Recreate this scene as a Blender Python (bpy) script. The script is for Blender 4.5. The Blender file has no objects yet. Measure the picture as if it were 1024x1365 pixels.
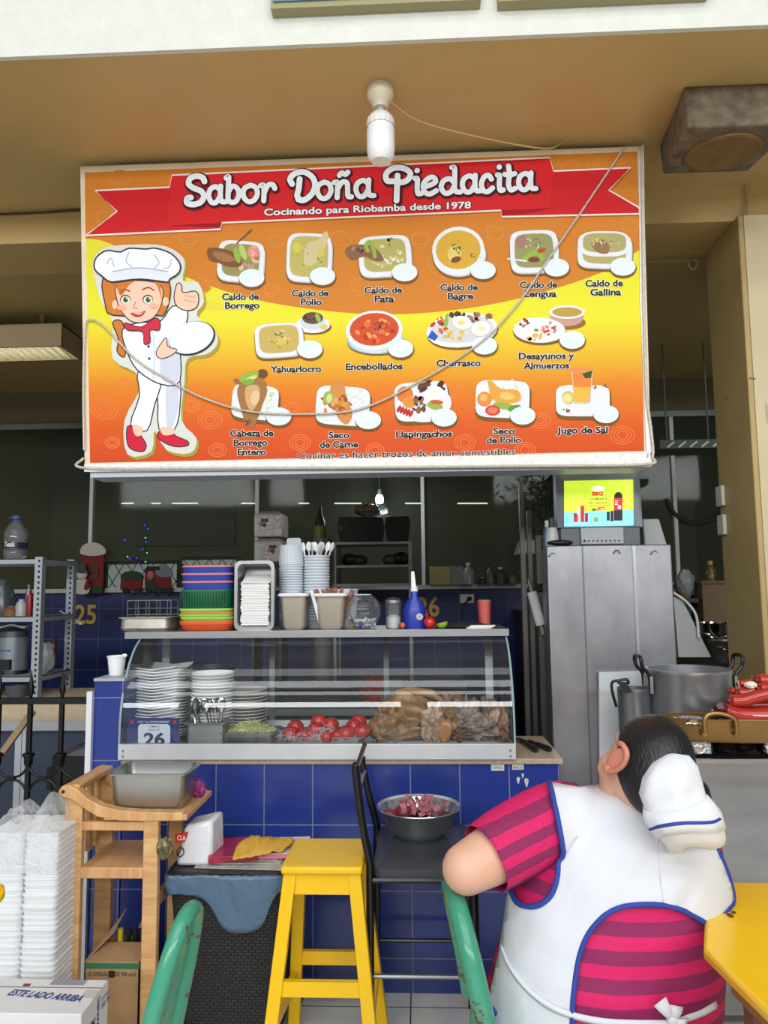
import bpy, bmesh, math, random
from mathutils import Vector, Matrix, noise
from mathutils.bvhtree import BVHTree
from mathutils.geometry import delaunay_2d_cdt
S = bpy.context.scene
COL = S.collection
RND = random.Random(7)
PI = math.pi
R = math.radians
# ------------------------------------------------------------------ camera, world, lights, exposure
F = 1000.0                                    # focal length in pixels of the 1024 x 1365 frame
CAM_LOC = Vector((0.0, -3.12, 1.575))
CAM_ROT = Matrix.Rotation(R(2.5), 3, 'Z') @ Matrix.Rotation(R(90 + 5.9), 3, 'X') @ Matrix.Rotation(R(-0.6), 3, 'Z')
cam = bpy.data.cameras.new('camera')
cam.sensor_fit = 'VERTICAL'
cam.sensor_height = 36.0
cam.lens = F / 1365.0 * 36.0
cam.clip_start = 0.05
cam_ob = bpy.data.objects.new('camera', cam)
COL.objects.link(cam_ob)
cam_ob.matrix_world = Matrix.Translation(CAM_LOC) @ CAM_ROT.to_4x4()
S.camera = cam_ob
S.view_settings.view_transform = 'Standard'
S.view_settings.look = 'None'
S.view_settings.gamma = 1.0
S.view_settings.use_curve_mapping = False
S.view_settings.exposure = 0.10
world = bpy.data.worlds.new('hall_daylight')
S.world = world
world.use_nodes = True
world.node_tree.nodes['Background'].inputs[0].default_value = (0.82, 0.92, 1.0, 1)
world.node_tree.nodes['Background'].inputs[1].default_value = 0.26
def area(name, loc, target, sx, sy, power, col=(1, 0.98, 0.95)):
    l = bpy.data.lights.new(name, 'AREA')
    l.shape = 'RECTANGLE'
    l.size, l.size_y = sx, sy
    l.energy = power
    l.color = col
    o = bpy.data.objects.new(name, l)
    COL.objects.link(o)
    o.location = loc
    d = Vector(target) - Vector(loc)
    o.rotation_euler = d.to_track_quat('-Z', 'Y').to_euler()
    return o
# skylights in the market-hall roof behind the photographer, and the high window band of the far wall
for k, y in enumerate((-3.3, -5.4, -7.8)):
    area('skylight', (0.4, y, 5.85), (0.4, y + (0.3, 0.9, 0.6)[k], 0), 9.0, 1.1, (80, 170, 170)[k], (0.97, 0.99, 1.0))
for k in range(4):
    area('window_daylight', (-6.4 + 4.2 * k, -10.8, 4.5), (-6.4 + 4.2 * k, 0, 2.4), 3.7, 1.1, 190, (0.95, 0.98, 1.0))
# ------------------------------------------------------------------ helpers
def W(px, py, Y=None, Z=None, X=None):
    """the place in the world seen at a pixel, on a plane of constant Y, Z or X"""
    d = CAM_ROT @ Vector(((px - 512.0) / F, -(py - 682.5) / F, -1.0))
    if Y is not None:
        t = (Y - CAM_LOC.y) / d.y
    elif Z is not None:
        t = (Z - CAM_LOC.z) / d.z
    else:
        t = (X - CAM_LOC.x) / d.x
    return CAM_LOC + d * t
def catmull(pts, n=6, closed=False):
    pts = [Vector(p) for p in pts]
    out = []
    m = len(pts)
    rng = m if closed else m - 1
    for i in range(rng):
        if closed:
            a, b, c, d = pts[(i - 1) % m], pts[i], pts[(i + 1) % m], pts[(i + 2) % m]
        else:
            b, c = pts[i], pts[i + 1]
            a = pts[i - 1] if i else b * 2 - c
            d = pts[i + 2] if i + 2 < m else c * 2 - b
        for k in range(n):
            t = k / n
            out.append(0.5 * ((2 * b) + (c - a) * t + (2 * a - 5 * b + 4 * c - d) * t * t + (3 * b - a - 3 * c + d) * t ** 3))
    if not closed:
        out.append(pts[-1].copy())
    return out
class MB:
    """collects geometry, then builds it as ONE mesh object"""
    def __init__(self):
        self.v, self.f, self.mi = [], [], []
        self.cur = 0
    def add(self, vs, fs, m=None):
        b = len(self.v)
        for p in vs:
            p = Vector(p)
            self.v.append(m @ p if m is not None else p)
        for f in fs:
            self.f.append([b + i for i in f])
            self.mi.append(self.cur)
        return self
    def box(self, c, s, m=None):
        x, y, z = (k / 2 for k in s)
        vs = [Vector(c) + Vector((sx * x, sy * y, sz * z)) for sx in (-1, 1) for sy in (-1, 1) for sz in (-1, 1)]
        return self.add(vs, [(0, 1, 3, 2), (4, 6, 7, 5), (0, 4, 5, 1), (2, 3, 7, 6), (0, 2, 6, 4), (1, 5, 7, 3)], m)
    def box2(self, a, b, m=None):
        a, b = Vector(a), Vector(b)
        return self.box((a + b) / 2, (abs(b.x - a.x), abs(b.y - a.y), abs(b.z - a.z)), m)
    def hexa(self, bot, top, m=None):
        """4 bottom and 4 top corners in the same turning order"""
        return self.add(list(bot) + list(top), [(3, 2, 1, 0), (4, 5, 6, 7), (0, 1, 5, 4), (1, 2, 6, 5), (2, 3, 7, 6), (3, 0, 4, 7)], m)
    def bar(self, p0, p1, w, h, up=(0, 0, 1)):
        """rectangular bar from p0 to p1"""
        p0, p1 = Vector(p0), Vector(p1)
        d = (p1 - p0).normalized()
        s = d.cross(Vector(up))
        if s.length < 1e-4:
            s = d.cross(Vector((0, 1, 0)))
        s.normalize()
        u = s.cross(d).normalized()
        s, u = s * w / 2, u * h / 2
        return self.hexa([p0 - s - u, p0 + s - u, p0 + s + u, p0 - s + u], [p1 - s - u, p1 + s - u, p1 + s + u, p1 - s + u])
    def tube(self, pts, r, n=10, closed=False, cap=True):
        pts = [Vector(p) for p in pts]
        m = len(pts)
        rs = r if isinstance(r, (list, tuple)) else [r] * m
        rings = []
        prev = None
        for i, p in enumerate(pts):
            if closed:
                t = (pts[(i + 1) % m] - pts[i - 1]).normalized()
            else:
                t = (pts[min(i + 1, m - 1)] - pts[max(i - 1, 0)]).normalized()
            if prev is None:
                a = Vector((0, 0, 1)) if abs(t.z) < 0.9 else Vector((1, 0, 0))
                u = t.cross(a).normalized()
            else:
                u = prev - t * prev.dot(t)
                u = u.normalized() if u.length > 1e-6 else t.orthogonal().normalized()
            prev = u
            w = t.cross(u)
            rings.append([p + (u * math.cos(2 * PI * k / n) + w * math.sin(2 * PI * k / n)) * rs[i] for k in range(n)])
        vs = [q for ring in rings for q in ring]
        fs = []
        for i in range(m if closed else m - 1):
            j = (i + 1) % m
            for k in range(n):
                k2 = (k + 1) % n
                fs.append((i * n + k, i * n + k2, j * n + k2, j * n + k))
        if cap and not closed:
            fs.append(tuple(range(n))[::-1])
            fs.append(tuple((m - 1) * n + k for k in range(n)))
        return self.add(vs, fs)
    def cyl(self, p0, p1, r0, r1=None, n=20):
        return self.tube([p0, p1], [r0, r0 if r1 is None else r1], n)
    def lathe(self, prof, n=32, c=(0, 0, 0), m=None, sx=1, sy=1):
        vs, fs = [], []
        for r, z in prof:
            for k in range(n):
                a = 2 * PI * k / n
                vs.append(Vector(c) + Vector((math.cos(a) * r * sx, math.sin(a) * r * sy, z)))
        for i in range(len(prof) - 1):
            for k in range(n):
                k2 = (k + 1) % n
                fs.append((i * n + k, i * n + k2, (i + 1) * n + k2, (i + 1) * n + k))
        if prof[0][0] > 1e-5:
            fs.append(tuple(range(n))[::-1])
        if prof[-1][0] > 1e-5:
            fs.append(tuple((len(prof) - 1) * n + k for k in range(n)))
        return self.add(vs, fs, m)
    def ell(self, c, r, n=20, k=12, m=None, bump=0, bf=3.0, seed=0):
        r = (r, r, r) if isinstance(r, (int, float)) else r
        vs, fs = [], []
        for i in range(k + 1):
            a = PI * i / k
            for j in range(n):
                b = 2 * PI * j / n
                q = Vector((math.sin(a) * math.cos(b), math.sin(a) * math.sin(b), math.cos(a)))
                e = 1 + (bump * noise.noise(q * bf + Vector((seed * 3.7, seed * 1.3, 0))) if bump else 0)
                vs.append(Vector(c) + Vector((q.x * r[0] * e, q.y * r[1] * e, q.z * r[2] * e)))
        for i in range(k):
            for j in range(n):
                j2 = (j + 1) % n
                fs.append((i * n + j, (i + 1) * n + j, (i + 1) * n + j2, i * n + j2))
        return self.add(vs, fs, m)
    def prism(self, poly, a, b):
        """poly: list of 3D points (flat), swept by vectors a -> b"""
        n = len(poly)
        a, b = Vector(a), Vector(b)
        vs = [Vector(p) + a for p in poly] + [Vector(p) + b for p in poly]
        fs = [tuple(range(n))[::-1], tuple(range(n, 2 * n))] + [(i, (i + 1) % n, n + (i + 1) % n, n + i) for i in range(n)]
        return self.add(vs, fs)
    def grid(self, rows, closed_u=False):
        nu = len(rows[0])
        vs = [p for r in rows for p in r]
        fs = []
        for i in range(len(rows) - 1):
            for j in range(nu if closed_u else nu - 1):
                j2 = (j + 1) % nu
                fs.append((i * nu + j, i * nu + j2, (i + 1) * nu + j2, (i + 1) * nu + j))
        return self.add(vs, fs)
    def flat(self, pts):
        return self.add(pts, [tuple(range(len(pts)))])
    def mesh(self, name, mats, smooth=40):
        me = bpy.data.meshes.new(name)
        me.from_pydata([tuple(p) for p in self.v], [], self.f)
        mats = mats if isinstance(mats, (list, tuple)) else [mats]
        for k in mats:
            me.materials.append(k)
        me.polygons.foreach_set('material_index', self.mi)
        bm = bmesh.new()
        bm.from_mesh(me)
        bmesh.ops.recalc_face_normals(bm, faces=bm.faces)
        bm.to_mesh(me)
        bm.free()
        if smooth:
            me.polygons.foreach_set('use_smooth', [True] * len(me.polygons))
            me.set_sharp_from_angle(angle=R(smooth))
        me.update()
        return me
    def build(self, name, mats, parent=None, label=None, cat=None, group=None, kind=None, smooth=40, bevel=0, solid=0, sub=0, local=False, loc=None, raw=False):
        """world coordinates unless local; a top-level mesh gets its origin at its base centre"""
        if not local:
            if parent is not None:
                inv, up = parent.matrix_basis.copy(), parent.parent
                while up is not None:
                    inv, up = up.matrix_basis @ inv, up.parent
                inv.invert()
                self.v = [inv @ p for p in self.v]
            else:
                lo = [min(p[i] for p in self.v) for i in range(3)]
                hi = [max(p[i] for p in self.v) for i in range(3)]
                loc = Vector(((lo[0] + hi[0]) / 2, (lo[1] + hi[1]) / 2, lo[2]))
                self.v = [p - loc for p in self.v]
        me = self.mesh(name, mats, smooth) if not raw else self.mesh(name, mats, 0)
        o = bpy.data.objects.new(name, me)
        COL.objects.link(o)
        if parent is not None:
            o.parent = parent
        if loc is not None:
            o.location = loc
        if sub:
            md = o.modifiers.new('subdivision', 'SUBSURF'); md.levels = sub; md.render_levels = sub
        if solid:
            md = o.modifiers.new('thickness', 'SOLIDIFY'); md.thickness = solid; md.offset = 0
        if bevel:
            md = o.modifiers.new('bevel', 'BEVEL'); md.width = bevel; md.segments = 2; md.limit_method = 'ANGLE'; md.angle_limit = R(40)
        tag(o, label, cat, group, kind)
        return o
def tag(o, label=None, cat=None, group=None, kind=None):
    if label: o['label'] = label
    if cat: o['category'] = cat
    if group: o['group'] = group
    if kind: o['kind'] = kind
    return o
def thing(name, label, cat, loc=(0, 0, 0), rz=0, group=None):
    o = bpy.data.objects.new(name, None)
    o.empty_display_size = 0.05
    COL.objects.link(o)
    o.location = loc
    o.rotation_euler = (0, 0, rz)
    o.matrix_basis = Matrix.Translation(Vector(loc)) @ Matrix.Rotation(rz, 4, 'Z')
    return tag(o, label, cat, group)
KIDS = {}
def copy_tree(src, loc, rz=0, label=None, group=None, scale=None):
    r = src.copy()
    COL.objects.link(r)
    r.location = loc
    r.rotation_euler = (src.rotation_euler.x, src.rotation_euler.y, rz)
    if scale: r.scale = scale
    if label: r['label'] = label
    if group: r['group'] = group
    for ch in [o for o in list(COL.objects) if o.parent is src]:
        c = ch.copy(); COL.objects.link(c); c.parent = r
        for g in [o for o in list(COL.objects) if o.parent is ch]:
            e = g.copy(); COL.objects.link(e); e.parent = c
    return r
ORD = ('bottom', 'second', 'third', 'fourth', 'fifth', 'sixth', 'seventh', 'eighth', 'ninth', 'tenth', 'eleventh', 'twelfth', 'thirteenth',
       'fourteenth', 'fifteenth', 'sixteenth', 'seventeenth', 'eighteenth', 'nineteenth', 'twentieth', 'twenty-first', 'twenty-second',
       'twenty-third', 'twenty-fourth', 'twenty-fifth', 'twenty-sixth', 'twenty-seventh', 'twenty-eighth', 'twenty-ninth', 'thirtieth')
# ------------------------------------------------------------------ materials
def srgb(c):
    return tuple(((k / 255) / 12.92 if k / 255 <= 0.04045 else ((k / 255 + 0.055) / 1.055) ** 2.4) for k in c) + (1,)
MATS = {}
def mat(name, col, rough=0.5, metal=0.0, var=0.0, scale=8.0, bump=0.0, bscale=60.0, spec=0.5, stretch=None, col2=None, coat=0.0, sss=0.0, alpha=1.0, trans=0.0):
    if name in MATS: return MATS[name]
    m = bpy.data.materials.new(name)
    m.use_nodes = True
    nt = m.node_tree
    b = nt.nodes['Principled BSDF']
    c = srgb(col)
    b.inputs['Base Color'].default_value = c
    b.inputs['Roughness'].default_value = rough
    b.inputs['Metallic'].default_value = metal
    b.inputs['Specular IOR Level'].default_value = spec
    if coat: b.inputs['Coat Weight'].default_value = coat
    if sss:
        b.inputs['Subsurface Weight'].default_value = sss
        b.inputs['Subsurface Radius'].default_value = (0.02, 0.008, 0.004)
    if trans: b.inputs['Transmission Weight'].default_value = trans
    if alpha < 1: b.inputs['Alpha'].default_value = alpha
    if var or bump or col2:
        tc = nt.nodes.new('ShaderNodeTexCoord')
        mp = nt.nodes.new('ShaderNodeMapping')
        nt.links.new(tc.outputs['Object'], mp.inputs[0])
        if stretch: mp.inputs['Scale'].default_value = stretch
        if var or col2:
            n = nt.nodes.new('ShaderNodeTexNoise')
            n.inputs['Scale'].default_value = scale
            n.inputs['Detail'].default_value = 5
            n.inputs['Roughness'].default_value = 0.6
            nt.links.new(mp.outputs[0], n.inputs['Vector'])
            r = nt.nodes.new('ShaderNodeValToRGB')
            r.color_ramp.elements[0].position = 0.3
            r.color_ramp.elements[1].position = 0.7
            if col2:
                r.color_ramp.elements[0].color = srgb(col2)
                r.color_ramp.elements[1].color = c
            else:
                r.color_ramp.elements[0].color = tuple(k * (1 - var) for k in c[:3]) + (1,)
                r.color_ramp.elements[1].color = tuple(min(1, k * (1 + var * 0.6)) for k in c[:3]) + (1,)
            nt.links.new(n.outputs['Fac'], r.inputs['Fac'])
            nt.links.new(r.outputs['Color'], b.inputs['Base Color'])
        if bump:
            n2 = nt.nodes.new('ShaderNodeTexNoise')
            n2.inputs['Scale'].default_value = bscale
            n2.inputs['Detail'].default_value = 4
            nt.links.new(mp.outputs[0], n2.inputs['Vector'])
            bp = nt.nodes.new('ShaderNodeBump')
            bp.inputs['Strength'].default_value = bump
            bp.inputs['Distance'].default_value = 0.01
            nt.links.new(n2.outputs['Fac'], bp.inputs['Height'])
            nt.links.new(bp.outputs['Normal'], b.inputs['Normal'])
    MATS[name] = m
    return m
def tile_mat(name, col, grout, w, h, org, axis='XZ', rough=0.25, var=0.12, mortar=0.004, offset=0.0, bumpk=0.4):
    """rectangular glazed tiles laid from the world point org"""
    m = bpy.data.materials.new(name)
    m.use_nodes = True
    nt = m.node_tree
    b = nt.nodes['Principled BSDF']
    b.inputs['Roughness'].default_value = rough
    g = nt.nodes.new('ShaderNodeNewGeometry')
    sp = nt.nodes.new('ShaderNodeSeparateXYZ')
    nt.links.new(g.outputs['Position'], sp.inputs[0])
    cb = nt.nodes.new('ShaderNodeCombineXYZ')
    nt.links.new(sp.outputs['XYZ'.index(axis[0])], cb.inputs[0])
    nt.links.new(sp.outputs['XYZ'.index(axis[1])], cb.inputs[1])
    mp = nt.nodes.new('ShaderNodeMapping')
    o = Vector(org)
    mp.inputs['Location'].default_value = (-o['XYZ'.index(axis[0])] + 40 * w, -o['XYZ'.index(axis[1])] + 40 * h, 0)
    nt.links.new(cb.outputs[0], mp.inputs[0])
    br = nt.nodes.new('ShaderNodeTexBrick')
    br.offset = offset
    br.inputs['Scale'].default_value = 1
    br.inputs['Brick Width'].default_value = w
    br.inputs['Row Height'].default_value = h
    br.inputs['Mortar Size'].default_value = mortar / 2
    br.inputs['Mortar Smooth'].default_value = 0.2
    c = srgb(col)
    br.inputs['Color1'].default_value = tuple(k * (1 - var) for k in c[:3]) + (1,)
    br.inputs['Color2'].default_value = tuple(k * (1 + var) for k in c[:3]) + (1,)
    br.inputs['Mortar'].default_value = srgb(grout)
    nt.links.new(mp.outputs[0], br.inputs['Vector'])
    nz = nt.nodes.new('ShaderNodeTexNoise')
    nz.inputs['Scale'].default_value = 9
    nz.inputs['Detail'].default_value = 6
    nt.links.new(g.outputs['Position'], nz.inputs['Vector'])
    mx = nt.nodes.new('ShaderNodeMix')
    mx.data_type = 'RGBA'; mx.blend_type = 'MULTIPLY'
    mx.inputs['Factor'].default_value = 0.35
    nt.links.new(br.outputs['Color'], mx.inputs[6])
    nt.links.new(nz.outputs['Color'], mx.inputs[7])
    hs = nt.nodes.new('ShaderNodeHueSaturation')
    hs.inputs['Value'].default_value = 1.18
    nt.links.new(mx.outputs[2], hs.inputs['Color'])
    nt.links.new(hs.outputs[0], b.inputs['Base Color'])
    bp = nt.nodes.new('ShaderNodeBump')
    bp.inputs['Strength'].default_value = bumpk
    bp.inputs['Distance'].default_value = 0.003
    bp.invert = True
    nt.links.new(br.outputs['Fac'], bp.inputs['Height'])
    nt.links.new(bp.outputs['Normal'], b.inputs['Normal'])
    MATS[name] = m
    return m
def wood_mat(name, c1, c2, stretch=(40, 3, 3), rough=0.45):
    m = bpy.data.materials.new(name)
    m.use_nodes = True
    nt = m.node_tree
    b = nt.nodes['Principled BSDF']
    b.inputs['Roughness'].default_value = rough
    tc = nt.nodes.new('ShaderNodeTexCoord')
    mp = nt.nodes.new('ShaderNodeMapping')
    mp.inputs['Scale'].default_value = stretch
    nt.links.new(tc.outputs['Object'], mp.inputs[0])
    n = nt.nodes.new('ShaderNodeTexNoise')
    n.inputs['Scale'].default_value = 1.6
    n.inputs['Detail'].default_value = 8
    n.inputs['Distortion'].default_value = 0.6
    nt.links.new(mp.outputs[0], n.inputs['Vector'])
    r = nt.nodes.new('ShaderNodeValToRGB')
    r.color_ramp.elements[0].position = 0.32; r.color_ramp.elements[0].color = srgb(c2)
    r.color_ramp.elements[1].position = 0.66; r.color_ramp.elements[1].color = srgb(c1)
    nt.links.new(n.outputs['Fac'], r.inputs['Fac'])
    nt.links.new(r.outputs['Color'], b.inputs['Base Color'])
    MATS[name] = m
    return m
def chipped_mat(name, paint, under, rough=0.3, amount=0.36, scale=14, metal=0.0):
    """paint with worn chips"""
    m = bpy.data.materials.new(name)
    m.use_nodes = True
    nt = m.node_tree
    b = nt.nodes['Principled BSDF']
    b.inputs['Roughness'].default_value = rough
    b.inputs['Metallic'].default_value = metal
    tc = nt.nodes.new('ShaderNodeTexCoord')
    n = nt.nodes.new('ShaderNodeTexNoise')
    n.inputs['Scale'].default_value = scale
    n.inputs['Detail'].default_value = 7
    n.inputs['Roughness'].default_value = 0.7
    nt.links.new(tc.outputs['Object'], n.inputs['Vector'])
    r = nt.nodes.new('ShaderNodeValToRGB')
    r.color_ramp.interpolation = 'CONSTANT'
    r.color_ramp.elements[0].position = 0.0; r.color_ramp.elements[0].color = srgb(under)
    r.color_ramp.elements[1].position = amount; r.color_ramp.elements[1].color = srgb(paint)
    nt.links.new(n.outputs['Fac'], r.inputs['Fac'])
    nt.links.new(r.outputs['Color'], b.inputs['Base Color'])
    MATS[name] = m
    return m
def glass_mat(name, tint=(1, 1, 1), refl=1.0, rough=0.0, haze=0.0, hazecol=(1, 1, 1)):
    """thin clear sheet: see-through plus the reflection of its surface, and a film of dirt"""
    m = bpy.data.materials.new(name)
    m.use_nodes = True
    nt = m.node_tree
    nt.nodes.remove(nt.nodes['Principled BSDF'])
    out = nt.nodes['Material Output']
    t = nt.nodes.new('ShaderNodeBsdfTransparent')
    t.inputs[0].default_value = tuple(tint) + (1,)
    gl = nt.nodes.new('ShaderNodeBsdfGlossy')
    gl.inputs['Roughness'].default_value = rough
    fr = nt.nodes.new('ShaderNodeFresnel')
    fr.inputs['IOR'].default_value = 1.5
    ml = nt.nodes.new('ShaderNodeMath'); ml.operation = 'MULTIPLY'; ml.inputs[1].default_value = refl
    ml.use_clamp = True
    nt.links.new(fr.outputs[0], ml.inputs[0])
    mx = nt.nodes.new('ShaderNodeMixShader')
    nt.links.new(ml.outputs[0], mx.inputs[0])
    last = t
    if haze:
        df = nt.nodes.new('ShaderNodeBsdfDiffuse')
        df.inputs[0].default_value = tuple(hazecol) + (1,)
        hz = nt.nodes.new('ShaderNodeMixShader')
        hz.inputs[0].default_value = haze
        nt.links.new(t.outputs[0], hz.inputs[1]); nt.links.new(df.outputs[0], hz.inputs[2])
        last = hz
    nt.links.new(last.outputs[0], mx.inputs[1])
    nt.links.new(gl.outputs[0], mx.inputs[2])
    nt.links.new(mx.outputs[0], out.inputs['Surface'])
    MATS[name] = m
    return m
def glow_mat(name, col, power):
    m = bpy.data.materials.new(name)
    m.use_nodes = True
    b = m.node_tree.nodes['Principled BSDF']
    b.inputs['Base Color'].default_value = srgb(col)
    b.inputs['Emission Color'].default_value = srgb(col)
    b.inputs['Emission Strength'].default_value = power
    MATS[name] = m
    return m
STEEL = mat('brushed_steel', (178, 178, 180), 0.32, 0.95, var=0.10, scale=6, stretch=(1, 1, 30))
STEELD = mat('dull_steel', (150, 150, 150), 0.42, 0.85, var=0.12, scale=8)
CHROME = mat('polished_steel', (205, 205, 205), 0.12, 1.0)
ALU = mat('aluminium_profile', (205, 208, 212), 0.4, 0.55)
ALUDARK = mat('grey_aluminium', (120, 124, 128), 0.45, 0.6)
WHITEP = mat('white_plastic', (235, 236, 238), 0.4)
WHITE = mat('white_paint', (232, 231, 226), 0.6, var=0.05)
BLACKP = mat('black_plastic', (22, 22, 24), 0.4)
BLACKM = mat('black_painted_metal', (16, 16, 18), 0.3)
DARK = mat('dark_grey_plastic', (52, 54, 58), 0.5)
RED = mat('red_plastic', (190, 28, 30), 0.4)
FOAM = mat('white_foam', (240, 241, 243), 0.7)
CERAM = mat('white_glazed_ceramic', (249, 250, 250), 0.15, coat=0.3)
PAPER = mat('white_paper', (238, 238, 235), 0.8)
CARD = mat('brown_cardboard', (176, 138, 98), 0.85, var=0.12, scale=12)
GLASS = glass_mat('clear_glass', (0.97, 0.985, 0.98), 1.0)
def text_mesh(s, bold=0.0, shear=0.0, res=3):
    """outline of a line of text; capital letters 1 high, baseline on y=0: (verts2d, faces)"""
    cu = bpy.data.curves.new('t', 'FONT')
    cu.body = s
    cu.size = 1.0
    cu.offset = bold
    cu.shear = shear
    cu.resolution_u = res
    ob = bpy.data.objects.new('t', cu)
    COL.objects.link(ob)
    me = ob.to_mesh()
    vs = [(v.co.x, v.co.y) for v in me.vertices]
    fs = [tuple(p.vertices) for p in me.polygons]
    ob.to_mesh_clear()
    bpy.data.objects.remove(ob)
    bpy.data.curves.remove(cu)
    return vs, fs
CAP = 0.73
def put_text(mb, s, org, ux, uy, width, cap, bold=0.0, shear=0.0, align='c', lift=None):
    """lays text on a plane: org baseline point, ux/uy unit directions, sizes in metres"""
    vs, fs = text_mesh(s, bold, shear)
    if not vs: return
    x0, x1 = min(p[0] for p in vs), max(p[0] for p in vs)
    sx = width / max(1e-6, x1 - x0)
    sy = cap / CAP
    off = {'c': -0.5, 'l': 0.0, 'r': -1.0}[align] * width
    org, ux, uy = Vector(org), Vector(ux), Vector(uy)
    mb.add([org + ux * ((p[0] - x0) * sx + off) + uy * (p[1] * sy) + (lift or Vector((0, 0, 0))) for p in vs], fs)
# ------------------------------------------------------------------ the setting
ZS = 3.535                                     # soffit over the counter
def struct(name, mb, m, **k):
    return mb.build(name, m, kind='structure', **k)
TAN = mat('tan_gloss_paint', (194, 164, 108), 0.42, var=0.06, scale=3, bump=0.08, bscale=25)
TAN2 = mat('olive_tan_paint', (176, 152, 98), 0.5, var=0.08, scale=3, bump=0.06, bscale=20)
CREAM = mat('cream_column_front', (200, 186, 148), 0.5, var=0.05, scale=5)
FLOORM = tile_mat('pale_floor_tiles', (230, 228, 222), (70, 66, 60), 0.42, 0.42, (-0.05, -0.1, 0), 'XY', 0.25, 0.03, 0.006)
ORG = W(548, 1100, Y=0)
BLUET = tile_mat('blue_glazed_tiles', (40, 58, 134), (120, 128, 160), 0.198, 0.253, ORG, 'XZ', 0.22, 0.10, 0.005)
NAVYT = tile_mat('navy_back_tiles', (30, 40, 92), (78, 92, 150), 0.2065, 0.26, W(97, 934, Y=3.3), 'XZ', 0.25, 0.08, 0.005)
BLUETX = tile_mat('blue_side_tiles', (40, 54, 138), (120, 128, 160), 0.198, 0.253, ORG, 'YZ', 0.22, 0.10, 0.005)
struct('floor', MB().box2((-9, -11, -0.08), (9, 7, 0)), FLOORM)
FASC = mat('white_fascia_render', (212, 212, 203), 0.75, var=0.05, scale=14, bump=0.5, bscale=45)
struct('beam_fascia', MB().box2((-9, -0.62, ZS - 0.004), (9, -0.6, 6.0)), FASC)
struct('ceiling_soffit', MB().box2((-9, -0.6, ZS), (9, 0.48, ZS + 0.1)), TAN)
lm = MB()
lm.box2((-9, 0.48, 3.36), (9, 0.85, ZS + 0.1))
struct('beam_lintel', lm, TAN)
struct('ceiling_stall', MB().box2((-9, 0.85, 3.36), (9, 3.36, 3.46)), TAN2)
struct('column', MB().box2((1.575, 0.42, 0), (2.05, 0.83, 3.36)), TAN2, bevel=0.006)
struct('column_front', MB().box2((1.60, 0.413, 0), (2.05, 0.42, 3.355)), CREAM)  # thin facing makes the column's front paler than its side
HALL = mat('grey_hall_paint', (120, 118, 112), 0.8)
ROOFM = mat('dark_hall_roof', (92, 92, 90), 0.8)
struct('ceiling_hall', MB().box2((-9, -11.1, 6.0), (9, -0.5, 6.1)), ROOFM)
struct('wall_hall', MB().box2((-9, -11.1, 0), (9, -11.0, 6.0)), HALL)
SILL = W(130, 790, Y=3.3).z
WT = 3.05
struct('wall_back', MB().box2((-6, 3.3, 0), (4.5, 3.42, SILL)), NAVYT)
struct('trim_2', MB().box2((-6, 3.25, SILL), (4.5, 3.42, SILL + 0.035)), mat('white_sill', (178, 180, 176), 0.5))
struct('wall_upper', MB().box2((-6, 3.3, WT), (4.5, 3.42, 3.4)), mat('dim_olive_wall', (112, 104, 78), 0.7))
struct('trim_3', MB().box2((-6, 3.27, WT - 0.03), (4.5, 3.31, WT + 0.02)), ALUDARK)
PGL = glass_mat('dusty_partition_glass', (0.80, 0.83, 0.78), 0.16, 0.05, 0.05, (0.42, 0.43, 0.36))
xs = [-6.0, W(124, 700, Y=3.3).x, W(345, 700, Y=3.3).x, W(566, 690, Y=3.3).x, 2.2, 4.5]
for i in range(5):
    w = MB()
    w.box2((xs[i + 1] - 0.03, 3.28, SILL + 0.037), (xs[i + 1], 3.34, WT - .032))
    fr = struct('window_%d' % (i + 1), w, mat('white_window_profile', (214, 214, 210), 0.5))
    MB().box2((xs[i], 3.305, SILL + 0.04), (xs[i + 1] - 0.031, 3.311, WT - .032)).build('pane', PGL, fr)
PASS = mat('passage_wall_grey', (120, 120, 100), 0.85, var=0.06, scale=2)
struct('wall_passage', MB().box2((-8, 5.9, 0), (6, 6.0, 3.6)), PASS)
pw = MB()
pw.box2((W(180, 800, Y=5.85).x, 5.84, W(200, 728, Y=5.85).z), (W(312, 800, Y=5.85).x, 5.9, W(200, 672, Y=5.85).z))
struct('trim_4', pw, mat('dark_passage_board', (92, 98, 88), 0.6))
struct('ceiling_passage', MB().box2((-8, 3.42, 3.4), (6, 6.0, 3.5)), mat('passage_ceiling', (120, 112, 88), 0.8))
struct('added_wall_left', MB().box2((-4.6, 0.9, 0), (-4.5, 6.0, 3.4)), TAN2)  # wall added to keep ambient side light out of the stall
struct('added_wall_right', MB().box2((3.3, 0.9, 0), (3.4, 6.0, 3.4)), mat('dim_grey_green_wall', (120, 122, 106), 0.7, var=.06, scale=3))  # opposite wall, likewise added to block side light
PANEGLOW = glow_mat('pale_pane_glow', (178, 186, 186), 0.42)  # evenly glowing pale pane behind crossed bars
BARS = mat('dark_lattice_bars', (30, 32, 32), 0.6)
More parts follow.
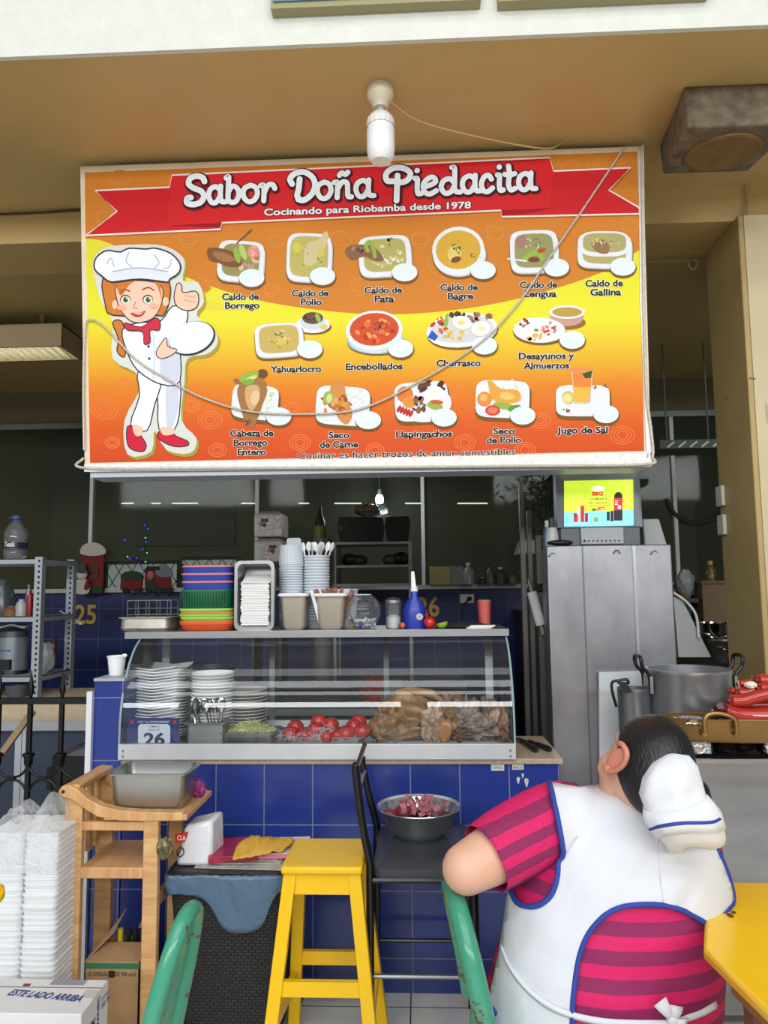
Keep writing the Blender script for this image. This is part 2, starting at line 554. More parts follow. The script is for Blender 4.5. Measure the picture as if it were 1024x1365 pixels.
def low_lattice(n, pa, pb, top, bot):
    a, b = W(pa, bot, Y=5.8), W(pb, bot, Y=5.8)
    z1 = W((pa + pb) / 2, top, Y=5.8).z
    fr = struct('window_%d' % n, MB().box2((a.x - 0.04, 5.78, a.z - 0.25), (a.x, 5.86, z1)).box2((b.x, 5.78, a.z - 0.25), (b.x + 0.04, 5.86, z1)).box2((a.x, 5.78, z1), (b.x, 5.86, z1 + 0.04)), BARS)
    MB().box2((a.x, 5.85, a.z - 0.25), (b.x, 5.88, z1)).build('pane', PANEGLOW, fr)
    m = MB()
    st, h = 0.155, z1 - a.z + 0.25
    x = a.x - h
    while x < b.x:
        for sgn in (1, -1):
            p, q = (x, x + h * 0.62) if sgn > 0 else (x + h * 0.62, x)
            za, zb = a.z - 0.25, z1
            t0, t1 = 0.0, 1.0
            if abs(q - p) > 1e-6:
                ts = sorted(((a.x - p) / (q - p), (b.x - p) / (q - p)))
                t0, t1 = max(0, ts[0]), min(1, ts[1])
            if t1 > t0 + 0.02:
                m.bar((p + (q - p) * t0, 5.80, za + (zb - za) * t0), (p + (q - p) * t1, 5.80, za + (zb - za) * t1), 0.008, 0.008)
        x += st
    m.build('lattice', BARS, fr)
low_lattice(6, 141, 239, 752, 800)
low_lattice(7, 240, 316, 746, 800)
# ------------------------------------------------------------------ the tiled counter (built in: part of the setting)
CT = W(548, 1012, Y=0).z - 0.018                # underside of stone
cR = W(746, 1012, Y=0).x
cL = W(165, 1012, Y=0).x
cb = MB().box2((cL, 0.0, 0), (cR, 0.45, CT))
cnt = tag(cb.build('tiled_counter', BLUET, smooth=0), 'long counter faced with blue glazed tiles under the glass display case', 'counter')
stone = mat('beige_speckled_stone', (186, 164, 140), 0.4, var=0.18, scale=60)
MB().box2((cL - 0.005, -0.012, CT), (cR + 0.012, 0.46, CT + 0.022)).build('stone_top', stone, cnt, bevel=0.003)
CTOP = CT + 0.022
st = MB()
for (px, py, w, h) in ((663.5, 1023, 0.052, 0.026), (690.5, 1021.5, 0.046, 0.026)):
    c = W(px, py, Y=-0.0015)
    st.box(c, (w, 0.001, h))
for (px, py, s) in ((691, 1040, 0.014), (697, 1034, 0.01), (702, 1043, 0.018)):
    c = W(px, py, Y=-0.0015)
    st.flat([c + Vector((s * 0.6 * math.cos(a) * (0.7 + 0.3 * math.sin(3 * a)), 0, s * math.sin(a))) for a in [k * PI / 5 for k in range(10)]])
st.build('sticker', mat('torn_sticker_paper', (206, 206, 204), 0.7, var=0.2, scale=90), cnt)
stt = MB()
for (px, s) in ((663.5, 'LOCAL 26'), (690.5, '0026 15')):
    put_text(stt, s, W(px, 1024.5, Y=-0.0022), (1, 0, 0), (0, 0, 1), 0.036, 0.009, 0.01)
stt.build('sticker_print', BLACKP, cnt, raw=True)
pL, pR = W(126, 910, Y=0).x, W(166, 910, Y=0).x
PZ = W(140, 908, Y=0).z
pil = struct('column_tiled', MB().box2((pL, 0, 0), (pR, 0.36, PZ)), BLUET)
MB().box2((pL - 0.002, -0.004, PZ), (pR + 0.002, 0.362, PZ + 0.012)).build('capping', mat('pale_grout_cap', (170, 172, 182), 0.5), pil)
MB().box2((pL - 0.022, -0.022, 0), (pL + 0.001, 0.004, W(124, 921, Y=0).z)).build('corner_profile', mat('white_corner_profile', (222, 224, 230), 0.4), pil)
# ------------------------------------------------------------------ the neighbour's counter and the iron railing
nb = thing('neighbour_counter', 'low neighbouring counter with beige stone slab and dark metal doors behind the railing', 'counter', (-1.9, 1.1, 0))
yN = 1.0
zt = ZNB = W(60, 939, Y=yN).z; zb = W(60, 961, Y=yN).z
nR = W(121, 940, Y=yN).x + 0.3
MB().box2((-5, yN, zb), (nR, yN + 0.7, zt)).build('stone_slab', mat('beige_stone_slab', (196, 176, 146), 0.5, var=0.12, scale=30), nb)
MB().box2((-5, yN + 0.02, 0.06), (nR, yN + 0.68, zb)).build('cabinet_body', mat('blue_grey_panel', (58, 68, 88), 0.35, 0.2, var=0.1), nb)
for (pa, pb) in ((-140, 31), (32, 165)):
    a, b = W(pa, 963, Y=yN).x, W(pb, 963, Y=yN).x
    d = MB()
    d.box2((a, yN - 0.012, zb - 0.05), (b, yN + 0.02, zb)).box2((b - 0.035, yN - 0.012, 0.1), (b, yN + 0.02, zb - 0.05)).box2((a, yN - 0.012, 0.1), (a + 0.02, yN + 0.02, zb - 0.05)).box2((a, yN - 0.012, 0.06), (b, yN + 0.02, 0.1))
    d.build('door_frame', mat('white_door_profile', (186, 190, 198), 0.45, 0.3), nb)
bx = thing('black_equipment_box', 'black slope-topped metal box standing behind the iron railing', 'box', W(95, 1120, Y=0.75))
a, b = W(69, 1008, Y=0.6), W(140, 1008, Y=0.6)
MB().box2((a.x, 0.6, 0), (b.x, 0.95, a.z)).build('body', mat('black_sheet_metal', (34, 36, 40), 0.4, 0.3), bx, bevel=0.006)
MB().hexa([(a.x + 0.05, 0.6, a.z), (b.x, 0.6, a.z), (b.x, 0.95, a.z), (a.x + 0.05, 0.95, a.z)], [(a.x + 0.05, 0.62, a.z + 0.005), (b.x, 0.62, a.z + 0.075), (b.x, 0.95, a.z + 0.075), (a.x + 0.05, 0.95, a.z + 0.005)]).build('lid', BLACKM, bx)
MB().box2((a.x - 0.02, 0.594, a.z - 0.16), (a.x + 0.005, 0.64, a.z - 0.05)).build('handle', BLACKM, bx)
IRON = mat('black_wrought_iron', (24, 24, 25), 0.45, 0.4, bump=0.3, bscale=80)
yR = 0.18
rl = thing('iron_railing', 'black wrought-iron railing with spear points beside the blue pillar', 'railing', (-1.9, yR, 0))
zT = W(60, 930, Y=yR).z; zT2 = W(60, 938, Y=yR).z
xE = W(121, 930, Y=yR).x
MB().box2((-3.2, yR - 0.02, zT2), (xE, yR + 0.02, zT)).build('top_rail', IRON, rl)
MB().box2((-3.2, yR - 0.02, 0.14), (xE, yR + 0.02, 0.17)).build('bottom_rail', IRON, rl)
step = W(83, 930, Y=yR).x - W(41, 930, Y=yR).x
x0 = W(41, 930, Y=yR).x
for k in range(-4, 3):
    x = x0 + k * step
    if x > xE: continue
    m = MB()
    if k == 2:
        m.lathe([(0.004, 0), (0.011, 0.015), (0.0, 0.075)], 8, (x, yR, zT))
        m.build('spike', IRON, rl); continue
    m.box2((x - 0.009, yR - 0.009, 0.0), (x + 0.009, yR + 0.009, zT))
    m.lathe([(0.006, 0), (0.014, 0.03), (0.012, 0.05), (0.0, 0.125)], 8, (x, yR, zT))
    zk = W(41, 1012, Y=yR).z
    m.lathe([(0.012, -0.028), (0.019, -0.018), (0.019, 0.01), (0.026, 0.014), (0.026, 0.024), (0.012, 0.03)], 10, (x, yR, zk))
    m.build('baluster', IRON, rl)
    s = MB()
    zc = W(41, 1035, Y=yR).z
    zm = W(41, 1034, Y=yR).z
    rr = step / 2
    s.tube([(x + rr - rr * math.cos(t), yR, zm + 0.06 - 0.068 * math.sin(t)) for t in [PI * q / 14 for q in range(15)]], 0.006, 6)
    s.tube([(x + rr - rr * math.cos(t), yR, zm - 0.10 + 0.085 * math.sin(t)) for t in [PI * q / 14 for q in range(15)]], 0.006, 6)
    s.box((x + rr, yR, zm - 0.012), (0.03, 0.02, 0.02))
    s.build('scroll', IRON, rl)
q0, q1 = W(-6, 1016, Y=0.32), W(44, 948, Y=0.32)
bs = tag(MB().bar(q0 + (q0 - q1) * ((q0.z - .005) / (q1.z - q0.z)), q1, 0.026, 0.026).build('broom_handle', mat('pale_wood_handle', (170, 146, 112), 0.6)), 'pale wooden broom handle leaning across behind the railing', 'broom')
# ------------------------------------------------------------------ the menu banner: printed sheet on a shallow box frame
YB = 0.05
bT = [W(107, 222, Y=YB), W(857, 195, Y=YB), W(868, 612, Y=YB), W(113, 627, Y=YB)]
ban = thing('menu_banner', 'large orange and yellow menu banner printed with dishes hung above the counter', 'banner', ((bT[0].x + bT[1].x) / 2, YB, bT[3].z))
SHEET = mat('off_white_banner_vinyl', (224, 208, 180), 0.5, var=0.08, scale=9)
bx_m = MB()
bx_m.prism(bT, (0, 0.0, 0), (0, 0.012, 0))
bx_m.build('backing_sheet', SHEET, ban)
BOXF = mat('pale_grey_box_frame', (186, 190, 200), 0.45, 0.2)
bf = MB()
bf.box2((bT[3].x + 0.02, YB + 0.013, bT[3].z - 0.03), (bT[2].x - 0.01, YB + 0.16, bT[3].z + 0.02))
bf.build('box_frame_bottom', BOXF, ban, smooth=0)
bf = MB()
bf.box2((bT[3].x + 0.06, YB + 0.013, bT[3].z + 0.02), (bT[3].x + 0.10, YB + 0.10, bT[0].z - 0.02)).box2((bT[2].x - 0.06, YB + 0.013, bT[3].z + 0.02), (bT[2].x - 0.02, YB + 0.10, bT[0].z - 0.02)).box2((bT[3].x + 0.06, YB + 0.013, bT[0].z - 0.05), (bT[2].x - 0.02, YB + 0.10, bT[0].z - 0.02))
bf.build('box_frame', BOXF, ban, smooth=0)
class Print:
    """flat printed shapes, each lying a hair in front of the one before; drawn in picture units of the banner face"""
    def __init__(self):
        self.mb = MB(); self.mats = []; self.z = 0.0006; self.top = 0.0
    def ink(self, col):
        if isinstance(col, tuple):
            m = mat('ink_%02x%02x%02x' % col, col, 0.55, spec=0.2)
        else:
            m = col
        if m not in self.mats: self.mats.append(m)
        self.mb.cur = self.mats.index(m)
    def lift(self, d=0.00009):
        self.z += d; self.top = max(self.top, self.z)
    def P(self, p): return W(p[0], p[1], Y=YB - self.z)
    def poly(self, pts, col, smooth=0, lift=True):
        if lift: self.lift()
        self.ink(col)
        if smooth:
            pts = [(q.x, q.y) for q in catmull([(p[0], p[1], 0) for p in pts], smooth, True)]
        self.mb.flat([self.P(p) for p in pts])
    def ell(self, cx, cy, rx, ry, col, rot=0, n=22, lift=True, e=1.0):
        c, s = math.cos(R(rot)), math.sin(R(rot))
        pts = []
        for k in range(n):
            t = 2 * PI * k / n
            u, v = math.cos(t), math.sin(t)
            u, v = math.copysign(abs(u) ** e, u) * rx, math.copysign(abs(v) ** e, v) * ry
            pts.append((cx + u * c - v * s, cy + u * s + v * c))
        self.poly(pts, col, lift=lift)
    def stroke(self, pts, w, col, smooth=4, closed=False, lift=True, caps=True):
        if lift: self.lift()
        self.ink(col)
        q = [(p.x, p.y) for p in catmull([(p[0], p[1], 0) for p in pts], smooth, closed)] if smooth else list(pts)
        ws = w if isinstance(w, (list, tuple)) else [w] * len(q)
        if len(ws) != len(q):
            ws = [ws[min(len(ws) - 1, int(i * len(ws) / len(q)))] for i in range(len(q))]
        L, Rr = [], []
        m = len(q)
        for i, p in enumerate(q):
            a = q[i - 1] if (i or closed) else p
            b = q[(i + 1) % m] if (i + 1 < m or closed) else p
            dx, dy = b[0] - a[0], b[1] - a[1]
            l = math.hypot(dx, dy) or 1
            nx, ny = -dy / l * ws[i] / 2, dx / l * ws[i] / 2
            L.append((p[0] + nx, p[1] + ny)); Rr.append((p[0] - nx, p[1] - ny))
        vs, fs = [], []
        for i in range(m if closed else m - 1):
            j = (i + 1) % m
            fs.append(tuple(range(len(vs), len(vs) + 4)))
            vs += [self.P(x) for x in (L[i], L[j], Rr[j], Rr[i])]
            self.z += 4e-6
        if caps and not closed:
            for (end, c, d) in ((0, q[0], (q[0][0] - q[1][0], q[0][1] - q[1][1])), (m - 1, q[-1], (q[-1][0] - q[-2][0], q[-1][1] - q[-2][1]))):
                a0 = math.atan2(d[1], d[0])
                base = len(vs); self.z += 4e-6
                vs += [self.P((c[0] + ws[end] / 2 * math.cos(a0 + k), c[1] + ws[end] / 2 * math.sin(a0 + k))) for k in [-PI / 2 + PI * j / 8 for j in range(9)]]
                fs.append(tuple(range(base, base + 9)))
        self.mb.add(vs, fs)
    def text(self, s, cx, base, width, cap, col, slope=-0.035, bold=0.0, outline=None, ow=0.05, shear=0.0):
        vs, fs = text_mesh(s, bold, shear)
        X0, X1 = min(p[0] for p in vs), max(p[0] for p in vs)
        sx, sy = width / (X1 - X0), cap / CAP
        def mp(v): 
            x = (v[0] - (X0 + X1) / 2) * sx
            return (cx + x, base - v[1] * sy + x * slope)
        if outline is not None:
            ov, of = text_mesh(s, bold + ow, shear)
            self.lift(); self.ink(outline)
            self.mb.add([self.P(mp(v)) for v in ov], of)
        self.lift(); self.ink(col)
        self.mb.add([self.P(mp(v)) for v in vs], fs)
    def build(self, name, parent, label=None):
        o = self.mb.build(name, self.mats, parent, label, smooth=0)
        return o
# printed ground: orange over yellow over red-orange
gm = bpy.data.materials.new('banner_print_ground')
gm.use_nodes = True
nt = gm.node_tree
b_ = nt.nodes['Principled BSDF']; b_.inputs['Roughness'].default_value = 0.55; b_.inputs['Specular IOR Level'].default_value = 0.2
g_ = nt.nodes.new('ShaderNodeNewGeometry'); sp = nt.nodes.new('ShaderNodeSeparateXYZ'); nt.links.new(g_.outputs['Position'], sp.inputs[0])
mr = nt.nodes.new('ShaderNodeMapRange'); mr.inputs[1].default_value = bT[3].z; mr.inputs[2].default_value = bT[0].z
sl = nt.nodes.new('ShaderNodeMath'); sl.operation = 'MULTIPLY_ADD'; sl.inputs[1].default_value = 0.02
nt.links.new(sp.outputs[0], sl.inputs[0]); nt.links.new(sp.outputs[2], sl.inputs[2]); nt.links.new(sl.outputs[0], mr.inputs[0])
rp = nt.nodes.new('ShaderNodeValToRGB'); nt.links.new(mr.outputs[0], rp.inputs[0])
stops = [(0.0, (206, 70, 26)), (0.12, (214, 90, 28)), (0.24, (222, 126, 32)), (0.36, (226, 184, 42)), (0.46, (226, 218, 48)), (0.66, (222, 216, 48)), (0.85, (224, 206, 56)), (1.0, (224, 190, 56))]
els = rp.color_ramp.elements
els[0].position, els[0].color = stops[0][0], srgb(stops[0][1])
els[1].position, els[1].color = stops[-1][0], srgb(stops[-1][1])
for p_, c_ in stops[1:-1]:
    e_ = els.new(p_); e_.color = srgb(c_)
nt.links.new(rp.outputs[0], b_.inputs['Base Color'])
p = Print()
p.poly([(113, 230), (850, 202), (859, 601), (120, 617)], gm)
ORANGE = (204, 124, 40)
up = [(113, 230), (850, 202), (853, 333)] + [(q.x, q.y) for q in catmull([(853, 333, 0), (800, 364, 0), (700, 396, 0), (600, 414, 0), (500, 419, 0), (400, 410, 0), (320, 394, 0), (240, 366, 0), (180, 340, 0), (140, 322, 0), (114, 318, 0)], 4)]
p.poly(up, ORANGE)
p.poly([(q.x, q.y) for q in catmull([(114, 322, 0), (140, 345, 0), (180, 385, 0), (240, 410, 0), (320, 412, 0), (240, 390, 0), (180, 352, 0), (140, 325, 0)], 4, True)], (222, 208, 58))
# faint line-drawn kitchen pattern of the print
FA, FB = (212, 142, 62), (232, 120, 62)
for (cx, cy, s) in ((160, 236, 14), (250, 318, 12), (290, 340, 12), (370, 320, 10), (455, 318, 14), (560, 318, 12), (660, 310, 12), (760, 222, 12), (790, 214, 10), (580, 350, 12), (480, 380, 13), (840, 300, 12), (362, 385, 10), (270, 380, 12), (140, 290, 12)):
    p.z = .0012; p.ell(cx, cy, s, s * .7, FA, cx % 40, lift=True); p.ell(cx, cy, s - 1, s * .7 - 1, ORANGE, cx % 40)
    p.stroke([(cx - s, cy + 4), (cx, cy + s * 1.1), (cx + s, cy + 4)], 1.0, FA, 4, caps=False)
for (cx, cy, s) in ((140, 545, 18), (165, 510, 9), (280, 560, 16), (255, 540, 12), (390, 545, 12), (400, 590, 14), (600, 520, 14), (720, 560, 14), (830, 580, 16), (830, 510, 12), (700, 600, 14), (150, 590, 10), (500, 600, 12), (620, 590, 14), (290, 600, 12)):
    p.z = .0012
    for k in range(3):
        p.stroke([(cx + math.cos(t) * s * (1 - .28 * k), cy + math.sin(t) * s * .75 * (1 - .28 * k)) for t in [q * PI / 5 for q in range(10)]], 0.9, (236, 132, 66), 2, closed=True, lift=(k == 0))
p.z = .0018
RIB = [(127, 254), (226, 249.5), (229, 233.5), (733, 210), (738, 228), (841, 223.5), (812, 253.5), (852, 276.5), (852, 285), (669.5, 289), (668, 280.5), (296, 297), (294, 305.5), (114, 314), (156, 281.5)]
SHD = (150, 84, 30)
p.poly([(x + 1.5, y + 2.5) for x, y in RIB], (170, 92, 34))
p.poly(RIB, (204, 30, 38))
p.poly([(229, 233.5), (222, 300), (296, 297), (668, 280.5), (732, 281), (738, 228), (733, 210)], (212, 34, 40))
p.poly([(222, 301), (262, 298.5), (296, 297), (294, 303)], (150, 16, 26))
p.poly([(668, 280.5), (740, 277), (700, 285), (669.5, 287)], (160, 18, 28))
p.stroke(RIB, 2.2, (238, 226, 218), 0, closed=True)
p.build('ribbon_print', ban)
GL = {
 'S': [[(.88, 1.18), (.80, 1.38), (.52, 1.48), (.22, 1.36), (.16, 1.08), (.40, .86), (.72, .70), (.86, .42), (.70, .12), (.36, .02), (.08, .12), (.10, .36), (.26, .38)]],
 'a': [[(.72, .80), (.48, .98), (.18, .82), (.10, .45), (.26, .10), (.52, .10), (.72, .42)], [(.76, 1.0), (.74, .5), (.80, .14), (1.02, .10)]],
 'b': [[(.06, 1.44), (.22, 1.52), (.20, .9), (.18, .12)], [(.20, .62), (.42, .96), (.74, .84), (.84, .46), (.66, .10), (.36, .06), (.18, .2)]],
 'o': [[(.5, .98), (.16, .8), (.10, .42), (.32, .08), (.66, .10), (.88, .46), (.78, .84), (.5, .98)]],
 'r': [[(.02, .92), (.20, .94), (.22, .5), (.20, .06)], [(.22, .5), (.44, .92), (.72, .96), (.84, .74)]],
 'D': [[(.40, 1.10), (.36, .6), (.30, .24), (.40, .04)], [(.10, .86), (.02, 1.12), (.20, 1.38), (.56, 1.46), (.90, 1.16), (1.0, .72), (.86, .28), (.56, .0), (.34, .06)]],
 'n': [[(.02, .92), (.20, .92), (.20, .5), (.18, .06)], [(.20, .55), (.44, .92), (.70, .88), (.74, .5), (.76, .12), (.94, .08)]],
 '~': [[(.2, 1.32), (.36, 1.46), (.56, 1.36), (.72, 1.48)]],
 'P': [[(.46, 1.06), (.44, .5), (.42, -.22)], [(.30, .78), (.06, .82), (.02, 1.16), (.26, 1.44), (.66, 1.44), (.94, 1.18), (.86, .84), (.60, .70), (.46, .80)]],
 'i': [[(.30, .96), (.50, .92), (.48, .4), (.56, .10), (.86, .10)], [(.46, 1.40), (.50, 1.42)]],
 'e': [[(.14, .46), (.52, .56), (.82, .74), (.70, .98), (.40, .94), (.12, .62), (.16, .22), (.46, .04), (.86, .22)]],
 'd': [[(.70, .62), (.50, .86), (.20, .76), (.08, .40), (.26, .06), (.54, .12), (.70, .44)], [(.58, 1.50), (.72, 1.46), (.72, .8), (.74, .18), (.98, .08)]],
 'c': [[(.80, .74), (.62, .96), (.30, .88), (.10, .50), (.24, .12), (.54, .04), (.88, .24)]],
 't': [[(.34, 1.44), (.40, 1.0), (.34, .40), (.50, .08), (.84, .16)], [(.06, .98), (.40, .92), (.80, 1.0)]],
}
TITLE = [('S', 247, 29), ('a', 276, 24), ('b', 300, 22), ('o', 322, 24), ('r', 347, 23), ('D', 386, 34), ('o', 421, 23), ('n', 445, 25), ('~', 448, 22), ('a', 472, 26),
         ('P', 514, 35), ('i', 549, 15), ('e', 562, 23), ('d', 586, 28), ('a', 614, 26), ('c', 640, 19), ('i', 659, 14), ('t', 672, 18), ('a', 689, 25)]
XH = 23.5
tp = Print(); tp.z = p.z + 0.0002
for pas, (w_, col, ox, oy) in enumerate(((12.0, (112, 16, 22), 1.2, 1.6), (10.0, (44, 16, 22), .4, .6), (6.9, (236, 240, 246), 0, 0))):
    tp.lift(0.0004); z0_ = tp.z
    for n_, (ch, X, wd) in enumerate(TITLE):
        tp.z = z0_ + 4e-5 * (n_ % 2)
        base = 273.5 - (X - 247) * 0.0425
        big = 1.10 if ch in 'SDP' else 1.0
        for st_ in GL[ch]:
            tp.stroke([(X + u * wd + ox, base - v * XH * big + oy - (u * wd) * 0.04) for u, v in st_], w_ * (1.12 if ch in 'SDP' else 1.0), col, 5, lift=False); tp.z += 1e-5
tp.text('Cocinando para Riobamba desde 1978', 490, 282.3, 276, 9.2, (240, 240, 242), -0.036, 0.028, (70, 14, 20), 0.05)
tp.build('title_print', ban)
dp = Print(); dp.z = DZ = 0.0030
PLATE, PSH, RIMC = (226, 228, 232), (122, 86, 34), (196, 200, 206)
def blobs(cx, cy, rx, ry, n, cols, size, seed, e=0.0):
    r = random.Random(seed)
    for k in range(n):
        t, q = r.uniform(0, 2 * PI), math.sqrt(r.uniform(0, 1))
        x, y = cx + math.cos(t) * q * rx, cy + math.sin(t) * q * ry
        s = r.uniform(.5, 1) * size
        dp.ell(x, y, s, s * r.uniform(.35, .8), cols[k % len(cols)], r.uniform(0, 180), 9, lift=(k % 3 == 0))
def plate(cx, cy, w, h, sq=True, soup=None, rot=-3, inner=.80, under=True, reset=True):
    e = 0.42 if sq else 1.0
    if reset: dp.z = DZ
    dp.ell(cx + 1.0, cy + 4.0, w / 2 + 1.5, h / 2 + 1.0, PSH, rot, 32, True, e)
    if under: dp.ell(cx + 1, cy + 3, w / 2 + .5, h / 2 - 1, RIMC, rot, 32, True, e)
    dp.ell(cx, cy, w / 2, h / 2, PLATE, rot, 32, True, e)
    if soup:
        dp.ell(cx, cy - 1, w / 2 * inner + .8, h / 2 * inner + .8, RIMC, rot, 32, True, e * 1.15 if sq else 1)
        dp.ell(cx, cy - 1, w / 2 * inner, h / 2 * inner, soup, rot, 32, True, e * 1.15 if sq else 1)
BROTH = (186, 172, 92)
G1, G2, G3 = (112, 140, 50), (148, 176, 72), (70, 96, 40)
plate(321, 348, 62, 54, True, (150, 140, 84), 4)
blobs(326, 346, 18, 14, 16, [(186, 150, 130), (206, 190, 160), (150, 110, 80)], 5, 1)
dp.poly([(276, 334), (282, 330), (300, 332), (318, 340), (322, 354), (306, 356), (290, 350), (279, 346)], (124, 82, 50), 3)
dp.poly([(284, 336), (300, 337), (314, 346), (302, 349), (288, 344)], (158, 112, 74), 3)
dp.ell(316, 340, 4, 11, G2, -14); dp.ell(324, 336, 4, 11, (176, 200, 110), -20); dp.ell(338, 336, 8, 9, (222, 146, 124), 10)
blobs(338, 337, 7, 8, 10, [(236, 214, 200), (196, 96, 80)], 2, 2)
dp.stroke([(316, 324), (335, 306)], 2.0, (104, 92, 76), 0)
plate(412, 343, 60, 64, True, (186, 174, 96), 2, .84)
dp.poly([(408, 326), (424, 320), (434, 308), (438, 318), (428, 340), (420, 352), (406, 352)], (206, 190, 142), 3)
dp.ell(396, 330, 6, 7, (204, 196, 76)); dp.ell(428, 336, 5, 6, (206, 194, 92)); blobs(412, 346, 18, 18, 14, [G1, (204, 196, 130), G3], 1.6, 3)
plate(513, 341, 70, 54, True, (178, 168, 96), -4)
blobs(516, 342, 22, 15, 30, [(214, 208, 176), (196, 188, 130), (226, 222, 200)], 3.4, 4)
dp.poly([(460, 336), (466, 328), (482, 326), (500, 330), (512, 346), (500, 348), (486, 342), (470, 346)], (134, 96, 72), 3); blobs(480, 335, 14, 6, 8, [(166, 124, 96), (110, 74, 56)], 4, 5)
dp.stroke([(490, 334), (488, 326), (494, 322), (498, 332), (500, 342)], 5, G2, 4); blobs(520, 322, 6, 5, 8, [G1, G3], 2.4, 6)
plate(612, 338, 70, 58, False, None, -4); dp.ell(611, 333, 35, 31, PLATE, -6); dp.ell(611, 333, 30, 26, (210, 164, 58), -6)
dp.ell(606, 338, 9, 11, (222, 196, 112), 20); dp.ell(608, 346, 7, 4, (120, 74, 40), -20); blobs(610, 330, 9, 9, 12, [G3, G1], 2.2, 7); blobs(634, 341, 7, 6, 10, [G3, (150, 130, 50)], 1.5, 8); blobs(604, 320, 12, 6, 8, [(190, 150, 60)], 1.4, 9)
plate(712, 335, 64, 56, True, (150, 146, 96), -2)
blobs(710, 326, 20, 10, 22, [(196, 196, 150), (120, 134, 70), G1, (220, 216, 190)], 3.2, 10)
dp.ell(695, 322, 7, 9, (160, 120, 106), 20); dp.stroke([(700, 345), (708, 338), (718, 338), (722, 344)], 7, G2, 4); dp.ell(712, 346, 8, 3.5, (122, 62, 46)); dp.ell(722, 334, 6, 2.5, (196, 60, 40), -20)
dp.stroke([(677, 345), (702, 348)], 2.2, (226, 226, 226), 0)
plate(806, 334, 72, 46, True, (178, 166, 104), 2); dp.ell(806, 325, 33, 17, PLATE, 0, 32, True, .6); dp.ell(806, 323.5, 29, 13, (172, 164, 108), 0, 32, True, .6)
dp.poly([(788, 324), (800, 318), (812, 326), (810, 338), (796, 336)], (148, 112, 80), 3); dp.ell(797, 320, 4, 3, (214, 196, 40)); blobs(806, 322, 20, 8, 12, [(196, 186, 130), (150, 130, 90), (214, 204, 170)], 2.4, 11)
dp.z = DZ; dp.ell(418, 436, 24, 10, PSH); dp.ell(417, 433, 23, 11, PLATE); dp.ell(417, 428, 17, 12, (206, 208, 212)); dp.ell(417, 424, 14, 8, (96, 74, 62)); blobs(414, 423, 9, 5, 8, [(52, 40, 40), (140, 80, 70)], 3, 12); dp.ell(424, 424, 3, 7, G2, -20); dp.ell(432, 436, 5, 4, (206, 200, 112))
plate(372, 453, 64, 44, True, (196, 170, 92), -4, .82, True, False); blobs(374, 447, 9, 7, 12, [(96, 74, 44), (206, 200, 170), G1], 3, 13); dp.ell(374, 455, 8, 5, (214, 186, 90)); blobs(372, 452, 20, 12, 16, [(216, 190, 112), (170, 140, 70)], 2.2, 14)
dp.z = DZ; dp.ell(503, 458, 40, 16, PSH); dp.ell(502, 456, 39, 16, (150, 186, 200)); dp.ell(500, 450, 36, 21, (206, 214, 216)); dp.ell(499, 440, 38, 26, PLATE, -4); dp.ell(499, 439, 33, 22, (200, 78, 36), -4)
blobs(499, 440, 26, 15, 26, [(222, 110, 56), (176, 54, 26), (232, 150, 96)], 5, 15); blobs(503, 436, 7, 6, 9, [(90, 40, 70), (70, 96, 40), (150, 80, 110)], 2.6, 16)
dp.z = DZ; dp.ell(617, 443, 48, 23, PSH, -6); dp.ell(616, 440, 48, 23, PLATE, -6); dp.ell(616, 439, 42, 18, (206, 206, 206), -6)
blobs(586, 434, 10, 10, 8, [(186, 60, 44), (206, 100, 80)], 5, 17); dp.ell(595, 428, 3, 10, G2, 10); blobs(612, 420, 14, 4, 10, [(92, 56, 46), (66, 40, 36)], 5, 18); blobs(640, 424, 16, 6, 12, [(134, 92, 72), (164, 120, 100)], 5, 19); blobs(606, 446, 14, 6, 14, [(218, 180, 66), (232, 200, 96)], 4, 20)
dp.ell(616, 430, 13, 9, (232, 230, 222), 10); dp.ell(641, 438, 13, 10, (232, 230, 224), -10); dp.ell(615, 430, 5, 3, (236, 206, 120)); dp.ell(642, 438, 5, 3, (232, 216, 170)); dp.poly([(570, 450), (576, 440), (584, 448), (580, 454)], (40, 90, 170))
dp.z = DZ; dp.ell(757, 430, 24, 9, (140, 100, 36)); dp.ell(756, 423, 22, 12, (196, 150, 140)); dp.ell(756, 416, 24, 9, PLATE); dp.ell(756, 416, 20, 6.5, (184, 150, 70))
dp.ell(720, 444, 36, 16, PSH, 2); dp.ell(719, 440, 35, 17, PLATE, 2); blobs(698, 432, 9, 6, 8, [(96, 46, 40), (176, 50, 40)], 5, 21); dp.ell(711, 440, 14, 9, (234, 234, 230)); blobs(732, 438, 12, 8, 14, [(196, 84, 50), (222, 130, 90)], 3.5, 22); blobs(712, 450, 10, 4, 6, [(222, 176, 80)], 5.5, 23); dp.ell(715, 440, 3, 2, G1)
plate(340, 536, 62, 46, True, None, 6, .8, False); blobs(358, 534, 8, 16, 24, [(196, 206, 140), (222, 226, 190)], 2.6, 24)
dp.poly([(324, 506), (338, 500), (352, 506), (356, 522), (350, 540), (342, 562), (336, 570), (328, 566), (322, 548), (316, 522)], (160, 112, 62), 4); dp.poly([(328, 516), (344, 514), (346, 530), (336, 548), (328, 536)], (206, 164, 110), 4); dp.ell(340, 530, 6, 10, (222, 190, 144), 10); blobs(334, 562, 6, 5, 5, [(110, 72, 40)], 3, 25)
dp.ell(350, 498, 7, 6, (112, 70, 40)); dp.ell(316, 508, 5, 3, (150, 104, 60), 30); dp.ell(332, 502, 14, 6, G2, -24); dp.ell(334, 505, 10, 3, (196, 216, 120), -24); dp.ell(331, 509, 8, 4, (126, 170, 60), -10)
